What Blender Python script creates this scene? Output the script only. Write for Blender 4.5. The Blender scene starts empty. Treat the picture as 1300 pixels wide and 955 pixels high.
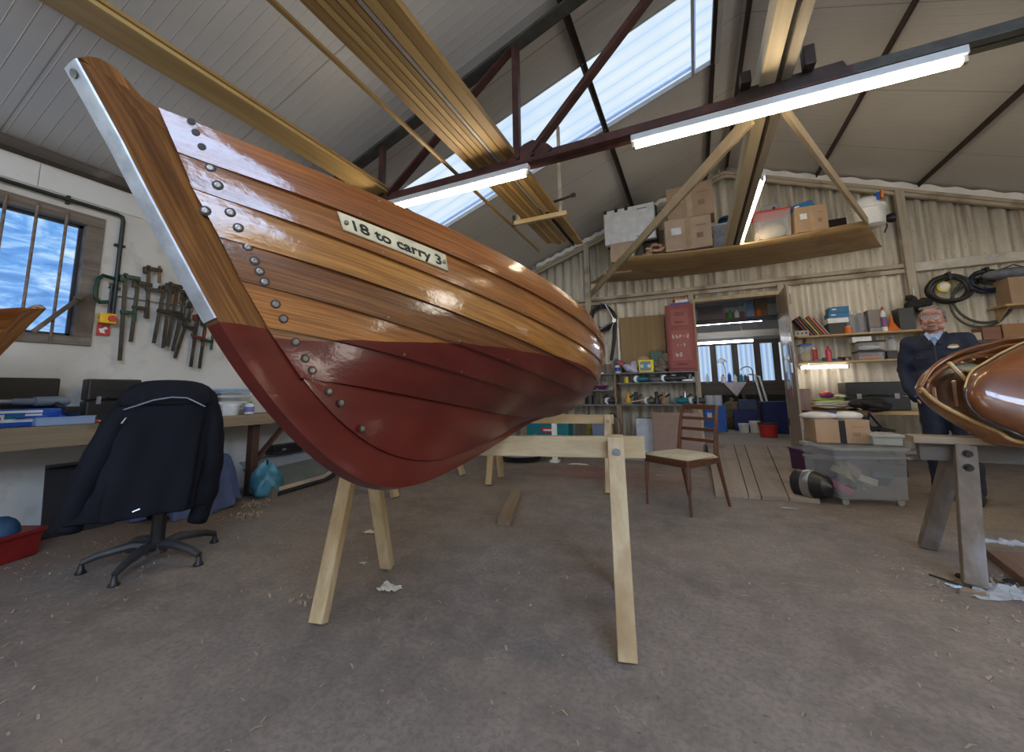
import bpy, bmesh, math, random
import numpy as np
from mathutils import Vector, Matrix, Euler
PI = math.pi
random.seed(7)
RNG = np.random.RandomState(5)
scene = bpy.context.scene
COL = scene.collection

# ------------------------------------------------------------------ camera model (1300 x 955 frame)
YAW, PIT, ROL, FPX = math.radians(24.4226), math.radians(7.41707), math.radians(-.866935), 506.348
CX, CYP = 650.0, 432.0
_f = Vector((-math.sin(YAW)*math.cos(PIT), math.cos(YAW)*math.cos(PIT), math.sin(PIT)))
_r = Vector((math.cos(YAW), math.sin(YAW), 0)); _u = _r.cross(_f)
CR = _r*math.cos(ROL)+_u*math.sin(ROL); CU = -_r*math.sin(ROL)+_u*math.cos(ROL)
EYE = Vector((0, 0, 1.0))
cam_d = bpy.data.cameras.new('camera'); cam = bpy.data.objects.new('camera', cam_d); COL.objects.link(cam)
cam_d.sensor_fit = 'HORIZONTAL'; cam_d.sensor_width = 36; cam_d.lens = FPX/1300*36
cam_d.shift_y = -(955/2-CYP)/1300
cam_d.clip_start = .05; cam_d.clip_end = 200
M3 = Matrix((CR, CU, -_f)).transposed()
cam.matrix_world = Matrix.Translation(EYE) @ M3.to_4x4()
scene.camera = cam

def _hit(a, v, px, py):
    d = _f+CR*((px-CX)/FPX)-CU*((py-CYP)/FPX)
    return EYE+d*((v-EYE[a])/d[a])
def atX(v, px, py): return _hit(0, v, px, py)
def atY(v, px, py): return _hit(1, v, px, py)
def atZ(v, px, py): return _hit(2, v, px, py)

# ------------------------------------------------------------------ materials
def _new(name):
    m = bpy.data.materials.new(name); m.use_nodes = True
    nt = m.node_tree; b = nt.nodes['Principled BSDF']; return m, nt, b
def rgb(c): return (c[0], c[1], c[2], 1)
def _noise(nt, scale, detail=3, vec=None, rough=.55, dist=0):
    n = nt.nodes.new('ShaderNodeTexNoise'); n.inputs['Scale'].default_value = scale
    n.inputs['Detail'].default_value = detail; n.inputs['Roughness'].default_value = rough; n.inputs['Distortion'].default_value = dist
    if vec is not None: nt.links.new(vec, n.inputs['Vector'])
    return n.outputs['Fac']
def _coord(nt, scale=(1, 1, 1), kind='Object', rot=(0, 0, 0), loc=(0, 0, 0)):
    t = nt.nodes.new('ShaderNodeTexCoord'); mp = nt.nodes.new('ShaderNodeMapping')
    mp.inputs['Scale'].default_value = scale; mp.inputs['Rotation'].default_value = rot; mp.inputs['Location'].default_value = loc
    nt.links.new(t.outputs[kind], mp.inputs['Vector']); return mp.outputs['Vector']
def _ramp(nt, fac, stops):
    r = nt.nodes.new('ShaderNodeValToRGB'); e = r.color_ramp.elements
    e[0].position, e[0].color = stops[0][0], rgb(stops[0][1]); e[1].position, e[1].color = stops[-1][0], rgb(stops[-1][1])
    for p, c in stops[1:-1]:
        x = e.new(p); x.color = rgb(c)
    nt.links.new(fac, r.inputs['Fac']); return r.outputs['Color']
def _mix(nt, fac, a, b, mode='MIX'):
    n = nt.nodes.new('ShaderNodeMix'); n.data_type = 'RGBA'; n.blend_type = mode
    for s, v in ((n.inputs[0], fac), (n.inputs[6], a), (n.inputs[7], b)):
        if hasattr(v, 'is_linked'): nt.links.new(v, s)
        elif isinstance(v, (int, float)): s.default_value = v
        else: s.default_value = rgb(v)
    return n.outputs[2]
def _math(nt, op, a, b=0.0, clamp=False):
    n = nt.nodes.new('ShaderNodeMath'); n.operation = op; n.use_clamp = clamp
    for s, v in ((n.inputs[0], a), (n.inputs[1], b)):
        if hasattr(v, 'is_linked'): nt.links.new(v, s)
        else: s.default_value = v
    return n.outputs[0]
def _bump(nt, b, h, strength=.3, dist=.01):
    n = nt.nodes.new('ShaderNodeBump'); n.inputs['Strength'].default_value = strength; n.inputs['Distance'].default_value = dist
    nt.links.new(h, n.inputs['Height']); nt.links.new(n.outputs['Normal'], b.inputs['Normal'])
_MC = {}
def paint(name, c, rough=.5, metal=0, var=.12, scale=9, bump=0, coat=0, spec=.5):
    """plain coloured surface with slight mottling"""
    if name in _MC: return _MC[name]
    m, nt, b = _new(name); v = _coord(nt)
    n = _noise(nt, scale, 3, v)
    lo = [x*(1-var) for x in c]; hi = [min(1, x*(1+var)) for x in c]
    col = _ramp(nt, n, [(.3, lo), (.7, hi)])
    nt.links.new(col, b.inputs['Base Color'])
    b.inputs['Roughness'].default_value = rough; b.inputs['Metallic'].default_value = metal
    b.inputs['Coat Weight'].default_value = coat; b.inputs['Specular IOR Level'].default_value = spec
    if bump: _bump(nt, b, _noise(nt, scale*6, 3, v), bump, .004)
    _MC[name] = m; return m
def wood(name, c1, c2, axis=0, grain=14, rough=.55, coat=0, coat_rough=.08, stain=None, bump=.12, wave=0.):
    """timber with grain running along local axis"""
    if name in _MC: return _MC[name]
    m, nt, b = _new(name)
    s = [grain]*3; s[axis] = grain*.05
    v = _coord(nt, tuple(s)); n = _noise(nt, 1.6, 5, v, .6, .35)
    col = _ramp(nt, n, [(.3, c1), (.5, [(a+d)/2 for a, d in zip(c1, c2)]), (.7, c2)])
    s2 = [grain*5]*3; s2[axis] = grain*.12
    fine = _noise(nt, 1.5, 2, _coord(nt, tuple(s2)))
    col = _mix(nt, _math(nt, 'MULTIPLY', fine, .35), col, [x*.55 for x in c1], 'MIX')
    if stain is not None:
        sn = _ramp(nt, _noise(nt, 2.3, 4, _coord(nt)), [(.52, (0, 0, 0)), (.68, (1, 1, 1))])
        col = _mix(nt, sn, col, stain)
    nt.links.new(col, b.inputs['Base Color']); b.inputs['Roughness'].default_value = rough
    b.inputs['Coat Weight'].default_value = coat; b.inputs['Coat Roughness'].default_value = coat_rough
    if bump: _bump(nt, b, n, bump, .004)
    _MC[name] = m; return m
def emit(name, c, s):
    if name in _MC: return _MC[name]
    m, nt, b = _new(name); b.inputs['Base Color'].default_value = rgb((.8, .8, .8))
    b.inputs['Emission Color'].default_value = rgb(c); b.inputs['Emission Strength'].default_value = s
    _MC[name] = m; return m
def clear(name, c, rough=.15, alpha=.35):
    """thin translucent plastic"""
    if name in _MC: return _MC[name]
    m, nt, b = _new(name); b.inputs['Base Color'].default_value = rgb(c); b.inputs['Roughness'].default_value = rough
    b.inputs['Alpha'].default_value = alpha; _MC[name] = m; return m

# ------------------------------------------------------------------ mesh builder
class MB:
    def __init__(s): s.v = []; s.f = []
    def add(s, vs, fs, mat=None):
        o = len(s.v)
        if mat is not None: vs = [mat @ Vector(v) for v in vs]
        s.v += [tuple(v) for v in vs]; s.f += [tuple(i+o for i in f) for f in fs]; return s
    def box(s, c, d, rot=None, taper=1.0):
        x, y, z = [k/2 for k in d]
        vs = [(-x, -y, -z), (x, -y, -z), (x, y, -z), (-x, y, -z), (-x*taper, -y*taper, z), (x*taper, -y*taper, z), (x*taper, y*taper, z), (-x*taper, y*taper, z)]
        m = Matrix.Translation(Vector(c))
        if rot is not None: m = m @ (Euler(rot).to_matrix().to_4x4() if not isinstance(rot, Matrix) else rot.to_4x4())
        return s.add(vs, [(0, 3, 2, 1), (4, 5, 6, 7), (0, 1, 5, 4), (1, 2, 6, 5), (2, 3, 7, 6), (3, 0, 4, 7)], m)
    def span(s, x0, x1, y0, y1, z0, z1): return s.box(((x0+x1)/2, (y0+y1)/2, (z0+z1)/2), (abs(x1-x0), abs(y1-y0), abs(z1-z0)))
    def bar(s, a, b, w, h, up=(0, 0, 1), ext=0):
        """rectangular bar from a to b; w across, h along up"""
        a, b = Vector(a), Vector(b); d = (b-a).normalized(); a = a-d*ext; b = b+d*ext; L = (b-a).length
        u = Vector(up); side = d.cross(u)
        if side.length < 1e-4: side = d.cross(Vector((1, 0, 0)))
        side.normalize(); u = side.cross(d)
        R = Matrix((d, side, u)).transposed()
        return s.box((a+b)/2, (L, w, h), R)
    def tube(s, pts, r, n=8, closed=False, cap=True):
        pts = [Vector(p) for p in pts]; k = len(pts); o = len(s.v); pr = None
        rr = r if isinstance(r, (list, tuple)) else [r]*k
        for i, p in enumerate(pts):
            a = pts[i-1] if (i > 0 or closed) else pts[i]; b = pts[(i+1) % k] if (i < k-1 or closed) else pts[i]
            t = (b-a).normalized()
            if pr is None: pr = t.orthogonal().normalized()
            pr = (pr-t*pr.dot(t)); pr = pr.normalized() if pr.length > 1e-6 else t.orthogonal().normalized()
            q = t.cross(pr)
            for j in range(n):
                an = 2*PI*j/n; s.v.append(tuple(p+(pr*math.cos(an)+q*math.sin(an))*rr[i]))
        for i in range(k if closed else k-1):
            i2 = (i+1) % k
            for j in range(n): s.f.append((o+i*n+j, o+i*n+(j+1) % n, o+i2*n+(j+1) % n, o+i2*n+j))
        if cap and not closed: s.f.append(tuple(o+j for j in range(n))[::-1]); s.f.append(tuple(o+(k-1)*n+j for j in range(n)))
        return s
    def cyl(s, a, b, r, n=16, r2=None):
        a, b = Vector(a), Vector(b); t = (b-a).normalized(); p = t.orthogonal().normalized(); q = t.cross(p); o = len(s.v)
        for c, R in ((a, r), (b, r if r2 is None else r2)):
            for j in range(n):
                an = 2*PI*j/n; s.v.append(tuple(c+(p*math.cos(an)+q*math.sin(an))*R))
        for j in range(n): s.f.append((o+j, o+(j+1) % n, o+n+(j+1) % n, o+n+j))
        s.f.append(tuple(o+j for j in range(n))[::-1]); s.f.append(tuple(o+n+j for j in range(n))); return s
    def lathe(s, prof, c=(0, 0, 0), n=20, axis='z', mat=None):
        """prof: [(r, z)...]"""
        vs, fs = [], []
        for r, z in prof:
            for j in range(n): a = 2*PI*j/n; vs.append((r*math.cos(a), r*math.sin(a), z))
        for i in range(len(prof)-1):
            for j in range(n): fs.append((i*n+j, i*n+(j+1) % n, (i+1)*n+(j+1) % n, (i+1)*n+j))
        if prof[0][0] > 1e-4: fs.append(tuple(range(n))[::-1])
        if prof[-1][0] > 1e-4: fs.append(tuple((len(prof)-1)*n+j for j in range(n)))
        m = Matrix.Translation(Vector(c))
        if mat is not None: m = m @ mat
        if axis == 'x': m = m @ Matrix.Rotation(PI/2, 4, 'Y')
        if axis == 'y': m = m @ Matrix.Rotation(-PI/2, 4, 'X')
        return s.add(vs, fs, m)
    def ell(s, c, r, n=16, m=10, rot=None):
        vs, fs = [(0, 0, r[2])], []
        for i in range(1, m):
            th = PI*i/m
            for j in range(n): a = 2*PI*j/n; vs.append((r[0]*math.sin(th)*math.cos(a), r[1]*math.sin(th)*math.sin(a), r[2]*math.cos(th)))
        vs.append((0, 0, -r[2]))
        for j in range(n): fs.append((0, 1+j, 1+(j+1) % n))
        for i in range(m-2):
            for j in range(n): fs.append((1+i*n+j, 1+(i+1)*n+j, 1+(i+1)*n+(j+1) % n, 1+i*n+(j+1) % n))
        L = len(vs)-1
        for j in range(n): fs.append((1+(m-2)*n+j, L, 1+(m-2)*n+(j+1) % n))
        M_ = Matrix.Translation(Vector(c))
        if rot is not None: M_ = M_ @ (rot.to_4x4() if isinstance(rot, Matrix) else Euler(rot).to_matrix().to_4x4())
        return s.add(vs, fs, M_)
    def caps(s, a, b, r1, r2, n=14):
        """tapered capsule"""
        a, b = Vector(a), Vector(b); s.tube([a, b], [r1, r2], n); s.ell(a, (r1,)*3, n, 8); s.ell(b, (r2,)*3, n, 8); return s
    def poly(s, pts, a, th):
        """extrude a planar outline (list of 3D points) by vector th*a"""
        A = Vector(a)*th; n = len(pts); o = len(s.v)
        s.v += [tuple(Vector(p)) for p in pts]+[tuple(Vector(p)+A) for p in pts]
        s.f.append(tuple(o+i for i in range(n))[::-1]); s.f.append(tuple(o+n+i for i in range(n)))
        for i in range(n): s.f.append((o+i, o+(i+1) % n, o+n+(i+1) % n, o+n+i))
        return s
    def grid(s, P, closed_u=False, th=None):
        """P[i][j] points; optional thickness vector function handled by solidify"""
        nu, nv = len(P), len(P[0]); o = len(s.v)
        for row in P: s.v += [tuple(p) for p in row]
        for i in range(nu if closed_u else nu-1):
            for j in range(nv-1):
                i2 = (i+1) % nu; s.f.append((o+i*nv+j, o+i2*nv+j, o+i2*nv+j+1, o+i*nv+j+1))
        return s
    def shift(s, d): s.v = [(v[0]+d[0], v[1]+d[1], v[2]+d[2]) for v in s.v]; return s
    def xf(s, m): s.v = [tuple(m @ Vector(v)) for v in s.v]; return s

def mesh(name, mb, mat, parent=None, smooth=False, bevel=0, solid=0, fix=True, sub=0):
    me = bpy.data.meshes.new(name); me.from_pydata(mb.v, [], mb.f)
    if fix:
        bm = bmesh.new(); bm.from_mesh(me); bmesh.ops.recalc_face_normals(bm, faces=bm.faces); bm.to_mesh(me); bm.free()
    me.materials.append(mat)
    o = bpy.data.objects.new(name, me); COL.objects.link(o)
    if parent is not None: o.parent = parent
    if solid:
        md = o.modifiers.new('s', 'SOLIDIFY'); md.thickness = solid; md.offset = 0
    if sub:
        md = o.modifiers.new('u', 'SUBSURF'); md.levels = sub; md.render_levels = sub
    if bevel:
        md = o.modifiers.new('b', 'BEVEL'); md.width = bevel; md.segments = 2; md.limit_method = 'ANGLE'; md.angle_limit = .6
    if smooth is True:
        for p in me.polygons: p.use_smooth = True
    elif smooth:
        me.shade_smooth() if False else None
        for p in me.polygons: p.use_smooth = True
        me.set_sharp_from_angle(angle=smooth)
    return o
AU = math.radians(38)
def thing(name, label, cat, loc=(0, 0, 0), rz=0, group=None, rot=None):
    o = bpy.data.objects.new(name, None); COL.objects.link(o); o.empty_display_size = .1
    o.location = loc; o.rotation_euler = rot if rot else (0, 0, rz); o['label'] = label; o['category'] = cat
    if group: o['group'] = group
    return o
def tag(o, label, cat, group=None, loc=None, rz=None, kind=None):
    o['label'] = label; o['category'] = cat
    if group: o['group'] = group
    if kind: o['kind'] = kind
    if loc is not None: o.location = loc
    if rz is not None: o.rotation_euler = (0, 0, rz)
    return o
def struct(name, mb, mat, parent=None, **k):
    o = mesh(name, mb, mat, parent, **k)
    if parent is None: o['kind'] = 'structure'
    return o
def dup(root, loc=None, rz=None, label=None, group=None):
    r = root.copy(); COL.objects.link(r)
    if loc is not None: r.location = loc
    if rz is not None: r.rotation_euler = (0, 0, rz)
    if label: r['label'] = label
    if group: r['group'] = group
    for ch in list(root.children):
        c = ch.copy(); COL.objects.link(c); c.parent = r
        for g in list(ch.children):
            d = g.copy(); COL.objects.link(d); d.parent = c
    return r
def slot(Y, x0, x1, y0, y1):
    """real width/height/position of something whose front face stands at depth Y"""
    a = atY(Y, x0, y1); b = atY(Y, x1, y1); t = atY(Y, (x0+x1)/2, y0); bt = atY(Y, (x0+x1)/2, y1)
    return (a.x+b.x)/2, b.x-a.x, bt.z, t.z-bt.z
# ================================================================== the building
XL, XRt, YG, YB = -4.55, 5.9, 7.40, -4.2
RX, RZ, RM = .69, 4.80, .38
def rz(x): return RZ-(.355 if x < RX else RM)*abs(x-RX)
# ---- floor
m, nt, b = _new('dusty_concrete'); v = _coord(nt)
n1 = _noise(nt, .9, 6, v, .62); n2 = _noise(nt, 7, 6, v, .7); n3 = _noise(nt, 45, 4, v, .7)
c = _ramp(nt, n1, [(.3, (.13, .107, .092)), (.5, (.195, .168, .148)), (.72, (.26, .225, .20))])
c = _mix(nt, _ramp(nt, n2, [(.42, (0, 0, 0)), (.62, (.75, .75, .75))]), c, (.27, .225, .195))
c = _mix(nt, _math(nt, 'MULTIPLY', _ramp(nt, n3, [(.40, (1, 1, 1)), (.54, (0, 0, 0))]), .45), c, (.12, .09, .075))
drt = _ramp(nt, _noise(nt, 2.1, 6, _coord(nt, (1, 1.3, 1), loc=(4, 2, 0)), .68), [(.48, (0, 0, 0)), (.72, (.5, .5, .5))]); c = _mix(nt, drt, c, (.10, .082, .07))
tan_ = _ramp(nt, _noise(nt, 1.3, 6, _coord(nt, (1, 1, 1), loc=(9, 5, 0)), .65), [(.50, (0, 0, 0)), (.75, (.45, .45, .45))]); c = _mix(nt, tan_, c, (.28, .22, .17))
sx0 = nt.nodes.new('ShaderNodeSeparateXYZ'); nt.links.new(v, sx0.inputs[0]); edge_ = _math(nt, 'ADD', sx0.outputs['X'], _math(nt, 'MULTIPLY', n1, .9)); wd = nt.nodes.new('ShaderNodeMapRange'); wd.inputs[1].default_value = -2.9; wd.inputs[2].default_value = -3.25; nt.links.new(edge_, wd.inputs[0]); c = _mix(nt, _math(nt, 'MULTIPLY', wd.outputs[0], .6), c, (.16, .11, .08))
sp = nt.nodes.new('ShaderNodeTexVoronoi'); sp.inputs['Scale'].default_value = 24; nt.links.new(v, sp.inputs['Vector'])
c = _mix(nt, _math(nt, 'MULTIPLY', _ramp(nt, sp.outputs['Distance'], [(.05, (1, 1, 1)), (.12, (0, 0, 0))]), .5), c, (.42, .32, .22))
sp2 = nt.nodes.new('ShaderNodeTexVoronoi'); sp2.inputs['Scale'].default_value = 6.5; nt.links.new(_coord(nt, (1, 1.7, 1), rot=(0, 0, .5)), sp2.inputs['Vector'])
c = _mix(nt, _math(nt, 'MULTIPLY', _ramp(nt, sp2.outputs['Distance'], [(.02, (1, 1, 1)), (.06, (0, 0, 0))]), .7), c, (.06, .05, .045))
# old spilt red antifouling paint near the far trestle
g = nt.nodes.new('ShaderNodeTexGradient'); g.gradient_type = 'SPHERICAL'
nt.links.new(_coord(nt, (.8, 1.5, 1), loc=(.88, -7.5, 0)), g.inputs['Vector'])
c = _mix(nt, _math(nt, 'MULTIPLY', g.outputs['Fac'], .55), c, (.24, .07, .06))
nt.links.new(c, b.inputs['Base Color']); b.inputs['Roughness'].default_value = .8
_bump(nt, b, _math(nt, 'ADD', n2, _math(nt, 'MULTIPLY', n3, .35)), .25, .006)
FLOOR = m
struct('floor', MB().span(XL-.1, XRt+.1, YB-.1, YG+.05, -.1, 0), FLOOR)

# ---- white painted left wall with window opening
m, nt, b = _new('white_wall'); v = _coord(nt)
c = _ramp(nt, _noise(nt, 1.7, 5, v), [(.3, (.60, .57, .50)), (.6, (.70, .68, .62))])
br = nt.nodes.new('ShaderNodeTexBrick'); br.inputs['Scale'].default_value = 1; br.inputs['Brick Width'].default_value = .45
br.inputs['Row Height'].default_value = .225; br.inputs['Mortar Size'].default_value = .006; br.offset = .5
nt.links.new(_coord(nt, rot=(0, PI/2, PI/2)), br.inputs['Vector'])
stn = _ramp(nt, _noise(nt, 6, 5, v), [(.55, (0, 0, 0)), (.75, (.5, .5, .5))])
c = _mix(nt, stn, c, (.42, .36, .28)); nt.links.new(c, b.inputs['Base Color']); b.inputs['Roughness'].default_value = .65
_bump(nt, b, br.outputs['Fac'], -.25, .006); WALLW = m
W0, W1, WB, WT = -.35, 1.54, 1.43, 2.53
TH = .22
w = MB(); top = rz(XL)-.02
w.span(XL-TH, XL, YB, W0, 0, top); w.span(XL-TH, XL, W1, YG+.1, 0, top); w.span(XL-TH, XL, W0, W1, 0, WB); w.span(XL-TH, XL, W0, W1, WT, top)
struct('wall_left', w, WALLW)
PANEL = paint('white_panel', (.72, .71, .67), .45, var=.05, scale=2)
w = MB()
for y0, y1 in ((YB+.02, -1.4), (-1.39, .1), (.105, 1.13), (1.135, 3.6), (3.605, 5.5), (5.505, YG)):
    w.span(XL, XL+.012, y0, y1, 2.64, 2.835)
for y in (-1.3, .2, 1.03, 1.24, 3.5, 3.7): 
    for z in (2.68, 2.82): w.cyl((XL+.012, y, z), (XL+.015, y, z), .008, 8)
struct('trim_1', w, PANEL)
OLDW = wood('weathered_timber', (.12, .09, .065), (.30, .25, .20), 1, 10, .8, stain=(.10, .07, .05))
struct('trim_2', MB().span(XL, XL+.10, YB, YG, 2.84, 2.925), wood('dark_wall_plate', (.05, .04, .03), (.12, .09, .07), 1, 9, .8, stain=(.3, .27, .22)), bevel=.004)
# window
t = thing('window_1', 'x', 'x'); del t['label']; del t['category']; t['kind'] = 'structure'
f = MB(); fx0, fx1 = XL-.10, XL+.02
f.span(fx0, fx1, W0, W1, WT-.09, WT); f.span(fx0, fx1, W0, W1, WB, WB+.07); f.span(fx0, fx1, W1-.11, W1, WB+.07, WT-.09); f.span(fx0, fx1, W0, W0+.10, WB+.07, WT-.09)
mesh('window_frame', f, OLDW, t, bevel=.004)
f = MB(); f.span(XL-.08, XL-.05, W1-.135, W1-.11, WB+.07, WT-.09); f.span(XL-.08, XL-.05, W0+.1, W1-.11, WB+.07, WB+.095); f.span(XL-.08, XL-.05, W0+.1, W1-.11, WT-.115, WT-.09)
mesh('sash', f, paint('black_gasket', (.03, .03, .035), .4), t)
m, nt, b = _new('window_daylight')
v = _coord(nt, (1, 1, 3.2), rot=(.5, 0, 0)); n = _noise(nt, 3.2, 6, v, .62, .6)
col = _ramp(nt, n, [(.32, (.05, .17, .48)), (.48, (.13, .36, .80)), (.60, (.45, .68, .95)), (.72, (.85, .93, 1))])
nt.links.new(col, b.inputs['Emission Color']); b.inputs['Emission Strength'].default_value = .62
b.inputs['Base Color'].default_value = rgb((.1, .2, .35)); b.inputs['Roughness'].default_value = .25
mesh('pane', MB().span(XL-.072, XL-.066, W0+.1, W1-.12, WB+.08, WT-.10), m, t)
RUST = paint('rusty_bar', (.22, .16, .12), .7, .3, .4, 30)
for yb in [atX(XL+.03, q_, 262).y for q_ in (-38, 6, 48, 87)]:
    mesh('window_bar', MB().tube([(XL+.03, yb, WB+.02), (XL+.03, yb, WT-.03)], .010, 8), RUST, t, smooth=AU)
mesh('window_stay', MB().bar((XL+.05, 1.42, 1.80), (XL+.06, 1.20, 1.50), .02, .03).cyl((XL+.02, 1.42, 1.81), (XL+.09, 1.42, 1.81), .022, 12), OLDW, t, bevel=.003)

# ---- other walls
CORR = .165
def corr_mat(name, base, dirt):
    m, nt, b = _new(name); v = _coord(nt)
    c = _ramp(nt, _noise(nt, 1.3, 5, v), [(.3, [x*.82 for x in base]), (.65, base)])
    st = _noise(nt, 1.0, 5, _coord(nt, (9, 9, .7)), .65)
    c = _mix(nt, _ramp(nt, st, [(.50, (0, 0, 0)), (.70, (.75, .75, .75))]), c, dirt)
    s3 = _ramp(nt, _noise(nt, 22, 4, v, .7), [(.62, (0, 0, 0)), (.68, (1, 1, 1))]); c = _mix(nt, _math(nt, 'MULTIPLY', s3, .5), c, (.12, .09, .07))
    nt.links.new(c, b.inputs['Base Color']); b.inputs['Roughness'].default_value = .6; return m
CREAM = corr_mat('painted_corrugated_sheet', (.80, .74, .62), (.36, .28, .19))
DX0, DX1, DZ = .085, 1.265, 2.45
def corr_panel(mb, x0, x1, z0, ztop, y=YG):
    nx = max(2, int((x1-x0)/(CORR/12))); P = []
    for i in range(nx+1):
        x = x0+(x1-x0)*i/nx; yy = y+.034*math.sin(2*PI*x/CORR)
        zt = ztop(x) if callable(ztop) else ztop
        P.append([(x, yy, z0), (x, yy, (z0+zt)/2), (x, yy, zt)])
    mb.grid(P)
w = MB(); corr_panel(w, XL, DX0, 0, lambda x: rz(x)+.03); corr_panel(w, DX1, XRt, 0, lambda x: rz(x)+.03); corr_panel(w, DX0, DX1, DZ, lambda x: rz(x)+.03)
struct('wall_back', w, CREAM, smooth=True, solid=.006, fix=False)
BRICK = paint('grey_render', (.42, .40, .37), .8, var=.2, scale=3)
RW = (1.85, 2.65, .9, 2.5)
w = MB(); zr = rz(XRt); w.span(XRt, XRt+.2, YB, RW[0], 0, zr); w.span(XRt, XRt+.2, RW[1], YG+.1, 0, zr); w.span(XRt, XRt+.2, RW[0], RW[1], 0, RW[2]); w.span(XRt, XRt+.2, RW[0], RW[1], RW[3], zr)
struct('wall_right', w, WALLW)
t = thing('added_side_window', 'x', 'x'); del t['label']; del t['category']; t['kind'] = 'structure'  # unseen window added to throw glare on the dinghy's strakes
mesh('pane', MB().span(XRt+.10, XRt+.11, RW[0], RW[1], RW[2], RW[3]), emit('added_glare_pane', (1, .93, .80), 12), t)
f = MB(); f.span(XRt+.04, XRt+.09, RW[0], RW[0]+.05, RW[2], RW[3]); f.span(XRt+.04, XRt+.09, RW[1]-.05, RW[1], RW[2], RW[3]); f.span(XRt+.04, XRt+.09, RW[0]+.05, RW[1]-.05, RW[2], RW[2]+.05); f.span(XRt+.04, XRt+.09, RW[0]+.05, RW[1]-.05, RW[3]-.05, RW[3]); mesh('window_frame', f, OLDW, t)
w = MB(); w.poly([(XL, YB, 0), (-3.7, YB, 0), (-3.7, YB, 2.3), (-1.4, YB, 2.3), (-1.4, YB, 0), (XRt, YB, 0), (XRt, YB, rz(XRt)), (RX, YB, RZ), (XL, YB, rz(XL))], (0, -1, 0), .15)
struct('wall_front', w, WALLW)
m, nt, b = _new('door_daylight'); b.inputs['Emission Color'].default_value = rgb((.72, .84, 1)); b.inputs['Emission Strength'].default_value = 2.2
t = thing('door_2', 'x', 'x'); del t['label']; del t['category']; t['kind'] = 'structure'
mesh('glazing', MB().span(-3.66, -1.44, YB-.08, YB-.06, .04, 2.26), m, t)
f = MB()
for x in (-3.7, -2.55, -1.48): f.span(x, x+.07, YB-.1, YB-.02, 0, 2.3)
f.span(-3.7, -1.41, YB-.1, YB-.02, 2.24, 2.3); f.span(-3.7, -1.41, YB-.1, YB-.02, 0, .04)
mesh('door_frame', f, OLDW, t)

# ---- roof lining
m, nt, b = _new('profiled_roof_lining'); v = _coord(nt)
tc = nt.nodes.new('ShaderNodeSeparateXYZ'); nt.links.new(v, tc.inputs[0])
ph = _math(nt, 'FRACT', _math(nt, 'DIVIDE', tc.outputs['Y'], .085))
rib = _ramp(nt, ph, [(0, (1, 1, 1)), (.05, (0, 0, 0)), (.95, (0, 0, 0)), (1, (1, 1, 1))])
ph2 = _math(nt, 'FRACT', _math(nt, 'DIVIDE', _math(nt, 'ADD', tc.outputs['Y'], .21), 1.12))
seam = _ramp(nt, ph2, [(0, (1, 1, 1)), (.006, (0, 0, 0)), (.994, (0, 0, 0)), (1, (1, 1, 1))])
c = _ramp(nt, _noise(nt, .8, 4, v), [(.3, (.50, .485, .46)), (.7, (.58, .565, .54))])
c = _mix(nt, _math(nt, 'MULTIPLY', rib, .30), c, (.80, .78, .75)); c = _mix(nt, _math(nt, 'MULTIPLY', seam, .8), c, (.12, .11, .10))
nt.links.new(c, b.inputs['Base Color']); b.inputs['Roughness'].default_value = .42
_bump(nt, b, rib, .5, .01); LIN = m
def slope(x0, x1, y0, y1, side, z_off=0, th=.04):
    # panel following the roof plane
    za, zb = rz(x0)+z_off, rz(x1)+z_off
    return [(x0, y0, za), (x1, y0, zb), (x1, y1, zb), (x0, y1, za)], th
def sl(mb, x0, x1, y0, y1, off=0, th=.05):
    p = [(x0, y0, rz(x0)+off), (x1, y0, rz(x1)+off), (x1, y1, rz(x1)+off), (x0, y1, rz(x0)+off)]
    mb.poly(p, (0, 0, 1), th); return mb
SK = (3.60, 4.74); SX0, SX1 = -3.45, .44
r = MB(); E0, E1 = XL-.3, XRt+.3
sl(r, E0, RX, YB, SK[0]); sl(r, E0, RX, SK[1], YG+.1); sl(r, E0, SX0, SK[0], SK[1]); sl(r, SX1, RX, SK[0], SK[1])
SR = (-3.6, -1.62); RX0, RX1 = 1.35, 4.6
sl(r, RX, E1, SR[1], YG+.1); sl(r, RX, E1, YB, SR[0]); sl(r, RX, RX0, SR[0], SR[1]); sl(r, RX1, E1, SR[0], SR[1])
struct('ceiling', r, LIN)
# skylight : translucent sheeting that carries daylight
m, nt, b = _new('skylight_daylight'); v = _coord(nt)
sx = nt.nodes.new('ShaderNodeSeparateXYZ'); nt.links.new(v, sx.inputs[0])
st = _math(nt, 'FRACT', _math(nt, 'DIVIDE', sx.outputs['Y'], .19)); st = _ramp(nt, st, [(0, (.52, .74, 1)), (.12, (.74, .88, 1)), (.5, (.84, .94, 1)), (.9, (.74, .88, 1)), (1, (.52, .74, 1))])
st = _mix(nt, _ramp(nt, _noise(nt, 1.2, 3, v), [(.35, (0, 0, 0)), (.75, (.6, .6, .6))]), st, (.50, .72, 1))
nt.links.new(st, b.inputs['Emission Color']); b.inputs['Emission Strength'].default_value = .66; b.inputs['Base Color'].default_value = rgb((.05, .05, .05)); b.inputs['Roughness'].default_value = .4
SKYM = m
t = thing('window_2', 'x', 'x'); del t['label']; del t['category']; t['kind'] = 'structure'
q = MB(); sl(q, SX0, SX1, SK[0], SK[1], .05, .02); mesh('pane', q, SKYM, t)
BLUEF = emit('sheet_edge_daylight', (.12, .32, .75), .45)
q = MB(); sl(q, SX0, .25, SK[1]-.13, SK[1]-.075, .03, .02); sl(q, .235, .25, SK[0], SK[1], .02, .03); mesh('sheet_overlap', q, BLUEF, t)
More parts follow.
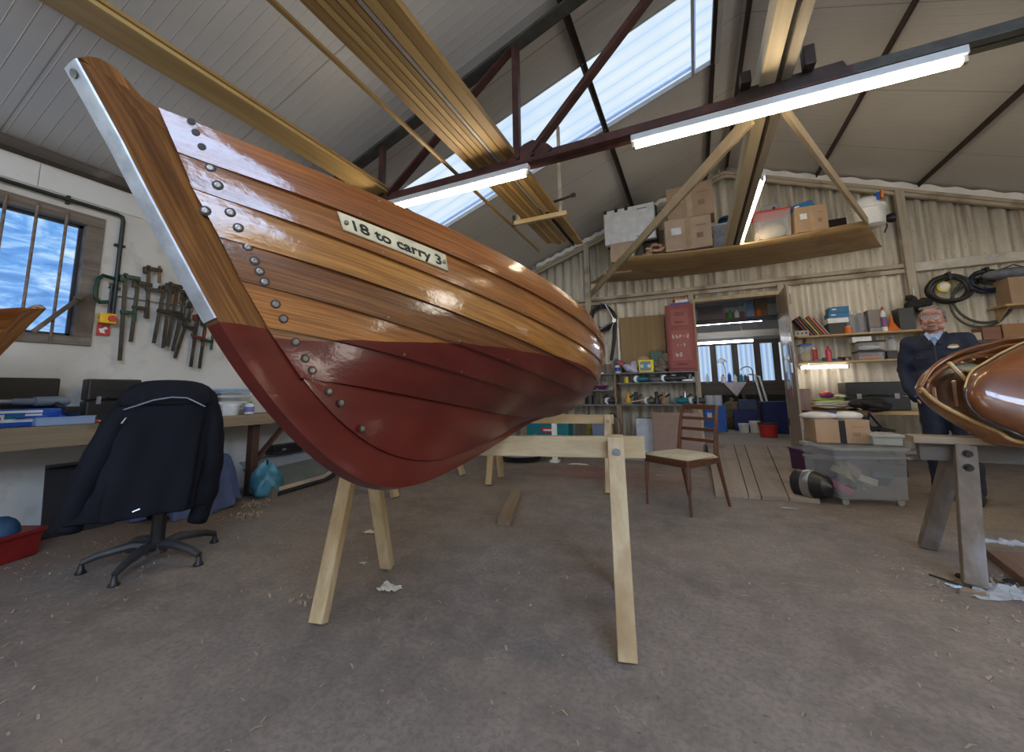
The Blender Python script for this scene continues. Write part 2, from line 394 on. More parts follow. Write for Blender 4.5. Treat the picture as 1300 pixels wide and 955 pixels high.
q = MB(); sl(q, SX0, SX1, SK[1]-.02, SK[1], -.01, .06); sl(q, SX0, SX1, SK[0], SK[0]+.015, -.01, .06); sl(q, .205, .235, SK[0], SK[1], -.01, .06); sl(q, .45, .50, SK[0], SK[1], -.03, .04)
mesh('skylight_frame', q, paint('grey_flashing', (.42, .42, .42), .5), t)
m, nt, b = _new('added_rooflight_glow'); b.inputs['Emission Color'].default_value = rgb((.50, .68, 1)); b.inputs['Emission Strength'].default_value = 14
SKY2 = m
t = thing('added_rooflight', 'x', 'x'); del t['label']; del t['category']; t['kind'] = 'structure'  # unseen rooflight, added so the bow planks get their bluish reflection
q = MB(); sl(q, RX0, RX1, SR[0], SR[1], .05, .02); mesh('pane', q, SKY2, t)
q = MB(); sl(q, RX0, RX1, SR[0], SR[0]+.04, -.01, .06); sl(q, RX0, RX1, SR[1]-.04, SR[1], -.01, .06)
for x in (RX0, (RX0+RX1)/2, RX1-.04): sl(q, x, x+.04, SR[0], SR[1], -.01, .06)
mesh('skylight_frame', q, paint('grey_flashing', (.42, .42, .42), .5), t)

# ---- steelwork
STEEL = paint('red_oxide_steel', (.085, .035, .03), .5, .2, .35, 8)
DARK = paint('dark_brown_steel', (.045, .028, .022), .55, .2, .35, 10)
GREY = paint('green_grey_steel', (.075, .075, .065), .55, .2, .3, 10)
i = 0
for x, w_ in ((-3.27, .05), (-1.94, .055), (-.80, .05), (.43, .055), (.74, .05), (1.96, .055), (3.11, .055), (4.30, .055)):
    q = MB(); z = rz(x)
    q.span(x-w_/2, x+w_/2, YB, YG+.05, z-.012, z-.004); q.span(x-w_/2, x-w_/2+.008, YB, YG+.05, z-.075, z-.01)
    tag(mesh('purlin', q, DARK), ['dark steel angle purlin lowest on the left roof slope, above the lone boat bow', 'dark steel purlin on the left slope above the bundle of stored boards', 'dark steel purlin crossing the middle of the big skylight', 'dark rusty purlin beside the ridge, left one of the ridge pair', 'dark rusty purlin beside the ridge, right one of the ridge pair', 'dark purlin on the right slope meeting the wall above the white bucket shelf end', 'dark purlin on the right slope meeting the wall right of the high shelf', 'dark steel purlin farthest down the right roof slope'][i], 'roof beam', 'roof purlins'); i += 1
YT = 2.85
t = thing('roof_truss', 'red-brown steel roof truss spanning the shed with strip lights under its bottom tie', 'roof truss', (0, YT, 2.88))
def seg(name, a, b_, w_, h_, mat, dy=0):
    mesh(name, MB().bar((a[0], dy, a[1]-2.88), (b_[0], dy, b_[1]-2.88), w_, h_, up=(0, 1, 0) if False else (0, 0, 1)), mat, t, bevel=.003)
def ang(name, a, b_, h_, mat, fl_=.06, both=True):
    # pair of angles back to back: a web plus a flange
    A = Vector((a[0], 0, a[1]-2.88)); B_ = Vector((b_[0], 0, b_[1]-2.88)); q = MB()
    q.bar(A, B_, .01, h_); d = (B_-A).normalized(); up = Vector((0, 1, 0)).cross(d); up = up if up.z > 0 else -up
    q.bar(A-up*(h_/2-.005)+Vector((0, -fl_/2, 0)), B_-up*(h_/2-.005)+Vector((0, -fl_/2, 0)), fl_, .01, up=up)
    if both: q.bar(A-up*(h_/2-.005)+Vector((0, fl_/2, 0)), B_-up*(h_/2-.005)+Vector((0, fl_/2, 0)), fl_, .01, up=up)
    return mesh(name, q, mat, t)
ang('bottom_tie', (-4.3, 2.885), (1.0, 2.885), .10, STEEL); ang('bottom_tie', (1.0, 2.885), (5.75, 2.885), .10, GREY)
ang('top_chord', (-4.35, rz(-4.35)-.11), (RX, RZ-.11), .09, GREY); ang('top_chord', (RX, RZ-.11), (5.75, rz(5.75)-.11), .09, GREY)
NL = [(-1.13, 2.93), (2.51, 2.93)]
for s in (0, 1):
    k = (lambda x: x) if s == 0 else (lambda x: 2*RX-x)
    mesh('strut', MB().box((k(-1.22), 0, (2.93+rz(-1.22)-.12)/2-2.88), (.055, .05, rz(-1.22)-.12-2.93)), STEEL, t)
    ang('strut', (k(-1.10), 2.95), (k(.55), rz(.55)-.12), .065, STEEL, .04)
    ang('strut', (k(-1.27), rz(-1.27)-.13), (k(-2.6), 2.93), .06, STEEL, .04)
    mesh('strut', MB().box((k(-2.68), 0, (2.93+rz(-2.68)-.12)/2-2.88), (.05, .05, rz(-2.68)-.12-2.93)), STEEL, t)
    g_ = MB().poly([(k(-1.36), -.012, .0), (k(-.86), -.012, .0), (k(-.95), -.012, .10), (k(-1.08), -.012, .17), (k(-1.16), -.012, .15)], (0, 1, 0), .024)
    mesh('gusset_plate', g_, STEEL, t)
    for dx in (-.08, .05, .2): mesh('bolt', MB().cyl((k(-1.13+dx), -.03, .04), (k(-1.13+dx), .03, .04), .018, 6), DARK, t)
mesh('gusset_plate', MB().poly([(.35, -.014, -.03), (1.0, -.014, -.03), (.95, -.014, .09), (.4, -.014, .09)], (0, 1, 0), .028), DARK, t)
mesh('beam_clamp', MB().span(.74, .80, -.10, -.02, .07, .2), DARK, t, bevel=.006); mesh('beam_clamp', MB().span(.40, .46, -.10, -.02, .07, .15), DARK, t, bevel=.006)

# ---- framing on the gable wall
FR = wood('cream_painted_timber', (.42, .35, .25), (.60, .53, .42), 0, 8, .6, stain=(.22, .15, .09))
FRV = wood('cream_painted_post', (.42, .35, .25), (.62, .55, .44), 2, 8, .6, stain=(.22, .15, .09))
q = MB(); yF = YG-.05
for x0, x1 in ((XL+.1, 2.82), (2.9, XRt)):
    for z in (2.62, 2.70): q.span(x0, x1, yF-.05, yF, z-.03, z+.028)
struct('trim_3', q, FR, bevel=.006)
q = MB(); q.span(2.9, XRt, yF-.06, yF, 2.60, 2.72); struct('trim_4', q, paint('white_rail', (.60, .57, .50), .5, var=.2), bevel=.004)
q = MB()
for x in (-3.3, -1.72, 2.86, 4.6): q.span(x-.05, x+.05, yF-.10, yF-.02, 0, rz(x)-.16)
for x in (DX0-.05, DX1+.05): q.span(x-.04, x+.04, yF-.08, yF, 0, 2.62)
for x in (-.62, .36): q.span(x-.03, x+.03, yF-.05, yF, 2.7, rz(x)-.15)
struct('trim_5', q, FRV, bevel=.006)
q = MB()
for xa, xb in ((XL, RX), (XRt, RX)):
    for off in (.16, .22):
        q.bar((xa, yF-.05, rz(xa)-off), (xb, yF-.05, RZ-off), .07, .05)
struct('trim_6', q, FR, bevel=.008)
# foam filler strip following the roof corrugations
q = MB(); P = []
for i in range(200):
    x = -2.75+i*(.05+2.75)/199; P.append([(x, yF-.04, rz(x)-.115+.016*math.sin(i*.45)), (x, yF-.04, rz(x)-.035+.014*math.sin(i*.45+.5))])
q.grid(P); P = []
for i in range(240):
    x = .95+i*(4.2)/239; P.append([(x, yF-.04, rz(x)-.125+.010*math.sin(i*.4)), (x, yF-.04, rz(x)-.03+.014*math.sin(i*.4+.5))])
q.grid(P)
struct('trim_7', q, paint('white_foam_filler', (.85, .83, .78), .6, var=.08, scale=5), solid=.02, fix=False)
# ================================================================== the clinker dinghy
from math import comb
BOAT={"pose":[-0.78576,0.65954,0.80311,1.617,0.25141,-0.03833],"L":[[[-0.3058,0.0263,0.7807],[0.1992,0.335,0.6303],[0.7492,0.6376,0.5025],[1.3448,0.6257,0.4517],[1.973,0.5689,0.4496],[2.6208,0.262,0.4715],[3.274,0.0257,0.4977]],[[-0.2718,0.0243,0.695],[0.2313,0.3205,0.5532],[0.7734,0.6086,0.4079],[1.3488,0.6021,0.3573],[1.9513,0.5559,0.3723],[2.5741,0.258,0.4128],[3.208,0.0257,0.4525]],[[-0.2469,0.0254,0.6224],[0.2687,0.3047,0.477],[0.8018,0.5641,0.3119],[1.3561,0.5567,0.2564],[1.9323,0.5205,0.2867],[2.5285,0.243,0.3488],[3.1388,0.0258,0.4083]],[[-0.2003,0.0263,0.5291],[0.3065,0.2867,0.4145],[0.8284,0.5029,0.2364],[1.3627,0.4819,0.1667],[1.9137,0.4524,0.2037],[2.4826,0.2123,0.2849],[3.0651,0.0256,0.3664]],[[-0.1596,0.0258,0.4412],[0.3524,0.2451,0.3428],[0.8606,0.413,0.1808],[1.3742,0.382,0.1066],[1.8997,0.3567,0.1399],[2.4388,0.1686,0.2279],[2.9875,0.0257,0.3272]],[[-0.1074,0.0249,0.3454],[0.4005,0.1876,0.2756],[0.8948,0.2941,0.1432],[1.3899,0.2561,0.0739],[1.892,0.2372,0.1007],[2.4017,0.1154,0.1881],[2.9155,0.0259,0.2991]],[[-0.0359,0.0246,0.2352],[0.4414,0.0951,0.1877],[0.9224,0.1316,0.1079],[1.4017,0.0915,0.0589],[1.8821,0.084,0.0799],[2.3634,0.0471,0.1591],[2.8421,0.026,0.274]]],"P":[[-0.4104,0.8],[-0.3585,0.6592],[-0.2682,0.4768],[-0.1798,0.2806],[-0.022,0.0744],[0.1731,-0.0625],[0.4295,-0.0712],[0.9051,-0.0072],[1.4785,0.0852],[2.0605,0.1375],[2.5004,0.137],[2.7983,0.1961],[3.1036,0.2869],[3.354,0.473]],"R":[[-0.3024,0.7802],[-0.2655,0.6721],[-0.2004,0.5222],[-0.1079,0.3341],[0.0384,0.1397],[0.2105,0.0273],[0.4762,-0.0242],[0.9268,0.03],[1.4935,0.1157],[2.0676,0.1718],[2.4508,0.1907],[2.7486,0.2445],[3.038,0.3274],[3.2736,0.4974]]}
HW = .022
def bern(n, t): return np.stack([comb(n, i)*t**i*(1-t)**(n-i) for i in range(n+1)], -1)
def bsp(n, t):
    kn = np.concatenate([[0]*3, np.linspace(0, 1, n-2), [1]*3]); out = np.zeros((len(t), n))
    for a, tt in enumerate(np.clip(t, 0, 1-1e-9)):
        N = np.array([1. if kn[i] <= tt < kn[i+1] else 0. for i in range(len(kn)-1)])
        for d in range(1, 4):
            Q = np.zeros(len(kn)-1-d)
            for i in range(len(Q)):
                v_ = 0
                if kn[i+d] > kn[i]: v_ += (tt-kn[i])/(kn[i+d]-kn[i])*N[i]
                if kn[i+d+1] > kn[i+1]: v_ += (kn[i+d+1]-tt)/(kn[i+d+1]-kn[i+1])*N[i+1]
                Q[i] = v_
            N = Q
        out[a] = N[:n]
    return out
BL = np.array(BOAT['L']); BP = np.array(BOAT['P']); BR = np.array(BOAT['R']); BPO = BOAT['pose']
NT = 72
def boat_matrix(pose):
    h, e, tr = pose[3:6]
    a = Vector((math.cos(h), math.sin(h), 0)); s = Vector((math.sin(h), -math.cos(h), 0)); k = Vector((0, 0, 1))
    a2 = a*math.cos(tr)+k*math.sin(tr); k2 = -a*math.sin(tr)+k*math.cos(tr)
    s2 = s*math.cos(e)+k2*math.sin(e); k3 = -s*math.sin(e)+k2*math.cos(e)
    return a2, s2, k3
a2, s2, k3 = boat_matrix(BPO)
# local frame of the object: x aft, y = -s2 (so the frame is right handed), z up
BM = Matrix((a2, -s2, k3)).transposed().to_4x4(); BM.translation = Vector(BPO[:3])
TT = np.linspace(0, 1, NT)
rab = bsp(len(BR), np.linspace(0, 1, 240))@BR
def lapcurve(j, T=TT):
    if j < 7: return bern(BL.shape[1]-1, T)@BL[j]
    i0 = np.argmin(((rab[:120]-BL[6, 0, [0, 2]])**2).sum(1)); i1 = 120+np.argmin(((rab[120:]-BL[6, -1, [0, 2]])**2).sum(1))
    p = rab[i0:i1+1]; s = np.concatenate([[0], np.cumsum(np.hypot(*np.diff(p, axis=0).T))]); s /= s[-1]
    tx = (lapcurve(6, T)[:, 0]-BL[6, 0, 0])/(BL[6, -1, 0]-BL[6, 0, 0]); tx = .5*tx+.5*T
    return np.stack([np.interp(tx, s, p[:, 0]), np.full(len(T), HW+.003), np.interp(tx, s, p[:, 1])], -1)
LAP = [lapcurve(j) for j in range(8)]
SIDE = -1   # visible side is -y in the object's own frame
def surf(j, T, V, off=0):
    """point and outward normal of strake j at arrays T, V (visible side, own frame)"""
    A, B_ = lapcurve(j, T), lapcurve(j+1, T)
    V = np.asarray(V)[:, None]; P = A*(1-V)+B_*V
    T2 = np.clip(T+.01, 0, 1); T1 = np.clip(T-.01, 0, 1)
    d = (lapcurve(j, T2)*(1-V)+lapcurve(j+1, T2)*V)-(lapcurve(j, T1)*(1-V)+lapcurve(j+1, T1)*V)
    n = np.cross(d, B_-A); n /= np.linalg.norm(n, axis=1)[:, None]+1e-9
    n = np.where(n[:, 1:2] < 0, -n, n)
    P = P+n*off; return P, n
PLK = .013
def strake_mesh(j, side):
    mb = MB(); NV = 5; T = TT
    A, B_ = LAP[j], LAP[j+1]; wid = np.linalg.norm(B_-A, axis=1)[:, None]
    up = .014/np.maximum(wid, .02) if j > 0 else 0*wid
    rows = []
    for k in range(NV):
        f_ = k/(NV-1); V = -up[:, 0]*(1-f_)+f_
        P, n = surf(j, T, V)
        stand = PLK*1.15*f_+.001 if j < 6 else .002+.003*f_
        bulge = .004*math.sin(PI*f_)
        fade = np.clip(np.minimum(T/.06, (1-T)/.06), .25, 1)[:, None]
        rows.append(P+n*(stand*fade+bulge*fade)); 
        if k == 0: n0 = n
    inner = []
    for k in range(NV):
        f_ = k/(NV-1); V = -up[:, 0]*(1-f_)+f_; P, n = surf(j, T, V); inner.append(rows[k]-n*PLK)
    loop = rows+inner[::-1]
    L = len(loop); o = 0
    vs = []
    for i in range(NT):
        for k in range(L):
            p = loop[k][i]; vs.append((p[0], -p[1]*side, p[2]))
    fs = []
    for i in range(NT-1):
        for k in range(L): k2 = (k+1) % L; fs.append((i*L+k, i*L+k2, (i+1)*L+k2, (i+1)*L+k))
    fs.append(tuple(range(L))); fs.append(tuple((NT-1)*L+k for k in range(L))[::-1])
    mb.v = vs; mb.f = fs
    ln = np.concatenate([[0], np.cumsum(np.linalg.norm(np.diff(A, axis=0), axis=1))]); mb.g = []
    for i in range(NT):
        for k in range(L): kk = k if k < NV else 2*NV-1-k; mb.g.append((ln[i], float(wid[i, 0])*(kk/(NV-1)-.5), j*1.7+(5 if side > 0 else 0)))
    return mb
def set_grain(o, g):
    a_ = o.data.attributes.new('grain', 'FLOAT_VECTOR', 'POINT')
    for i, x in enumerate(g): a_.data[i].vector = x
def hull_wood(name, c1, c2, red_z, seed, turn=0):
    m, nt, b = _new(name)
    def gc(s_, l_):
        at = nt.nodes.new('ShaderNodeAttribute'); at.attribute_name = 'grain'; r_ = at.outputs['Vector']; mp = nt.nodes.new('ShaderNodeMapping'); mp.inputs['Scale'].default_value = s_; mp.inputs['Location'].default_value = l_; nt.links.new(r_, mp.inputs['Vector']); return mp.outputs['Vector']
    v = gc((.8, 16, 1), (seed*3.1, seed*1.7, seed)); n = _noise(nt, 2.0, 5, v, .6, .5)
    v2 = gc((3, 130, 1), (seed, seed*2, 0)); fine = _noise(nt, 1.6, 3, v2)
    col = _ramp(nt, n, [(.28, c1), (.5, [(x+y)/2 for x, y in zip(c1, c2)]), (.72, c2)])
    col = _mix(nt, _math(nt, 'MULTIPLY', _ramp(nt, fine, [(.42, (1, 1, 1)), (.6, (0, 0, 0))]), .55), col, [x*.45 for x in c1])
    worn = _ramp(nt, _noise(nt, 3.3, 6, _coord(nt, (1.2, 6, 6), loc=(seed, 0, 4)), .7), [(.66, (0, 0, 0)), (.80, (.7, .7, .7))])
    col = _mix(nt, worn, col, (.07, .035, .015))
    # painted bottom: antifouling up to a level line of the hull itself
    tc = nt.nodes.new('ShaderNodeTexCoord'); sx = nt.nodes.new('ShaderNodeSeparateXYZ'); nt.links.new(tc.outputs['Object'], sx.inputs[0])
    wl = _math(nt, 'ADD', red_z, _math(nt, 'MULTIPLY', _noise(nt, 5, 2, _coord(nt)), .014))
    bow = _math(nt, 'MULTIPLY', _math(nt, 'SUBTRACT', sx.outputs['X'], .30), -.075)
    wl = _math(nt, 'ADD', wl, _math(nt, 'MINIMUM', bow, 0.0))
    red = _math(nt, 'LESS_THAN', sx.outputs['Z'], wl)
    rc = _ramp(nt, _noise(nt, 3, 5, _coord(nt, (1, 3, 3))), [(.3, (.075, .010, .007)), (.6, (.105, .015, .010)), (.8, (.13, .024, .016))])
    col = _mix(nt, red, col, rc)
    nt.links.new(col, b.inputs['Base Color'])
    nt.links.new(_math(nt, 'ADD', .42, _math(nt, 'MULTIPLY', red, -.12)), b.inputs['Roughness'])
    nt.links.new(_math(nt, 'SUBTRACT', 1.0, _math(nt, 'MULTIPLY', red, .72)), b.inputs['Coat Weight']); b.inputs['Coat Roughness'].default_value = .10
    b.inputs['Specular IOR Level'].default_value = .2
    br_ = _noise(nt, 1.0, 4, _coord(nt, (14, 75, 75)), .6); lump = _noise(nt, 26, 3, _coord(nt), .6)
    h = _math(nt, 'ADD', _math(nt, 'MULTIPLY', br_, .5), _math(nt, 'MULTIPLY', lump, .45))
    n_ = nt.nodes.new('ShaderNodeBump'); n_.inputs['Strength'].default_value = .26; n_.inputs['Distance'].default_value = .004
    nt.links.new(h, n_.inputs['Height']); nt.links.new(n_.outputs['Normal'], b.inputs['Normal']); nt.links.new(n_.outputs['Normal'], b.inputs['Coat Normal'])
    return m
WLZ = .315
tones = [((.24, .070, .014), (.43, .15, .035)), ((.26, .085, .018), (.48, .19, .045)), ((.36, .14, .026), (.60, .27, .06)), ((.13, .048, .014), (.34, .13, .033)),
         ((.33, .115, .022), (.54, .22, .05)), ((.16, .065, .025), (.38, .18, .06)), ((.2, .08, .03), (.3, .12, .05))]
tones = [(tuple(x*.84 for x in a_), tuple(x*.86 for x in b_)) for a_, b_ in tones]
HM = [hull_wood('varnished_strake_%d' % i, c1, c2, WLZ, i+1) for i, (c1, c2) in enumerate(tones)]
STEMW = hull_wood('varnished_stem', (.10, .036, .010), (.33, .14, .036), .335, 11, turn=-1.12)
boat = thing('dinghy', 'varnished clinker-built dinghy with a dark red painted bottom, resting on timber trestles', 'boat')
boat.matrix_world = BM
for s_ in (1, -1):
    for j in range(7):
        smb = strake_mesh(j, s_); set_grain(mesh('strake', smb, HM[j], boat, smooth=math.radians(50)), smb.g)
# backbone: stem, keel and sternpost in one curved timber
prof = bsp(len(BP), np.linspace(0, 1, 150))@BP
head = [(-.4211, .7936), (-.4082, .810), (-.3934, .8208), (-.3721, .8199), (-.3482, .8045), (-.3321, .7869), (-.3089, .7836)]
inn = []
for i in range(0, 240, 3):
    a, b_ = rab[max(i-3, 0)], rab[min(i+3, 239)]; d = (b_-a)/np.linalg.norm(b_-a); inn.append((rab[i][0]-d[1]*.05, rab[i][1]+d[0]*.05))
inn = [p for p in inn]
pr0 = [(float(p[0]), float(p[1])) for p in prof]
# bow end: profile head polygon joined to outer profile ; inner edge follows the rabbet
outer = [head[0]]+[p for p in pr0 if p[1] < .68 or p[0] > 1]
innr = inn[::-1]
NQ = 150
def resample(P, n):
    P = np.array(P); s = np.concatenate([[0], np.cumsum(np.hypot(*np.diff(P, axis=0).T))]); q = np.linspace(0, s[-1], n)
    return np.stack([np.interp(q, s, P[:, 0]), np.interp(q, s, P[:, 1])], -1)
O_ = resample(outer, NQ); I_ = resample([head[-1]]+[p for p in inn if p[1] < .775 or p[0] > 1], NQ)
mb = MB()
for k in range(NQ):
    for (p, y) in ((O_[k], -HW*.8), (O_[k], HW*.8), (O_[k]*.85+I_[k]*.15, HW), (I_[k], HW), (I_[k], -HW), (O_[k]*.85+I_[k]*.15, -HW)): mb.v.append((float(p[0]), y, float(p[1])))
for k in range(NQ-1):
    for q in range(6): mb.f.append((k*6+q, k*6+(q+1) % 6, (k+1)*6+(q+1) % 6, (k+1)*6+q))
mb.f.append(tuple(range(6))); mb.f.append(tuple((NQ-1)*6+q for q in range(6))[::-1])
mb.poly([(x, -HW, z) for x, z in head], (0, 1, 0), 2*HW)
sl_ = np.concatenate([[0], np.cumsum(np.hypot(*np.diff(O_, axis=0).T))]); gg = []
for k in range(NQ): gg += [(sl_[k], (0, 0, .015, .07, .07, .015)[q], 3.0+.2*(q > 2)) for q in range(6)]
u0 = np.array(O_[8]-O_[0]); u0 /= np.linalg.norm(u0)
for (vx_, vy_, vz_) in mb.v[NQ*6:]: d0 = np.array([vx_, vz_])-O_[0]; gg.append((float(d0@u0), abs(float(d0[0]*u0[1]-d0[1]*u0[0])), 3.0))
set_grain(mesh('stem_and_keel', mb, STEMW, boat, smooth=math.radians(30)), gg)
# galvanised stem band
zinc = paint('galvanised_band', (.44, .47, .50), .42, .55, .22, 22, bump=.15)
band = [p for p in O_ if p[1] > .345 and p[0] < .5]; mb = MB()
for k, p in enumerate(band):
    d = (band[min(k+1, len(band)-1)]-band[max(k-1, 0)]); d /= np.linalg.norm(d); nx, nz = d[1], -d[0]
    if nx > 0: nx, nz = -nx, -nz
    for e, y in ((0, -.0185), (.003, -.017), (.004, 0), (.003, .017), (0, .0185)): mb.v.append((p[0]+nx*(e+.0005), y, p[1]+nz*(e+.0005)))
for k in range(len(band)-1):
    for q in range(4): mb.f.append((k*5+q, k*5+q+1, (k+1)*5+q+1, (k+1)*5+q))
sb = mesh('stem_band', mb, zinc, boat, smooth=AU, fix=False); sb['label'] = 'grey galvanised metal band on the stem'
p = band[0]; d = band[1]-band[0]; d /= np.linalg.norm(d); c0 = Vector((p[0]+d[0]*.018, 0, p[1]+d[1]*.018)); nn = Vector((-abs(d[1]), 0, -d[0]*math.copysign(1, -d[1]) if False else 0))
nn = Vector((d[1], 0, -d[0])); nn = -nn if nn.x > 0 else nn
mesh('screw', MB().cyl(c0+nn*.002, c0+nn*.007, .008, 14), paint('dull_bronze_screw', (.22, .22, .20), .35, .8, .3, 60), sb)
# rails, thwarts, knees
RAIL = wood('varnished_rail', (.20, .08, .025), (.40, .18, .055), 0, 12, .4, 1)
for s_ in (1, -1):
    pts = []
    for i in range(0, NT, 2):
        q = LAP[0][i]; pts.append((q[0], -(max(q[1]-.018, 0.008))*s_, q[2]-.004))
    mb = MB(); P = []
    for q in pts: P.append([(q[0], q[1]-.007, q[2]-.018), (q[0], q[1]+.007, q[2]-.018), (q[0], q[1]+.007, q[2]), (q[0], q[1]-.007, q[2]), (q[0], q[1]-.007, q[2]-.018)])
    mb.grid(P); mesh('inwale', mb, RAIL, boat)
def halfw(x, z):
    best = 9
    P = np.array([LAP[j][np.argmin(np.abs(LAP[j][:, 0]-x))] for j in range(8)]); o_ = np.argsort(P[:, 2]); return float(np.interp(z, P[o_, 2], P[o_, 1]))
for x, z, w_ in ((.75, .42, .2), (1.45, .36, .22), (2.15, .40, .2)):
    h_ = halfw(x, z)-.02; mesh('thwart', MB().box((x, 0, z), (w_, 2*h_, .022)), RAIL, boat, bevel=.004)
for x in (.35, .7, 1.05, 1.4, 1.75, 2.1, 2.45):
    P = [LAP[j][np.argmin(np.abs(LAP[j][:, 0]-x))] for j in range(8)]
    pts = [(x, -(max(p[1]-.022, 0)), p[2]+.01) for p in P]; pts = pts+[(x, -q[1], q[2]) for q in pts[::-1]]
    mesh('rib', MB().tube(pts, .010, 6), RAIL, boat)
# name plate, following the second strake
PLT, PLV = (.0835, .168), (.10, .66)
def platept(u, v_, off):
    T = np.array([PLT[0]+(PLT[1]-PLT[0])*u]); p, n = surf(1, T, [PLV[0]+(PLV[1]-PLV[0])*v_], off); return (p[0][0], -p[0][1], p[0][2])
mb = MB(); P = [[platept(i/24, k/6, .0150+.002) for k in range(7)] for i in range(25)]; mb.grid(P)
plate = mesh('name_plate', mb, paint('yellowed_white_plate', (.62, .53, .32), .4, var=.18, scale=14), boat, smooth=True, solid=.0025, fix=False)
plate['label'] = 'yellowed white plate reading 18 to carry 3'
cu = bpy.data.curves.new('t', 'FONT'); cu.body = '18 to carry 3'; cu.size = 1; cu.offset = .018; cu.resolution_u = 6; to = bpy.data.objects.new('t', cu); COL.objects.link(to)
bpy.context.view_layer.update(); me = bpy.data.meshes.new_from_object(to.evaluated_get(bpy.context.evaluated_depsgraph_get()))
bpy.data.objects.remove(to); bpy.data.curves.remove(cu)
bm = bmesh.new(); bm.from_mesh(me)
xs = [v.co.x for v in bm.verts]; X0, X1 = min(xs), max(xs)
for v in bm.verts:
    u = .10+.83*(v.co.x-X0)/(X1-X0); vv = .75-(v.co.y/.72)*.55
    v.co = Vector(platept(u, vv, .0192))
g_ = bmesh.ops.extrude_face_region(bm, geom=bm.faces[:])
bm.to_mesh(me); bm.free(); me.materials.clear(); me.materials.append(paint('black_lettering', (.02, .02, .02), .5))
me.name = 'lettering'; lo = bpy.data.objects.new('lettering', me); COL.objects.link(lo); lo.parent = plate
sm = lo.modifiers.new('s', 'SOLIDIFY'); sm.thickness = .0012
SCR = paint('bronze_screw_head', (.20, .17, .14), .38, .8, .4, 60)
DRK = paint('dark_countersunk_hole', (.02, .015, .012), .6)
def fastener(j, t_, v_, r, mat, name='screw', deep=False, parent=boat, lift=0.):
    p, n = surf(j, np.array([t_]), [v_], lift+.001+PLK*1.15*v_*min(1, max(.25, t_/.06))+.004*math.sin(PI*v_)*min(1, max(.25, t_/.06))); p = Vector((p[0][0], -p[0][1], p[0][2])); n = Vector((n[0][0], -n[0][1], n[0][2]))
    mb = MB(); rot = n.to_track_quat('Z', 'Y').to_matrix().to_4x4()
    mb.lathe([(r, -.002), (r, .0006), (r*.7, .0013), (r*.3, .0009), (0, .0008)], p, 10, mat=rot); mesh(name, mb, mat, parent, smooth=AU)
for u in (.045, .965):
    q = platept(u, .5, .0195); p, n = surf(1, np.array([PLT[0]+(PLT[1]-PLT[0])*u]), [.3]); n = Vector((n[0][0], -n[0][1], n[0][2]))
    mesh('screw', MB().lathe([(.006, -.002), (.006, .001), (.003, .003), (0, .003)], q, 10, mat=n.to_track_quat('Z', 'Y').to_matrix().to_4x4()), SCR, plate)
def find(px, py):
    """strake and parameters under a point of the visible side"""
    best = None; Mi = BM
    for j in range(7):
        for v_ in np.linspace(0.04, .96, 12):
            A = LAP[j]*(1-v_)+LAP[j+1]*v_
            for i in range(0, NT-8):
                w_ = BM @ Vector((A[i][0], -A[i][1], A[i][2])); d = w_-EYE; z = d.dot(_f)
                e = (CX+FPX*d.dot(CR)/z-px)**2+(CYP-FPX*d.dot(CU)/z-py)**2
                if best is None or e < best[0]: best = (e, j, TT[i], v_)
    return best[1:]
for px, py in ((230, 155), (238, 176), (244, 192)):
    j, t_, v_ = find(px, py); fastener(j, t_, v_, .0075, DRK, 'bolt_hole')
for px, py in ((255, 218), (271, 240), (269, 261), (285, 277), (296, 296), (304, 318), (313, 334), (322, 350), (326, 364), (341, 388), (352, 409), (373, 433), (383, 456), (390, 471), (415, 497), (428, 513), (456, 543)):
    j, t_, v_ = find(px, py); fastener(j, t_, v_, .0105, DRK, 'screw_recess'); fastener(j, t_, v_, .0068, SCR, lift=.0018)
for j in range(5):
    k = 0
    for t_ in np.arange(.10, .93, .075):
        fastener(j, t_+.01*(j % 3), .90, .0035, SCR, 'rivet')
        if k % 2 == 0: fastener(j, t_+.02, .16, .0033, SCR, 'rivet')
        k += 1
# gudgeon on the sternpost
ge = O_[int(NQ*.93)]
mesh('gudgeon', MB().box((ge[0]+.02, 0, ge[1]), (.07, .05, .022)).cyl((ge[0]+.06, 0, ge[1]-.02), (ge[0]+.06, 0, ge[1]+.02), .013, 10), SCR, boat, bevel=.003)

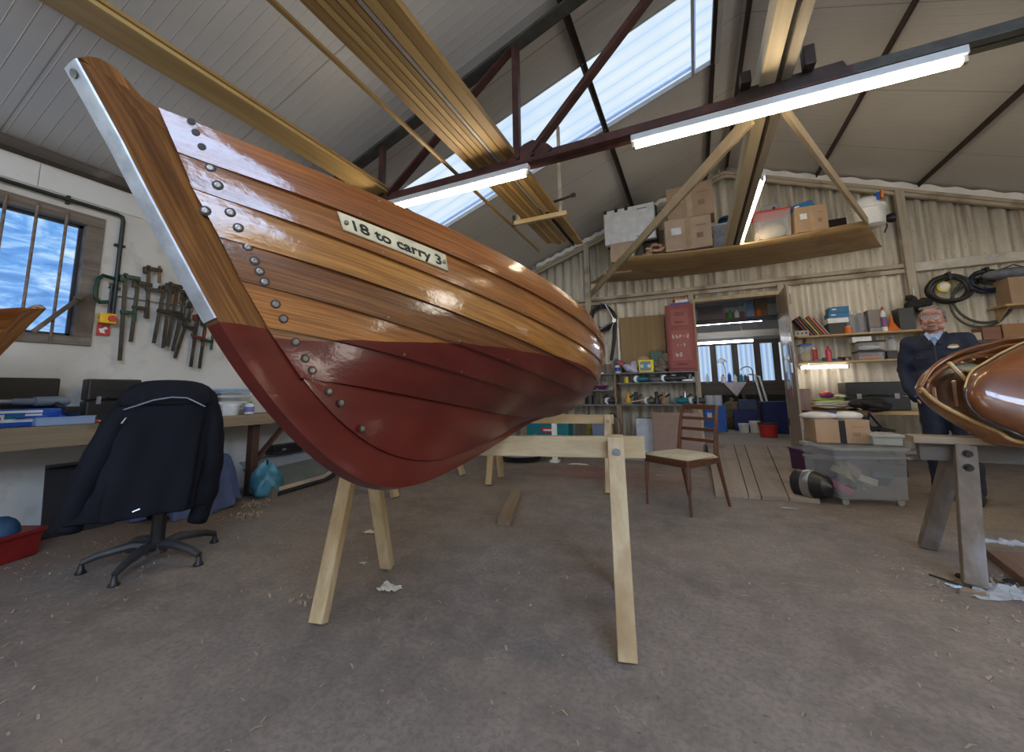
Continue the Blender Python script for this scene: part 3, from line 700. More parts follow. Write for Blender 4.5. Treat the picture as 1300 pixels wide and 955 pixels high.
# ================================================================== trestles
PINE = wood('new_pine', (.42, .30, .15), (.62, .48, .28), 0, 10, .6, stain=(.36, .24, .11))
PINEL = wood('new_pine_upright', (.42, .29, .14), (.64, .50, .30), 2, 10, .6, stain=(.34, .22, .10))
BOLT = paint('zinc_bolt', (.35, .36, .37), .3, .9, .2, 40)
def trestle(name, label, ends, z, feet, bh=.095, over=.0, bolt=True):
    """ends: two beam ends on plan; feet: list of four floor points"""
    c = (Vector(ends[0])+Vector(ends[1]))/2; t = thing(name, label, 'trestle', (c.x, c.y, 0), 0, None)
    a, b_ = Vector((ends[0][0]-c.x, ends[0][1]-c.y, z-bh/2)), Vector((ends[1][0]-c.x, ends[1][1]-c.y, z-bh/2)); d = (b_-a).normalized(); sd = Vector((0, 0, 1)).cross(d)
    mesh('beam', MB().bar(a, b_, .045, bh), PINE, t, bevel=.003)
    for k in range(0, len(feet), 2):
        for i, fpt in enumerate(feet[k:k+2]):
            F_ = Vector((fpt[0]-c.x, fpt[1]-c.y, 0)); s_ = 1 if (F_-Vector((c.x, c.y, 0))*0-a).dot(sd) > 0 else -1
            along = (F_-Vector((a.x, a.y, 0))).dot(d); T_ = Vector((a.x, a.y, 0))+d*along+sd*s_*.045+Vector((0, 0, z-.004))
            dd = (T_-F_).normalized(); out_ = dd.cross(d)
            mb = MB(); mb.bar(F_+dd*.012, T_, .045, .07, up=out_.cross(dd) if False else d)
            lg = mesh('leg', mb, PINEL, t, bevel=.003)
            if bolt:
                bp = T_-dd*.06; mesh('bolt', MB().cyl(bp, bp+sd*s_*.040, .007, 8).cyl(bp+sd*s_*.023, bp+sd*s_*.028, .019, 20).cyl(bp+sd*s_*.028, bp+sd*s_*.036, .011, 6), BOLT, lg)
        # tie between the two legs
        f1, f2 = [Vector((p[0]-c.x, p[1]-c.y, 0)) for p in feet[k:k+2]]
        tz = .50; m1 = f1.lerp(Vector((f1.x*.5+f2.x*.5, f1.y*.5+f2.y*.5, z)), tz/z); m2 = f2.lerp(Vector((f1.x*.5+f2.x*.5, f1.y*.5+f2.y*.5, z)), tz/z)
    return t
T1 = trestle('trestle', 'new pine trestle nearest the camera, its long beam crossing under the red hull', ((-1.80, 1.605), (-.228, 1.941)), .79, [(-1.57, 1.358), (-1.687, 1.928), (-.293, 1.629), (-.41, 2.20)])
mesh('cross_tie', MB().bar((-.62, -.12, .565), (-.66, .14, .565), .02, .09), PINE, T1)
T2 = trestle('trestle', 'pine trestle standing behind the near one, under the stern of the dinghy', ((-2.32, 4.16), (-.798, 4.305)), .748, [(-2.10, 3.96), (-2.16, 4.39), (-.83, 4.05), (-.875, 4.50)])
T3 = trestle('trestle', 'pine trestle mostly hidden behind the dinghy, only its feet showing left', ((-3.02, 3.0), (-2.98, 4.48)), .70, [(-2.70, 3.174), (-3.345, 3.16), (-2.643, 4.322), (-3.30, 4.31)])
# ================================================================== lamps
TUBE = emit('lit_fluorescent_tube', (1, .83, .56), 26)
CASE = paint('white_enamel_batten', (.62, .66, .70), .4, var=.05)
CAPM = paint('lamp_cap_metal', (.35, .34, .32), .4, .6)
def strip(label, a, b_, group=None, twin=False, down=(0, 0, -1)):
    a, b_ = Vector(a), Vector(b_); c = (a+b_)/2; t = thing('fluorescent_lamp', label, 'lamp', c, 0, None, None)
    A, B_ = a-c, b_-c; d = (B_-A).normalized(); dn = Vector(down)
    mesh('housing', MB().bar(A-dn*.045, B_-dn*.045, .058, .05, up=(0, 0, 1), ext=.03), CASE, t, bevel=.006)
    mesh('tube', MB().cyl(A, B_, .026, 16), TUBE, t, smooth=AU)
    for P, s in ((A, -1), (B_, 1)):
        h = MB().box(P+d*s*.014-dn*.02, (.028, .03, .085), Matrix((d, Vector((0, 0, 1)).cross(d), Vector((0, 0, 1)))).transposed()); mesh('lamp_holder', h, CAPM, t, bevel=.004)
    return t
strip('long lit strip lamp under the truss right of the timber beam', (-.27, 2.78, 2.735), (1.42, 2.78, 2.735))
strip('lit strip lamp under the truss, left end hidden by the dinghy', (-2.78, 2.78, 2.735), (-1.12, 2.78, 2.735))
strip('lit strip lamp running along the ridge beam above the high shelf', (.72, 4.30, 3.0), (.70, 6.72, 3.0))
strip('lit strip lamp farther right on the truss tie', (3.0, 2.78, 2.735), (4.7, 2.78, 2.735))
strip('added unseen strip lamp behind the camera, left', (-3.2, -1.9, 2.9), (-1.5, -1.9, 2.9))  # this and the next two: lamps out of view, added to brighten the shed
strip('added unseen strip lamp behind the camera, middle', (.1, -1.9, 2.9), (1.8, -1.9, 2.9))
strip('added unseen strip lamp behind the camera, right', (3.2, -1.9, 2.9), (4.9, -1.9, 2.9))
# ================================================================== timber overhead
GOLD = wood('golden_softwood', (.36, .22, .07), (.58, .40, .15), 1, 9, .5, bump=.1)
GOLDD = wood('brown_softwood', (.21, .115, .035), (.42, .26, .09), 1, 9, .5, bump=.1)
BEAMM = wood('pale_beam_timber', (.50, .40, .24), (.68, .57, .38), 1, 7, .55)
q = MB().span(-.045, .045, -3.4, 3.4, 0, .15)
tag(mesh('ridge_beam', q, BEAMM, bevel=.005), 'pale timber beam running lengthwise on top of the truss tie toward the high shelf', 'beam', loc=(.555, 3.9, 2.95))
tag(mesh('ridge_beam', MB().span(-.03, .03, -3.4, 3.4, 0, .13), wood('grey_beam_timber', (.22, .18, .13), (.40, .34, .26), 1, 7, .6), bevel=.005), 'greyer timber beam alongside the pale lengthwise beam, on its right', 'beam', loc=(.66, 3.9, 2.95))
q = MB().bar((.50, 3.12, 2.93), (-1.66, 7.28, 2.80), .03, .11)
tag(mesh('brace', q, wood('brace_timber_left', (.34, .25, .15), (.52, .41, .26), 0, 2, .6), bevel=.003), 'long timber brace from the truss middle down to the left end of the high shelf', 'brace')
q = MB().bar((.66, 3.05, 2.93), (2.07, 6.12, 3.03), .03, .10)
tag(mesh('brace', q, wood('brace_timber_right', (.40, .30, .18), (.58, .46, .30), 0, 2, .6), bevel=.003), 'timber brace from the truss middle to the front right corner of the high shelf', 'brace')
def plank(label, x0, x1, y0, y1, z, th, mat, nm='stored_plank', moulded=False, group=None, skew=0):
    w_ = x1-x0; L = y1-y0; q = MB()
    if moulded:
        q.poly([(-w_/2, -L/2, 0), (w_/2, -L/2, 0), (w_/2, -L/2, th*.6), (w_*.25, -L/2, th), (-w_*.25, -L/2, th), (-w_/2, -L/2, th*.6)], (0, 1, 0), L)
    else: q.box((0, 0, th/2), (w_, L, th))
    o = mesh(nm, q, mat, bevel=.002); tag(o, label, 'plank', group, ((x0+x1)/2, (y0+y1)/2, z)); o.rotation_euler = (0, 0, skew); return o
G1 = 'long boards stored flat across the truss tie'
defs = [(-1.665, -1.60), (-1.595, -1.555), (-1.550, -1.505), (-1.500, -1.46), (-1.455, -1.42)]
lab = ['moulded board at the left edge of the overhead bundle', 'moulded board second from the left edge of the overhead bundle', 'moulded board third from the left edge of the overhead bundle', 'moulded board fourth from the left edge of the overhead bundle', 'moulded board left of the grey strip in the overhead bundle']
for k, (x0, x1) in enumerate(defs): plank(lab[k], x0, x1, .2, 4.85+.05*(k % 3), 2.951+.001*k, .045+.006*(k % 2), GOLD if k % 2 else GOLDD, moulded=True, group=G1)
plank('thin silvery grey strip lying in the middle of the overhead bundle', -1.410, -1.385, .2, 3.85, 2.951, .03, paint('grey_strip', (.34, .30, .28), .4), 'stored_strip', group=G1)
plank('wide golden board right of the grey strip in the overhead bundle', -1.378, -1.315, .2, 3.95, 2.951, .05, GOLD, group=G1)
plank('wide golden board at the right edge of the overhead bundle', -1.310, -1.235, .2, 4.75, 2.951, .05, GOLDD, group=G1)
plank('upper board stacked on the right side of the overhead bundle', -1.37, -1.27, .2, 5.2, 3.003, .03, GOLD, group=G1)
plank('thin brown batten lying alone left of the overhead bundle', -1.842, -1.815, .3, 5.1, 2.951, .022, GOLDD, 'stored_batten', skew=.018)
plank('broad golden board lying alone across the truss tie at the left', -2.82, -2.60, -.8, 3.05, 2.951, .026, GOLD)
plank('second broad board lying on top of the lone broad board', -2.80, -2.585, -.8, 3.02, 2.978, .022, GOLDD)
t = thing('timber_rack', 'hanging rack with a pale crossbar holding the far end of the overhead boards', 'rack', (-1.47, 4.0, 2.9))
mesh('crossbar', MB().box((.02, 0, .02), (.62, .045, .05)), PINE, t, bevel=.003)
for x in (-.24, .26): mesh('hanger', MB().box((x, 0, .55), (.035, .02, 1.0)), FRV, t)
mesh('clamp_bar', MB().cyl((.12, -.05, .14), (.42, -.12, .14), .014, 10).cyl((.42, -.12, .14), (.46, -.13, .14), .022, 10), DARK, t)
mesh('clamp_foot', MB().box((-.30, 0, .05), (.025, .03, .13)), DARK, t, bevel=.003)
# ================================================================== high plywood shelf
PLY = wood('plywood_underside', (.34, .21, .09), (.52, .36, .17), 0, 5, .6, stain=(.27, .16, .07))
SHZ = 3.02
t = thing('high_shelf', 'deep plywood shelf slung high across the gable wall, loaded with boxes', 'shelf', (.48, 6.70, SHZ))
nx, ny = 30, 6; P = []; x0_ = lambda j: -1.40-.75*j/ny
for i in range(nx+1):
    P.append([(x0_(j)+(1.57+.55*j/ny-x0_(j))*i/nx, -.64+1.25*j/ny, -.035*math.sin(PI*j/ny)-.07*math.sin(PI*i/nx)) for j in range(ny+1)])
mesh('board', MB().grid(P), PLY, t, smooth=True, solid=.018)
mesh('front_lip', MB().span(-1.36, -1.32, -.66, -.62, -.02, .16), PINEL, t)
mesh('bracket', MB().span(-1.75, -1.30, -.1, -.02, -.08, .0), FR, t)
DKB = paint('dark_void_cardboard', (.04, .03, .025), .8)
CARD = paint('brown_cardboard', (.40, .27, .17), .75, var=.1, scale=5)
CARD2 = paint('pale_cardboard', (.50, .36, .25), .75, var=.1, scale=5)
CARD3 = paint('dark_cardboard', (.28, .18, .11), .75, var=.1, scale=5)
TAPE = paint('glossy_parcel_tape', (.46, .33, .19), .2)
WHT = paint('white_label', (.75, .78, .80), .4)
BLK = paint('black_plastic', (.016, .016, .018), .4)
BLKM = paint('matt_black_cloth', (.014, .014, .017), .85)
WHP = paint('white_plastic', (.74, .75, .74), .35)
BLU = paint('blue_plastic', (.02, .09, .42), .35)
REDP = paint('red_plastic', (.48, .03, .025), .35)
GRN = paint('green_plastic', (.05, .38, .06), .35)
YEL = paint('yellow_plastic', (.75, .60, .03), .4)
ORG = paint('orange_plastic', (.75, .18, .03), .4)
TEAL = paint('teal_plastic', (.01, .16, .19), .35)
MET = paint('bare_metal', (.45, .47, .5), .3, .9)
GRY = paint('grey_plastic', (.25, .26, .28), .4)
CLR = clear('clear_tub_plastic', (.55, .57, .60), .2, .38)
CLR2 = clear('cloudy_crate_plastic', (.40, .44, .50), .3, .39)
PURP = paint('purple_plastic', (.13, .02, .16), .4)
def carton(label, X, Y, Z, w_, d_, h_, mat=CARD, rot=0, tape=TAPE, lab_=True, group=None, tilt=0, ink=True, nm='cardboard_box', cat='box'):
    t = thing(nm, label, cat, (X, Y, Z), rot, group); t.rotation_euler = (0, tilt, rot)
    q = MB().box((0, 0, h_/2), (w_, d_, h_)); mesh('carton', q, mat, t, bevel=.004)
    mesh('flap', MB().box((0, -d_/4-.001, h_+.002), (w_*.99, d_/2-.004, .004)).box((0, d_/4+.001, h_+.002), (w_*.99, d_/2-.004, .004)), mat, t)
    if tape is not None: mesh('tape', MB().box((0, -d_/2-.001, h_*.5), (w_*.12, .002, h_*.98)).box((0, 0, h_+.0045), (w_*.12, d_, .002)), tape, t)
    if lab_: mesh('shipping_label', MB().box((-w_*.25, -d_/2-.0015, h_*.62), (w_*.22, .002, h_*.22)), WHT, t)
    if ink: mesh('printed_mark', MB().box((w_*.28, -d_/2-.001, h_*.72), (w_*.22, .0015, h_*.03)).box((w_*.25, -d_/2-.001, h_*.4), (w_*.14, .0015, h_*.16)), CARD3, t)
    return t
def slotbox(fn, label, Y, x0, x1, y0, y1, d_, z=None, **k):
    X, w_, Z, h_ = slot(Y, x0, x1, y0, y1); return fn(label, X, Y+d_/2, Z if z is None else z, w_, d_, h_, **k)
def tub(label, X, Y, Z, w_, d_, h_, mat=CLR, lid=REDP, contents=None, rot=0, nm='storage_tub', group=None, cat='tub'):
    t = thing(nm, label, cat, (X, Y, Z), rot, group); q = MB().box((0, 0, h_/2), (w_*.92, d_*.92, h_), taper=1.08); mesh('tub', q, mat, t, bevel=.01)
    if lid is not None: mesh('lid', MB().box((0, 0, h_+.008), (w_*1.05, d_*1.05, .02)).box((0, 0, h_+.02), (w_*.9, d_*.9, .008)), lid, t, bevel=.005)
    else: mesh('rim', MB().span(-w_/2, w_/2, -d_/2-.01, -d_/2+.005, h_-.02, h_).span(-w_/2, w_/2, d_/2-.005, d_/2+.01, h_-.02, h_).span(-w_/2-.01, -w_/2+.005, -d_/2, d_/2, h_-.02, h_).span(w_/2-.005, w_/2+.01, -d_/2, d_/2, h_-.02, h_), mat, t)
    if contents is not None: mesh('contents', MB().ell((0, 0, h_*.35), (w_*.4, d_*.38, h_*.34), 10, 6), contents, t, smooth=True)
    return t
def bucket(label, X, Y, Z, r, h_, mat=WHP, lid=None, group=None, nm='bucket', cat='bucket'):
    t = thing(nm, label, cat, (X, Y, Z), 0, group)
    mesh('pail', MB().lathe([(r*.82, 0), (r*.86, .004), (r*.97, h_*.8), (r*1.03, h_*.82), (r*1.03, h_*.86), (r, h_*.88), (r*1.02, h_), (r*.97, h_), (r*.8, .02), (0, .02)], n=24), mat, t, smooth=AU)
    if lid is not None: mesh('lid', MB().lathe([(r*1.06, h_-.012), (r*1.06, h_+.006), (r*.95, h_+.008), (r*.9, h_), (0, h_)], n=24), lid, t, smooth=AU)
    mesh('handle', MB().tube([(r*math.cos(a), -.01-r*.9*math.sin(a)*.6, h_*.85-r*.7*math.sin(a)) for a in [PI*i/10 for i in range(11)]], .0025, 6), MET, t); return t
def bottle(label, X, Y, Z, r, h_, mat=WHP, cap=WHP, band=None, group=None, nm='bottle', cat='bottle'):
    t = thing(nm, label, cat, (X, Y, Z), 0, group)
    mesh('body', MB().lathe([(r*.9, 0), (r, .004), (r, h_*.66), (r*.8, h_*.76), (r*.38, h_*.84), (r*.36, h_*.9)], n=16), mat, t, smooth=AU)
    mesh('cap', MB().lathe([(r*.42, h_*.86), (r*.45, h_*.87), (r*.42, h_*.99), (0, h_)], n=14), cap, t, smooth=AU)
    if band is not None: mesh('paper_label', MB().lathe([(r*1.01, h_*.18), (r*1.015, h_*.2), (r*1.015, h_*.56), (r*1.01, h_*.58)], n=16), band, t, smooth=AU)
    return t
def can(label, X, Y, Z, r, h_, mat, top=MET, group=None, nm='tin_can', cat='can'):
    t = thing(nm, label, cat, (X, Y, Z), 0, group)
    mesh('body', MB().lathe([(r*.97, 0), (r, .004), (r, h_-.006), (r*.97, h_)], n=18), mat, t, smooth=AU)
    mesh('lid', MB().lathe([(r*1.03, h_-.004), (r*1.03, h_+.003), (r*.92, h_+.003), (r*.9, h_-.001), (0, h_-.001)], n=18), top, t, smooth=AU); return t
def coil(label, X, Y, Z, R_, r, turns, mat, squash=1.1, nm='coiled_hose', cat='hose', spread=.06, seed=1, tie=None):
    t = thing(nm, label, cat, (X, Y, Z)); rn = random.Random(seed); P = []
    for i in range(int(turns*26)):
        a = 2*PI*i/26; rr = R_*(1+.10*math.sin(a*1.37+seed)+.06*math.sin(a*.31)); P.append((rr*math.cos(a), -.04-spread*(i/(turns*26.))+.012*math.sin(a*2.1+seed), rr*squash*math.sin(a)))
    mesh('hose', MB().tube(P, r, 6), mat, t, smooth=True)
    mesh('tie', MB().box((0, -.05-spread/2, R_*squash), (.03, spread+.05, r*5)), tie or BLK, t, bevel=.003); return t
def case(label, X, Y, Z, w_, d_, h_, mat=BLK, rot=0, handle=True, latch=GRY, nm='tool_case', cat='case', tilt=0):
    t = thing(nm, label, cat, (X, Y, Z), rot); t.rotation_euler = (tilt, 0, rot)
    mesh('shell', MB().box((0, 0, h_*.24), (w_, d_, h_*.48)).box((0, 0, h_*.75), (w_*.99, d_*.98, h_*.50)), mat, t, bevel=min(.012, h_*.1))
    mesh('rib', MB().box((0, -d_/2-.003, h_*.25), (w_*.7, .008, h_*.06)).box((0, -d_/2-.003, h_*.75), (w_*.7, .008, h_*.06)), mat, t)
    for s in (-.3, .3): mesh('latch', MB().box((w_*s, -d_/2-.006, h_*.5), (w_*.08, .012, h_*.18)), latch, t, bevel=.002)
    if handle: mesh('handle', MB().tube([(-w_*.14, -d_/2, h_*.55), (-w_*.14, -d_/2-.03, h_*.55), (w_*.14, -d_/2-.03, h_*.55), (w_*.14, -d_/2, h_*.55)], .008, 8), mat, t)
    return t
# --- things on the high shelf
ZS = SHZ+.012
YS = 6.18
X_, w_, z_, h_ = slot(YS+.02, 765, 833, 262, 308)
carton('small plain carton under the white case at the left end of the high shelf', slot(YS, 775, 803, 308, 328)[0], YS+.25, ZS, .36, .30, .30, mat=CARD2, lab_=False, tape=None, ink=False)
t = thing('white_equipment_case', 'large white plastic equipment case with black feet standing upright on the high shelf', 'case', (X_, YS+.30, ZS+.33), -.05); 
mesh('shell', MB().box((0, -.05, h_/2), (w_, .10, h_)), WHP, t, bevel=.014)
mesh('back_shell', MB().box((.02, .06, h_/2-.01), (w_, .11, h_)), BLK, t, bevel=.014)
for s in (-.46, -.24, -.04): mesh('latch', MB().box((w_*s, -.06, h_-.02), (.05, .10, .06)), BLK, t, bevel=.004)
mesh('badge', MB().box((w_*.26, -.102, h_*.88), (.15, .003, .02)).box((w_*.2, -.102, h_*.12), (.13, .003, .012)), GRY, t)
slotbox(carton, 'carton with taped seams on the high shelf directly right of the white case', YS, 845, 905, 276, 316, .40, z=ZS, mat=CARD2, rot=.03)
slotbox(carton, 'carton with white shipping labels stacked on top of another, high shelf left', YS, 848, 908, 234, 275, .38, z=ZS+.005+slot(YS, 845, 905, 276, 316)[3], mat=CARD, rot=-.04)
slotbox(carton, 'narrow carton behind the stacked pair on the high shelf', YS+.55, 832, 856, 250, 292, .25, z=ZS, mat=CARD3, lab_=False, ink=False)
X_, w_, z_, h_ = slot(YS, 812, 845, 302, 320)
t = thing('block_pile', 'heap of short sawn softwood blocks on the high shelf below the white case', 'wood', (X_, YS+.1, ZS)); rn = random.Random(3)
for k in range(22): mesh('wood_block', MB().box((rn.uniform(-.13, .15), rn.uniform(-.05, .1), .02+.045*(k % 4)), (.09, .04, .035), (0, rn.uniform(-.4, .4)*(k % 4 > 1), rn.uniform(-.7, .7))), wood('pink_softwood', (.52, .30, .19), (.66, .42, .28), 0, 14, .6), t)
t = thing('glossy_bag_stack', 'stack of shiny dark blue plastic bags behind the ridge beam on the high shelf', 'bag', (slot(YS+.2, 905, 935, 240, 280)[0], YS+.35, ZS+.22))
for k in range(4): mesh('bag', MB().ell((.01*k, 0, .04+.07*k), (.17-.02*k, .16, .05), 16, 8), paint('glossy_blue_black_film', (.01, .05, .12), .12), t, smooth=True)
slotbox(tub, 'clear tub under the shiny bags on the high shelf', YS+.1, 905, 948, 278, 306, .35, z=ZS, mat=CLR, lid=paint('clear_lid', (.45, .5, .5), .3), contents=GRY)
slotbox(tub, 'clear tub with a red lid on the high shelf right of the ridge lamp', YS, 960, 1007, 262, 295, .34, z=ZS, lid=REDP, contents=paint('tub_contents_cream', (.5, .45, .36), .7))
X_, w_, z_, h_ = slot(YS+.25, 966, 1000, 232, 262)
t = thing('plastic_sack', 'tall clear plastic sack of dark things standing behind the red-lidded tub', 'bag', (X_, YS+.50, ZS))
mesh('film', MB().box((0, 0, .32), (.30, .2, .64), taper=.8), clear('crinkled_clear_film', (.55, .6, .68), .12, .4), t, bevel=.03)
mesh('contents', MB().box((0, .0, .22), (.24, .14, .42), taper=.9), paint('navy_contents', (.02, .03, .06), .5), t, bevel=.03)
mesh('clip', MB().box((.02, -.105, .52), (.03, .02, .10)), BLK, t)
slotbox(carton, 'open-topped carton with pink and green papers on the high shelf', YS, 1010, 1052, 258, 290, .34, z=ZS, mat=CARD, rot=.06)
X_, w_, z_, h_ = slot(YS+.05, 1004, 1034, 240, 256)
carton('slim blue printed box lying tilted on the open carton', X_, YS+.15, ZS+.34, .24, .2, .08, mat=paint('blue_print', (.02, .14, .34), .4), tape=None, ink=False, tilt=-.2)
X_, w_, z_, h_ = slot(YS, 1094, 1134, 248, 280)
bucket('white bucket at the right end of the high shelf, by the brace', X_, YS+.2, ZS+.01, .17, .26)
t = thing('white_plastic_bag', 'white carrier bag with a blue and orange print on the bucket of the high shelf', 'bag', (X_-.04, YS+.2, ZS+.27))
mesh('bag', MB().ell((0, 0, .05), (.16, .12, .08), 16, 8, rot=(0, -.25, 0)), WHP, t, smooth=True)
mesh('printed_band', MB().box((.12, -.06, .1), (.035, .06, .1), (0, .1, 0)), BLU, t, bevel=.004); mesh('printed_band', MB().box((.165, -.06, .12), (.03, .06, .1), (0, .1, 0)), ORG, t, bevel=.004)
t = thing('spotlight', 'small dark work lamp clipped behind the white bucket', 'lamp', (X_+.27, YS+.55, ZS+.2)); mesh('head', MB().lathe([(.03, 0), (.06, .05), (.065, .1), (0, .1)], n=14, axis='x'), BLK, t, smooth=AU); mesh('arm', MB().tube([(0, 0, 0), (.02, 0, -.1), (-.02, 0, -.19)], .008, 6), BLK, t)
carton('dark box tucked behind the open carton on the high shelf', slot(YS+.4, 1052, 1075, 262, 288)[0], YS+.7, ZS, .3, .3, .3, mat=DKB, tape=None, lab_=False, ink=False)
# ================================================================== left wall: pipe, switch, clamps
PIPE = paint('dark_green_conduit', (.012, .02, .018), .4)
q = MB().tube([(XL+.035, YB+.3, 2.60), (XL+.035, 1.60, 2.60), (XL+.035, 1.635, 2.59), (XL+.035, 1.645, 2.55), (XL+.035, 1.645, 1.70)], .016, 10)
t = thing('conduit', 'dark conduit pipe running above the window and down to the yellow switch', 'pipe', (0, 0, 0)); mesh('tube', q, PIPE, t, smooth=AU)
for y in (-1.2, .2, 1.30): mesh('pipe_clip', MB().box((XL+.02, y, 2.6), (.04, .02, .07)), PIPE, t, bevel=.003)
for z in (2.33, 1.95): mesh('pipe_clip', MB().box((XL+.02, 1.645, z), (.04, .07, .02)), PIPE, t, bevel=.003)
p = atX(XL+.04, 135, 404)
t = thing('emergency_switch', 'yellow emergency stop box with a red button on the white wall', 'switch', (XL+.012, p.y, p.z-.045))
mesh('box', MB().box((.04, 0, .04), (.07, .105, .085)), paint('yellow_switch_box', (.85, .48, .02), .4), t, bevel=.006); mesh('button', MB().cyl((.075, .02, .04), (.095, .02, .04), .026, 16), REDP, t)
p = atX(XL+.01, 131, 419)
t = thing('safety_sign', 'small red square sign with a white symbol below the yellow switch', 'sign', (XL+.013, p.y, p.z))
mesh('panel', MB().box((0, 0, 0), (.004, .085, .095)), REDP, t); mesh('symbol', MB().poly([(.003, -.02, -.025), (.003, .012, -.03), (.003, .004, 0), (.003, .028, .012), (.003, .012, .03), (.003, -.01, .012), (.003, -.03, .006)], (1, 0, 0), .001), WHP, t)
q = MB().box((0, 0, 0), (.03, 1.25, .035)); rail_y = 2.35; p = atX(XL+.03, 200, 365)
tag(mesh('clamp_rail', q, paint('clamp_rail_paint', (.5, .48, .44), .6), bevel=.003), 'narrow pale rail screwed to the left wall for hanging clamps', 'rail', loc=(XL+.017, 2.25, 1.90))
IRON = paint('dark_tool_iron', (.045, .04, .035), .42, .7, .3, 30); GRNI = paint('green_tool_iron', (.008, .05, .03), .4, .2)
BARM = paint('worn_steel_bar', (.055, .05, .045), .4, .5, .3, 20)
def gclamp(label, y, z, s=1.):
    t = thing('g_clamp', label, 'clamp', (XL+.06, y, z))
    P = [(0, -.06*s, .10*s), (0, .03*s, .115*s), (0, .06*s, .10*s)]
    mesh('frame', MB().tube([(0, .05*s, .11*s), (0, -.02*s, .12*s), (0, -.05*s, .08*s), (0, -.055*s, 0), (0, -.05*s, -.08*s), (0, -.02*s, -.11*s), (0, .03*s, -.10*s)], .016*s, 8), GRNI, t, smooth=AU)
    mesh('spindle', MB().cyl((0, .04*s, .06*s), (0, .04*s, -.26*s), .009*s, 8).cyl((0, .04*s, .05*s), (0, .04*s, .065*s), .018*s, 10), IRON, t); mesh('tommy_bar', MB().cyl((0, -.02*s, -.24*s), (0, .10*s, -.24*s), .005, 6), IRON, t); return t
def sash(label, px, py0, px1, py1, kind=0, mat=IRON, bar=BARM):
    a = atX(XL+.06, px, py0); b_ = atX(XL+.06, px1, py1); c = a
    t = thing('bar_clamp', label, 'clamp', c); d = b_-a; L = d.length; u = d.normalized(); sd = Vector((1, 0, 0))
    mesh('bar', MB().bar(Vector((0, 0, 0)), d, .010, .028, up=u.cross(sd)), bar, t)
    e = u.cross(sd); e = e if e.y > 0 else -e
    mesh('head', MB().bar(u*.03-e*.02, u*.03+e*.10, .03, .035, up=u).bar(u*.02-e*.02, u*.08-e*.02, .03, .04, up=e), mat, t, bevel=.003)
    mesh('jaw', MB().bar(u*(L*.45)-e*.02, u*(L*.45)+e*.09, .028, .03, up=u), mat, t, bevel=.003)
    mesh('handle', MB().cyl(u*(L*.30)+e*.08, u*(L*.30-.16)+e*.08 if kind else u*(L*.42+.10)+e*.08, .013, 10), wood('clamp_handle_wood', (.12, .06, .025), (.25, .13, .05), 2, 12) if kind else mat, t); return t
p = atX(XL+.06, 133, 368); gclamp('green cast-iron G-clamp hanging on the wall beside the conduit', p.y, p.z)
for i, a in enumerate([('long thin bar clamp with green jaws, leftmost of the row', 160, 347, 152, 458, 0, GRNI), ('bar clamp with a dark curled head hanging second in the row', 176, 355, 166, 434, 0, IRON), ('bar clamp whose tip rises highest above the rail', 189, 337, 187, 405, 1, IRON),
     ('black bar clamp leaning left in the middle of the row', 209, 362, 195, 436, 1, IRON), ('dark bar clamp fanned to the left, middle of the row', 217, 358, 207, 442, 1, IRON), ('dark bar clamp just right of the middle of the row', 226, 365, 212, 440, 0, IRON),
     ('steel bar clamp slanting down left, right of the middle', 236, 372, 219, 446, 1, IRON), ('slim steel bar clamp near the boat stem', 246, 382, 222, 455, 0, IRON), ('reddish rusty bar clamp close to the boat stem', 252, 398, 242, 466, 0, paint('rust_red_iron', (.14, .03, .02), .5, .4)), ('last bar clamp of the row, partly behind the boat stem', 262, 404, 253, 468, 0, GRNI)]): sash('%s' % a[0], *a[1:6], mat=a[6])
# ================================================================== workbench along the left wall
BW = wood('bench_timber', (.20, .145, .085), (.38, .29, .18), 1, 7, .7, stain=(.10, .07, .045))
BX0, BX1, BZ = XL+.02, -4.10, .815
t = thing('workbench', 'long rough timber workbench against the white left wall', 'workbench', (0, 0, 0))
mesh('worktop', MB().span(BX0, BX1-.02, YB+.3, 5.2, BZ-.03, BZ), BW, t, bevel=.003)
mesh('front_board', MB().span(BX1-.02, BX1+.02, YB+.3, 1.55, BZ-.15, BZ-.001).span(BX1-.02, BX1+.02, 1.56, 5.2, BZ-.105, BZ-.001), BW, t, bevel=.003)
BRD = wood('brown_stained_leg', (.05, .022, .015), (.10, .045, .03), 2, 8, .6)
for y in (-2.2, .1, 2.72, 4.9):
    mesh('leg', MB().span(BX1-.13, BX1-.04, y-.035, y+.035, 0, BZ-.03), BRD, t, bevel=.004)
    if y > 2: mesh('brace', MB().bar((BX1-.085, y, .30), (BX1-.085, y+.42, BZ-.05), .03, .06, up=(1, 0, 0)), BRD, t)
def bx(px, py, z=BZ, X=None):   # point on the bench top
    p = atZ(z, px, py); return p
def onb(px, X): return atX(X, px, 520).y
case('open black toolbox lid standing against the wall under the window', XL+.12, onb(73, -4.42)-.29, BZ, .56, .10, .34, rot=PI/2, handle=False)
t = case('blue tool case with a paper label on the left workbench', -4.27, onb(42, -4.2)-.02, BZ, .50, .22, .12, mat=BLU, rot=PI/2, latch=BLU)
mesh('paper_label', MB().box((-.04, -.1115, .07), (.19, .002, .08)), WHP, t); mesh('printed_picture', MB().box((-.07, -.113, .075), (.09, .002, .04)), TEAL, t)
Y0 = onb(45, -4.25)
t = thing('cordless_drill', 'grey and black cordless drill lying on the blue tool case', 'drill', (-4.27, Y0+.04, BZ+.125), 0)
mesh('body', MB().lathe([(.012, -.16), (.022, -.14), (.024, -.05), (.034, -.04), (.036, .10), (.028, .13), (0, .135)], c=(0, 0, .045), n=14, mat=Matrix.Rotation(-PI/2, 4, 'X')), paint('drill_grey', (.16, .2, .24), .4), t, smooth=AU)
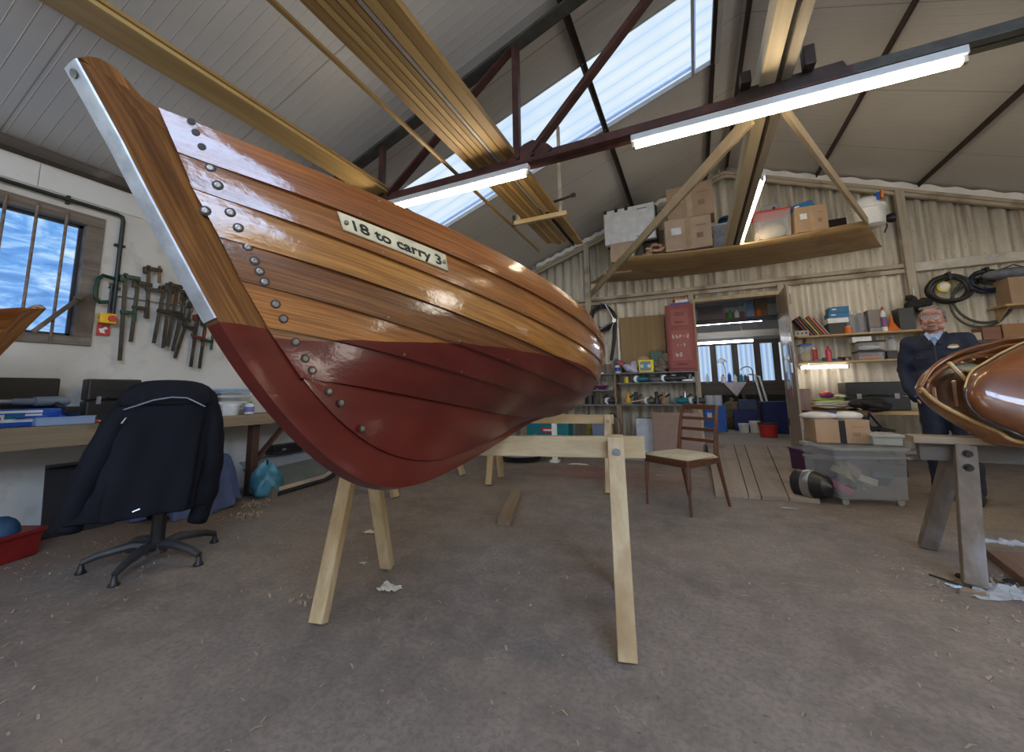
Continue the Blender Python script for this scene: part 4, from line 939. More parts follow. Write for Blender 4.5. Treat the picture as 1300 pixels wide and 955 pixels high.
mesh('chuck', MB().cyl((0, -.15, .045), (0, -.22, .045), .016, 12), MET, t); mesh('bit', MB().cyl((0, -.22, .045), (0, -.34, .045), .004, 8), MET, t)
mesh('grip', MB().tube([(0, .05, .04), (.05, .07, .0), (.13, .09, -.02)], [.022, .02, .024], 10), BLK, t, smooth=AU)
mesh('battery', MB().box((.15, .095, -.02), (.05, .08, .05), (0, 0, .2)), BLK, t, bevel=.006)
slot_y = onb(86, -4.15)
t = thing('parts_organiser', 'flat clear blue-tinted parts organiser box on the bench edge', 'box', (-4.18, onb(83, -4.15), BZ), PI/2)
mesh('tray', MB().box((0, 0, .025), (.30, .16, .05)), clear('blue_tinted_clear', (.45, .6, .85), .15, .6), t, bevel=.006); mesh('lid', MB().box((0, 0, .054), (.305, .165, .010)), clear('blue_tinted_clear', (.45, .6, .85), .15, .6), t, bevel=.002)
mesh('divider', MB().box((0, 0, .025), (.29, .004, .045)).box((.05, 0, .025), (.004, .15, .045)), WHP, t); mesh('contents', MB().box((-.06, 0, .012), (.12, .12, .018)), GRY, t)
for k, (dy, c_) in enumerate(((.0, REDP), (.06, BLK), (.02, MET))):
    p = bx(52+k*4, 531); t = thing('screwdriver', ['red-handled screwdriver lying at the bench edge beside the organiser', 'black-handled screwdriver lying behind the red-handled one', 'metal-handled driver lying nearest the organiser'][k], 'screwdriver', (-4.14-.05*k, p.y-.25+dy, BZ+.014), .15*k); mesh('handle', MB().cyl((0, -.05, 0), (0, .04, 0), .013, 10), c_, t); mesh('blade', MB().cyl((0, .04, 0), (0, .16, 0), .004, 8), MET, t)
case('black upright tool case between the window and the jacket', XL+.13, onb(140, -4.42), BZ, .34, .12, .34, rot=PI/2)
case('black low box behind the jacket shoulder', XL+.15, onb(262, -4.4), BZ, .20, .14, .22, rot=PI/2, handle=False)
yy = onb(292, -4.35)
for k in range(4):
    t = tub(['flat clear food tub, bottom of the stack behind the white pot', 'flat clear food tub second from the bottom of its stack', 'flat clear food tub third in its stack', 'flat clear food tub with a pale blue lid on top of its stack'][k], -4.36, yy+.0, BZ+.062*k, .20, .30, .050, lid=(paint('pale_blue_lid', (.25, .45, .7), .4) if k == 3 else paint('frosted_lid', (.5, .52, .5), .4)), group='food tubs stacked on the left bench', contents=paint('tub_screws', (.3, .25, .2), .6))
bucket('small white lidded pot at the front of the left bench', -4.20, onb(294, -4.18), BZ, .082, .105, WHP, WHP, nm='plastic_pot', cat='pot')
bottle('white bottle with a green cap and coloured label on the left bench', -4.22, onb(318, -4.2), BZ, .045, .13, WHP, GRN, band=paint('blue_red_label', (.2, .2, .5), .4))
bottle('small dark-lidded jar left of the white pot', -4.24, onb(271, -4.22), BZ, .04, .10, CLR, BLK, nm='jar', cat='jar')
t = thing('hand_brush', 'black and white object hanging from the bench edge right of the jacket', 'brush', (BX1+.035, atX(-4.07, 275, 560).y, .60)); mesh('handle', MB().box((0, 0, .10), (.02, .035, .14)), BLK, t, bevel=.004); mesh('head', MB().box((0, .01, -.0), (.03, .07, .09), (.2, 0, 0)), MET, t, bevel=.004)
mesh('bristles', MB().box((0, .0, -.08), (.025, .06, .08)), BLK, t)
# under the bench
BLC = paint('slate_blue_cloth', (.085, .12, .26), .85, var=.2, scale=6)
def drape(name, label, cat, c, rx, ry, top, z0, mat, seed, folds=9, lean=(0, 0), parent=None):
    P = []; n = 72; rows = 12
    for i in range(n+1):
        a = 2*PI*i/n; col = []
        for k in range(rows+1):
            f = k/rows
            if k < 4: rr = f/(3/rows)*.92; z = top-.01*(rr**4)
            else:
                g = (k-3)/(rows-3); fold = 1+.12*g*math.sin(folds*a+seed)+.07*g*math.sin(folds*1.7*a+seed*2); rr = .92+.08*min(1, g*3)+.20*g; rr *= fold; z = top-.02-(top-z0)*g*(1+.12*math.sin(3*a+seed)+.05*math.sin(7*a))
            col.append((c[0]*0+rx*rr*math.cos(a)+lean[0]*(1-f), ry*rr*math.sin(a)+lean[1]*(1-f), max(z, .004)))
        P.append(col)
    q = MB().grid(P); o = mesh(name, q, mat, None, smooth=True, solid=.004, fix=False, sub=1); tag(o, label, cat, loc=(c[0], c[1], 0)); return o
p = atZ(.0, 255, 655)
drape('draped_cloth', 'slate blue cloth hanging in folds to the floor beside the bench leg', 'cloth', (p.x-.28, p.y+.06, 0), .25, .30, .47, .02, BLC, 2, folds=11)
t = thing('stool', 'low dark stool hidden under the slate blue cloth', 'stool', (p.x-.28, p.y+.06, 0)); mesh('seat', MB().box((0, 0, .44), (.30, .30, .03)), BLK, t)
for sx in (-.12, .12):
    for sy in (-.12, .12): mesh('leg', MB().box((sx, sy, .212), (.03, .03, .424)), BLK, t)
p = atZ(0, 326, 634); m_ = paint('pale_blue_film', (.06, .20, .27), .25, var=.4, scale=7); q = MB()
prof_ = [(.02, .33), (.035, .31), (.05, .30), (.10, .27), (.135, .20), (.145, .12), (.14, .05), (.12, .005), (0, .0)]; P = []
for i in range(41):
    a = 2*PI*i/40; P.append([((r+.018*math.sin(5*a+z*20)*(r > .04))*math.cos(a), (r+.02*math.sin(4*a-z*14)*(r > .04))*math.sin(a), z+(0.03*math.sin(3*a) if z > .29 else 0)) for r, z in prof_])
tag(mesh('plastic_bag', MB().grid(P), m_, smooth=True, fix=False, sub=1), 'tied pale blue plastic sack on the floor by the bench leg', 'bag', loc=(p.x-.05, p.y+.12, 0))
a, b_ = atZ(0, 345, 632), atZ(0, 432, 606); d = (b_-a); ang_ = math.atan2(d.y, d.x)
SHEET = paint('grey_green_board', (.13, .14, .12), .6, var=.25, scale=4)
t = thing('board_stack', 'pile of grey boards and a cream edging strip lying under the bench', 'boards', (a.x, a.y, 0), ang_); L = d.length
mesh('bottom_board', MB().span(0, L*1.15, .02, .50, 0, .05), SHEET, t, bevel=.004)
mesh('rubber_edge', MB().tube([(.05, -.01, .02), (L*.7, -.01, .02), (L*.93, .02, .05), (L*1.05, .06, .12)], .022, 8), BLK, t, smooth=AU)
mesh('edging_strip', MB().bar((.05, .0, .065), (L*.72, .0, .065), .02, .035).bar((L*.72, .0, .065), (L*.98, .03, .12), .02, .035), paint('cream_strip', (.50, .38, .28), .5), t)
mesh('sloping_panel', MB().box((L*.55, .22, .145), (L*1.1, .42, .012), (.55, 0, 0)), SHEET, t); mesh('pale_panel', MB().box((L*.55, .40, .27), (L*1.05, .18, .012), (.5, 0, 0)), paint('pale_grey_panel', (.30, .31, .34), .5), t)
mesh('end_block', MB().span(-.02, .06, -.02, .2, .0, .11), SHEET, t)
t = case('long black case lying on the grey boards under the bench', a.x+d.x*.5-.48, a.y+d.y*.5+.12, .34, .62, .14, .10, rot=ang_, handle=False)
# bottom left corner
p = atZ(0, 18, 705)
t = tub('red crate on the floor at the left edge of the view', p.x+.0, p.y-.15, 0, .42, .34, .17, mat=paint('deep_red_plastic', (.20, .012, .012), .4), lid=None, nm='crate', cat='crate', rot=.4)
q = MB().ell((0, 0, .10), (.17, .14, .11), 18, 10).ell((.10, .03, .13), (.10, .09, .10), 14, 8); tag(mesh('blue_bag', q, paint('blue_nylon', (.015, .07, .16), .5, var=.3), smooth=True), 'crumpled blue bag heaped in the red crate', 'bag', loc=(p.x-.02, p.y-.13, .045))
p = atX(-4.35, 72, 655)
t = thing('leaning_board', 'black board leaning under the bench left of the jacket chair', 'board', (-4.35, p.y+.12, 0)); mesh('board', MB().box((0, 0, .26), (.02, .40, .52), (0, -.12, 0)), BLKM, t, bevel=.003); mesh('edge_frame', MB().box((.035, 0, .515), (.03, .42, .02), (0, -.12, 0)), BLK, t)
# ================================================================== swivel chair with the jacket
cx_, cy_ = -3.10, 1.46
CHB = paint('dusty_black_base', (.035, .036, .04), .5, var=.3)
t = thing('office_chair', 'black five-spoke swivel chair carrying the dark jacket', 'chair', (cx_, cy_, 0))
mesh('column', MB().cyl((0, 0, .07), (0, 0, .44), .036, 16), BLK, t, smooth=AU)
mesh('hub', MB().lathe([(.055, .05), (.05, .11), (.036, .12)], n=16), CHB, t, smooth=AU)
for gx, gy in ((95, 730), (143, 745), (253, 718), (262, 692), (130, 690)):
    F_ = atZ(0, gx, gy); dx, dy = F_.x-cx_, F_.y-cy_; a_ = math.atan2(dy, dx); R_ = .33; c_, s_ = math.cos(a_), math.sin(a_)
    pts = [(0, 0, .085), (c_*R_*.35, s_*R_*.35, .11), (c_*R_*.8, s_*R_*.8, .085), (c_*R_, s_*R_, .06)]
    sp_ = mesh('spoke', MB().tube(pts, [.028, .028, .022, .018], 8), CHB, t, smooth=AU)
    mesh('glide', MB().lathe([(.026, 0), (.028, .006), (.016, .022), (.012, .055)], c=(c_*R_, s_*R_, 0), n=12), BLK, sp_, smooth=AU)
sd = atZ(0, 190, 690)-EYE; vx = Vector((sd.x, sd.y, 0)).normalized(); rt = Vector((-vx.y, vx.x, 0))*-1
yaw_c = math.atan2(rt.y, rt.x)
mesh('seat', MB().box((0, 0, .46), (.48, .46, .07), (0, 0, yaw_c)), BLKM, t, bevel=.03)
mesh('backrest', MB().box((-vx.x*.20, -vx.y*.20, .80), (.40, .06, .42), (0, 0, yaw_c)), BLKM, t, bevel=.05)
mesh('back_stem', MB().bar((-vx.x*.05, -vx.y*.05, .42), (-vx.x*.235, -vx.y*.235, .75), .05, .02), BLK, t)
# jacket draped over the backrest
JK = paint('dark_navy_jacket', (.0045, .006, .011), .8, var=.3, scale=5, spec=.25)
def body_rows(rows, n=64, seed=0., folds=7, fold=.05):
    """rows: (z, cx, cy, half width, half depth, fold amount)"""
    P = []
    for i in range(n+1):
        a = 2*PI*i/n; col = []
        for (z, ox, oy, hx, hy, fo) in rows:
            k = 1+fo*math.sin(folds*a+seed+z*3)+fo*.6*math.sin((folds*2+1)*a-z*5+seed)
            ca, sa = math.cos(a), math.sin(a); e = .72
            x = math.copysign(abs(ca)**e, ca)*hx*k+ox; y = math.copysign(abs(sa)**e, sa)*hy*k+oy
            col.append((x, y, z))
        P.append(col)
    return P
j = thing('jacket', 'dark navy hooded work jacket with grey piping hung over the swivel chair back', 'jacket', (cx_-vx.x*.20, cy_-vx.y*.20, 0), yaw_c)
rows = [(1.085, 0, 0, .02, .01, 0), (1.08, 0, 0, .10, .045, 0), (1.065, 0, .0, .17, .07, .01), (1.03, 0, .0, .215, .085, .01), (.98, .0, 0, .235, .095, .02), (.88, -.02, 0, .25, .10, .04), (.75, -.04, 0, .27, .105, .06), (.62, -.06, 0, .28, .11, .08), (.50, -.07, -.01, .285, .12, .10), (.40, -.08, -.01, .28, .12, .12), (.34, -.08, -.01, .27, .12, .13)]
mesh('body', MB().grid(body_rows(rows, seed=1.2)), JK, j, smooth=True, solid=.006, fix=False, sub=1)
def sleeve(pts, rs, seed):
    P = []; 
    q = MB(); fine = []; fr = []
    for k in range(len(pts)-1):
        for s in range(6): f = s/6; fine.append(Vector(pts[k]).lerp(Vector(pts[k+1]), f)); fr.append((rs[k]*(1-f)+rs[k+1]*f)*(1+.05*math.sin((k*6+s)*1.3+seed)))
    fine.append(Vector(pts[-1])); fr.append(rs[-1]); q.tube(fine, fr, 16); return q
mesh('sleeve', sleeve([(-.15, .0, 1.0), (-.23, -.04, .85), (-.30, -.05, .62), (-.345, -.04, .46), (-.365, -.02, .31)], [.06, .065, .065, .06, .055], 1), JK, j, smooth=True)
mesh('sleeve', sleeve([(.17, .0, 1.0), (.215, -.02, .84), (.225, -.03, .62), (.215, -.02, .42), (.175, .0, .24)], [.05, .055, .06, .055, .05], 3), JK, j, smooth=True)
mesh('hood', MB().grid(body_rows([(1.105, -.01, -.0, .03, .02, 0), (1.10, -.01, -.01, .12, .05, .02), (1.07, -.01, -.02, .19, .08, .02), (1.02, -.01, -.03, .22, .085, .03), (.96, -.01, -.03, .225, .08, .03)], seed=4)), JK, j, smooth=True, fix=False, sub=1)
q = MB().tube([(-.20, -.125, .935), (-.15, -.135, .955), (-.08, -.145, .985), (0, -.15, 1.0), (.07, -.148, .995), (.12, -.14, .965), (.16, -.13, .94)], .0035, 6); pi_ = mesh('piping', q, paint('grey_piping', (.30, .32, .36), .5), j); pi_['label'] = 'pale grey piping line across the back'
mesh('toggle', MB().cyl((-.2, -.13, .86), (-.185, -.13, .89), .005, 8), MET, j)
mesh('toggle', MB().cyl((-.12, -.13, .38), (-.09, -.13, .39), .005, 8), MET, j)
# ================================================================== bow of a second clinker boat at the left edge
t = thing('small_boat', 'varnished clinker boat bow with dark screws at the left edge, level with the bench', 'boat')
p = atY(1.0, 55, 391); h2 = math.radians(266); k_ = .82; pose2 = [0, 0, 0, h2, .12, .0]
A2, S2, K3 = boat_matrix(pose2); M2 = Matrix((A2*k_, -S2*k_, K3*k_)).transposed().to_4x4(); org = M2.to_3x3() @ Vector((-.409, 0, .80)); M2.translation = Vector((p.x, p.y, p.z))-org
t.matrix_world = M2
src = [o for o in boat.children if o.name.split('.')[0] in ('strake', 'stem_and_keel', 'inwale')]
for o in src[:]:
    c = o.copy(); COL.objects.link(c); c.parent = t
for v_, z_ in ((.5, 0), (.25, 1), (.7, 1), (.4, 2), (.7, 3)): fastener(z_, .05, v_, .009, SCR, parent=t)
kz = (M2 @ Vector((.9, 0, -.01))); kz2 = (M2 @ Vector((1.9, 0, .08)))
for k, K_ in enumerate((kz, kz2)):
    zt_ = K_.z-.002; trestle('trestle', ['timber trestle under the small boat just outside the left edge of the view', 'second timber trestle under the small boat, farther back'][k], ((K_.x-.24, K_.y), (K_.x+.40, K_.y)), zt_, [(K_.x-.14, K_.y-.24), (K_.x-.14, K_.y+.24), (K_.x+.3, K_.y-.24), (K_.x+.3, K_.y+.24)])
# ================================================================== gable wall, left of the doorway
SHG = paint('grey_painted_shelf', (.16, .17, .19), .5, var=.2)
YU = 6.98; UX0, UX1 = -2.55, .035; DU = .34
t = thing('shelf_unit', 'grey open shelf unit fixed along the gable wall left of the doorway', 'shelf', (0, YU, 0))
for z, x0, x1 in ((.765, UX0, UX1), (1.295, UX0, UX1), (1.02, UX0, -1.27), (1.13, -1.22, UX1)): mesh('shelf_board', MB().span(x0, x1, 0, DU, z-.022, z), SHG, t, bevel=.002)
for x, z0, m_ in ((UX0, .765, SHG), (-1.245, .765, wood('brown_divider', (.2, .13, .08), (.32, .22, .14), 2)), (UX1-.012, .765, SHG)): mesh('upright', MB().span(x-.014, x+.014, 0.004, DU, z0, 1.273), m_, t)
for x in (-2.3, -1.20, -.02): mesh('leg', MB().span(x-.04, x+.04, .02, .09, 0, .743), wood('brown_divider', (.2, .13, .08), (.32, .22, .14), 2), t, bevel=.003)
Z0, Z1, Z2, Z1L = .766, 1.131, 1.296, 1.021
def gx(px, Y=YU+.1): return atY(Y, px, 480).x
# red steel locker
X_, w_, z_, h_ = slot(YU+.02, 849, 886, 386, 471); LK = paint('faded_red_locker', (.27, .055, .05), .5, var=.15, scale=5)
t = thing('locker', 'faded red steel locker with stencilled marks standing on top of the shelf unit', 'locker', (X_, YU+.17, Z2))
mesh('cabinet', MB().box((0, 0, h_/2), (w_, .30, h_)), LK, t, bevel=.008)
dr = mesh('door', MB().box((0, -.16, h_/2), (w_*.86, .02, h_*.93)), LK, t, bevel=.006)
mesh('pressed_panel', MB().box((0, -.173, h_*.80), (w_*.62, .008, h_*.26)).box((0, -.173, h_*.38), (w_*.66, .008, h_*.46)), paint('red_panel', (.33, .085, .075), .45), dr, bevel=.004)
mesh('vent', MB().box((0, -.178, h_*.84), (w_*.36, .004, .01)).box((0, -.178, h_*.87), (w_*.36, .004, .01)).box((0, -.178, h_*.10), (w_*.36, .004, .02)), paint('dark_red_recess', (.10, .02, .02), .6), dr)
mesh('handle', MB().tube([(-.06, -.175, h_*.735), (-.06, -.2, h_*.725), (.06, -.2, h_*.725), (.06, -.175, h_*.735)], .006, 6), LK, dr)
st_ = MB()
def glyph(ch, x, z, s):
    segs = {'S': [(0, 2, 1, 2), (0, 2, 0, 1), (0, 1, 1, 1), (1, 1, 1, 0), (0, 0, 1, 0)], 'E': [(0, 0, 0, 2), (0, 2, 1, 2), (0, 1, 1, 1), (0, 0, 1, 0)], 'P': [(0, 0, 0, 2), (0, 2, 1, 2), (1, 2, 1, 1), (0, 1, 1, 1)], 'Z': [(0, 2, 1, 2), (1, 2, 0, 0), (0, 0, 1, 0)], 'I': [(.5, 0, .5, 2)], '-': [(0, 1, 1, 1)], '0': [(0, 0, 0, 2), (0, 2, 1, 2), (1, 2, 1, 0), (0, 0, 1, 0)], '6': [(0, 0, 0, 2), (0, 1, 1, 1), (1, 1, 1, 0), (0, 0, 1, 0)]}
    for a, b_, c, d in segs[ch]: st_.bar((x+a*s, -.179, z+b_*s), (x+c*s, -.179, z+d*s), .002, s*.35)
for i_, ch in enumerate('SSP-Z'): glyph(ch, -.125+i_*.055, h_*.49, .024)
for i_, ch in enumerate('I-0'): glyph(ch, -.06+i_*.05, h_*.37, .018)
for i_, ch in enumerate('60'): glyph(ch, -.08+i_*.055, h_*.22, .026)
mesh('stencil_mark', st_, WHP, dr)
carton('blue-edged flat box on top of the red locker', X_+.02, YU+.18, Z2+h_+.0, .30, .22, .035, mat=BLU, tape=None, lab_=False, ink=False)
carton('white box with an orange lid on top of the red locker', X_+.05, YU+.18, Z2+h_+.043, .20, .18, .045, mat=WHP, tape=None, lab_=False, ink=False)
carton('thin orange box uppermost on the red locker', X_+.0, YU+.18, Z2+h_+.096, .18, .16, .02, mat=ORG, tape=None, lab_=False, ink=False)
# plywood sheet on the wall
X_, w_, z_, h_ = slot(YG-.09, 789, 846, 388, 456)
t = thing('plywood_sheet', 'brown plywood sheet fixed to the corrugated wall above the shelf unit', 'board', (X_, YG-.09, 1.30)); mesh('sheet', MB().box((0, 0, .50), (w_, .018, 1.0)), wood('brown_ply_sheet', (.28, .18, .08), (.42, .29, .14), 2, 5, .7), t); mesh('edge_batten', MB().box((-w_/2-.03, 0, .5), (.035, .03, 1.0)), WHP, t)
X_, w_, z_, h_ = slot(YU+.15, 826, 842, 437, 462)
carton('dark green metal box standing on the shelf unit beside the locker', X_, YU+.24, Z2, .19, .14, .36, mat=paint('dark_green_enamel', (.03, .10, .07), .4), tape=None, lab_=False, ink=False, nm='green_box')
X_, w_, z_, h_ = slot(YU+.05, 811.5, 830, 456, 473)
t = thing('site_radio', 'bright yellow site radio with a grey front on the shelf unit', 'radio', (X_, YU+.11, Z2)); mesh('casing', MB().box((0, 0, .105), (.245, .12, .21)), paint('bright_yellow', (.85, .78, .01), .35), t, bevel=.012)
mesh('front_panel', MB().box((-.01, -.062, .105), (.17, .01, .155)), GRY, t); mesh('display', MB().box((-.01, -.068, .11), (.06, .006, .08)), paint('radio_blue', (.05, .35, .6), .3), t); mesh('speaker', MB().cyl((-.062, -.069, .105), (-.062, -.062, .105), .03, 14).cyl((.05, -.069, .105), (.05, -.062, .105), .03, 14), WHP, t)
bottle('white and blue spray can at the left of the shelf unit top', gx(785), YU+.08, Z2, .045, .17, WHP, BLK, band=BLU, nm='spray_can', cat='can')
can('tall brown pot holding tools on the shelf unit top', gx(772), YU+.10, Z2, .065, .17, paint('brown_pot', (.20, .14, .10), .6), nm='pot', cat='pot')
t = thing('tool_box', 'blue and red boxed tool leaning on the shelf unit top', 'box', (gx(791), YU+.20, Z2), .1); mesh('box', MB().box((0, 0, .14), (.34, .12, .10), (0, .5, 0)), paint('navy_box', (.01, .02, .12), .4), t, bevel=.006); mesh('red_band', MB().box((.02, -.062, .14), (.26, .006, .05), (0, .5, 0)), REDP, t)
t = thing('wrapping', 'white and lilac crumpled wrapping beside the yellow radio', 'wrapping', (gx(801), YU+.12, Z2)); mesh('wrapping', MB().ell((0, 0, .07), (.14, .08, .07), 12, 8, rot=(0, .5, 0)).ell((.06, 0, .12), (.07, .06, .09), 10, 6, rot=(.3, 0, .5)), paint('lilac_white_wrap', (.50, .50, .66), .4, var=.3, scale=20), t)
t = thing('rag_heap', 'heap of grey-brown rags in front of the red locker', 'rags', (gx(842), YU+.12, Z2)); q = MB(); rn = random.Random(4)
for k in range(7): q.ell((rn.uniform(-.11, .13), rn.uniform(-.05, .05), .04+.02*k), (.10, .07, .045), 10, 6, rot=(rn.random(), rn.random(), rn.random()))
mesh('rags', q, paint('rag_brown', (.19, .15, .13), .9, var=.3, scale=15), t, smooth=True)
t = thing('tan_block', 'tan block standing between the radio and the locker', 'block', (gx(846), YU+.26, Z2+.0)); mesh('block', MB().box((0, 0, .16), (.12, .08, .32)), CARD2, t, bevel=.01)
t = thing('round_block', 'small round tan lump behind the yellow radio', 'block', (gx(817), YU+.27, Z2)); mesh('lump', MB().ell((0, 0, .14), (.15, .07, .16), 14, 8), CARD2, t, smooth=True)
# work lamp and hose
t = thing('angle_lamp', 'silver angle-arm work lamp at the left end of the shelf unit', 'lamp', (gx(763), YU+.06, Z2))
e1 = atY(YU+.06, 780, 407); e2 = atY(YU, 768, 386); e0 = atY(YU+.06, 763, 470); o_ = Vector((gx(763), YU+.06, Z2)); e3 = atY(YU+.05, 757, 421)
mesh('lower_arm', MB().tube([Vector((0, 0, .02)), atY(YU+.06, 764, 450)-o_, e1-o_], .012, 8), MET, t, smooth=AU); mesh('upper_arm', MB().tube([e1-o_, e2-o_], .012, 8), MET, t, smooth=AU); mesh('shade_arm', MB().tube([e1-o_, e3-o_], .016, 8), MET, t, smooth=AU)
mesh('joint', MB().cyl(e1-o_+Vector((0, -.03, 0)), e1-o_+Vector((0, .03, 0)), .035, 12), MET, t); mesh('base', MB().lathe([(.08, 0), (.08, .015), (.02, .03)], n=16), MET, t)
c_ = atY(YG-.12, 765, 404); coil('black hose coiled on the wall above the angle lamp', c_.x, YG-.06, c_.z, .21, .02, 5, BLK, 1.0, seed=2)
c_ = atY(YG-.12, 778, 430); a_ = atY(YG-.16, 781, 400); b_ = atY(YG-.14, 776, 458); t = thing('hanging_hose', 'thick black hose hanging straight down beside the plywood sheet', 'hose', (0, 0, 0)); mesh('hose', MB().tube([a_, c_+Vector((.03, 0, 0)), b_], .03, 8), BLK, t, smooth=AU)
# contents of the shelf unit
rn = random.Random(11)
def lump(label, px, Z, s, mat, nm, cat, kind=0, Y=None, group=None):
    t = thing(nm, label, cat, (gx(px), (YU+.12) if Y is None else Y, Z), rn.uniform(-.5, .5), group)
    if kind == 0:   # power tool
        mesh('body', MB().lathe([(.02, 0), (.045, .01), (.05, .15), (.035, .2), (.0, .205)], c=(-s*.4, 0, .055), n=12, axis='x').xf(Matrix.Scale(1, 4)), mat, t, smooth=AU); mesh('grip', MB().bar((.0, 0, .06), (.05, .01, .13), .035, .03), BLK, t, bevel=.006); mesh('blade_guard', MB().cyl((-s*.35, -.02, .06), (-s*.35, .02, .06), .055, 14), MET, t)
    elif kind == 1: # vertical tool with handle
        mesh('body', MB().lathe([(.05, 0), (.055, .02), (.04, .09), (.025, .12), (.03, .2), (.0, .21)], n=12), mat, t, smooth=AU); mesh('side_grip', MB().cyl((0, 0, .10), (.10, 0, .16), .016, 8), BLK, t)
    elif kind == 2: # plane
        mesh('sole', MB().box((0, 0, .02), (s*1.6, .06, .03)), MET, t, bevel=.003); mesh('knob', MB().lathe([(.02, .03), (.012, .05), (.025, .075), (0, .09)], c=(-s*.5, 0, 0), n=10), mat, t, smooth=AU); mesh('tote', MB().bar((s*.4, 0, .03), (s*.5, 0, .12), .03, .04), mat, t, bevel=.008)
    elif kind == 3: # tin
        mesh('body', MB().cyl((0, 0, 0), (0, 0, s), s*.5, 14), mat, t, smooth=AU); mesh('lid', MB().cyl((0, 0, s), (0, 0, s+.008), s*.52, 14), MET, t)
    else: # dish
        mesh('bowl', MB().lathe([(s*.4, 0), (s*.9, s*.4), (s*.95, s*.55), (s*.85, s*.5), (s*.4, .02), (0, .02)], n=18), mat, t, smooth=AU); mesh('rim', MB().lathe([(s*.95, s*.54), (s*.98, s*.58), (s*.93, s*.58)], n=18), BLK, t)
    return t
DG = paint('dark_tool_casing', (.03, .032, .035), .45, var=.4); OLV = paint('olive_casing', (.10, .10, .05), .5)
A = [(795, Z1, .09, YEL, 'yellow-topped small tin on the middle shelf, far left', 'tin', 3), (811, Z1, .10, TEAL, 'teal sander lying on the middle shelf', 'sander', 0), (831, Z1, .12, GRY, 'pale grey dish on the middle shelf', 'dish', 4), (846, Z1, .10, DG, 'dark power tool on the middle shelf under the locker', 'power_tool', 0), (858, Z1, .10, DG, 'second dark power tool on the middle shelf under the locker', 'power_tool', 0), (872, Z1, .10, GRY, 'small grey plane on the middle shelf near its right end', 'hand_plane', 2), (881, Z1, .06, WHP, 'little white tin at the right end of the middle shelf', 'tin', 3),
     (796, Z0, .12, paint('amber_yellow', (.80, .42, .02), .35), 'amber yellow drill standing on the lowest shelf', 'drill', 1), (806, Z0, .10, DG, 'dark upright tool right of the amber yellow drill', 'power_tool', 1), (822, Z0, .10, OLV, 'olive tool in the middle of the lowest shelf', 'power_tool', 0), (832, Z0, .12, DG, 'black tool with a tall grip, middle of the lowest shelf', 'power_tool', 1), (841, Z0, .12, CARD3, 'brown-handled tool leaning on the lowest shelf', 'power_tool', 1), (860, Z0, .12, TEAL, 'teal planer on the lowest shelf', 'planer', 0), (868, Z0, .12, MET, 'shiny metal spout can on the lowest shelf', 'oil_can', 1), (880, Z0, .12, DG, 'dark tool at the right end of the lowest shelf', 'power_tool', 0),
     (763, Z1L, .12, paint('plum_bowl', (.20, .02, .13), .4), 'plum-coloured bowl on the left bay shelf', 'bowl', 4), (776, Z1L, .06, WHP, 'white saucer-like lid on the left bay shelf', 'dish', 4), (752, Z1L, .12, DG, 'dark tool left of the plum bowl', 'power_tool', 1), (773, Z0, .12, DG, 'dark tool on the lower left bay, right side', 'power_tool', 0), (762, Z0, .12, OLV, 'olive tool in the middle of the lower left bay', 'power_tool', 1), (747, Z0, .16, BLK, 'round black pot on the lower left bay', 'pot', 3)]
for px, Z, s, m_, lb, nm, kd in A: lump(lb, px, Z, s, m_, nm, nm.split('_')[-1], kd)
t = thing('wooden_straightedge', 'thin pale wooden stick lying across the front of the lowest shelf', 'stick', (gx(803), YU+.05, Z0+.005), .2); mesh('stick', MB().bar((-.16, 0, .012), (.18, .02, .075), .018, .02), PINE, t)
# under the shelf unit
X_, w_, z_, h_ = slot(6.75, 676, 720, 533, 556)
t = case('teal power tool case with a red and white label under the shelf unit', X_, 6.80, .0, w_*1.2, .30, .46, mat=TEAL); mesh('brand_label', MB().box((.02, -.158, .34), (.26, .004, .09)), REDP, t); mesh('brand_label', MB().box((.02, -.161, .34), (.18, .002, .03)), WHP, t)
c_ = atY(6.9, 732, 545); coil('coil of yellow and black cable under the shelf unit', c_.x, 7.05, .34, .20, .012, 8, paint('yellow_black_cable', (.28, .22, .03), .5, var=.9, scale=30), 1.1, nm='coiled_cable', cat='cable', seed=5)
carton('blue-grey lidded box standing under the shelf unit', gx(761, 6.9), 7.0, 0, .30, .30, .50, mat=paint('blue_grey_box', (.14, .18, .27), .5), tape=None, lab_=False, ink=False)
c_ = atY(6.9, 777, 545); coil('dark brown cable coil hanging at the right under the shelf unit', c_.x, 7.1, .38, .14, .010, 5, paint('brown_cable', (.07, .04, .03), .5), 1.5, nm='coiled_cable', cat='cable', seed=8)
t = tub('green tray with a low rim on the floor under the shelf unit', gx(686, 6.4), 6.45, 0, .48, .3, .07, mat=GRN, lid=None, nm='tray', cat='tray')
p = atZ(0, 654, 588); t = thing('black_bowl', 'wide shallow black rubber tray on the floor behind the far trestle', 'tray', (p.x, p.y+.25, 0)); mesh('bowl', MB().lathe([(.20, 0), (.26, .01), (.31, .085), (.33, .09), (.30, .10), (.25, .03), (0, .025)], n=28), BLK, t, smooth=AU); mesh('rim', MB().lathe([(.33, .085), (.345, .095), (.33, .105)], n=28), GRY, t, smooth=AU)
t = thing('white_post', 'slim white post standing behind the two trestles', 'post', (gx(702, 5.6), 5.6, 0)); mesh('post', MB().box((0, 0, .29), (.075, .03, .58)), WHP, t, bevel=.003); mesh('foot', MB().box((0, 0, .015), (.12, .12, .03)), WHP, t)
X_, w_, z_, h_ = slot(6.9, 809, 831, 537, 573)
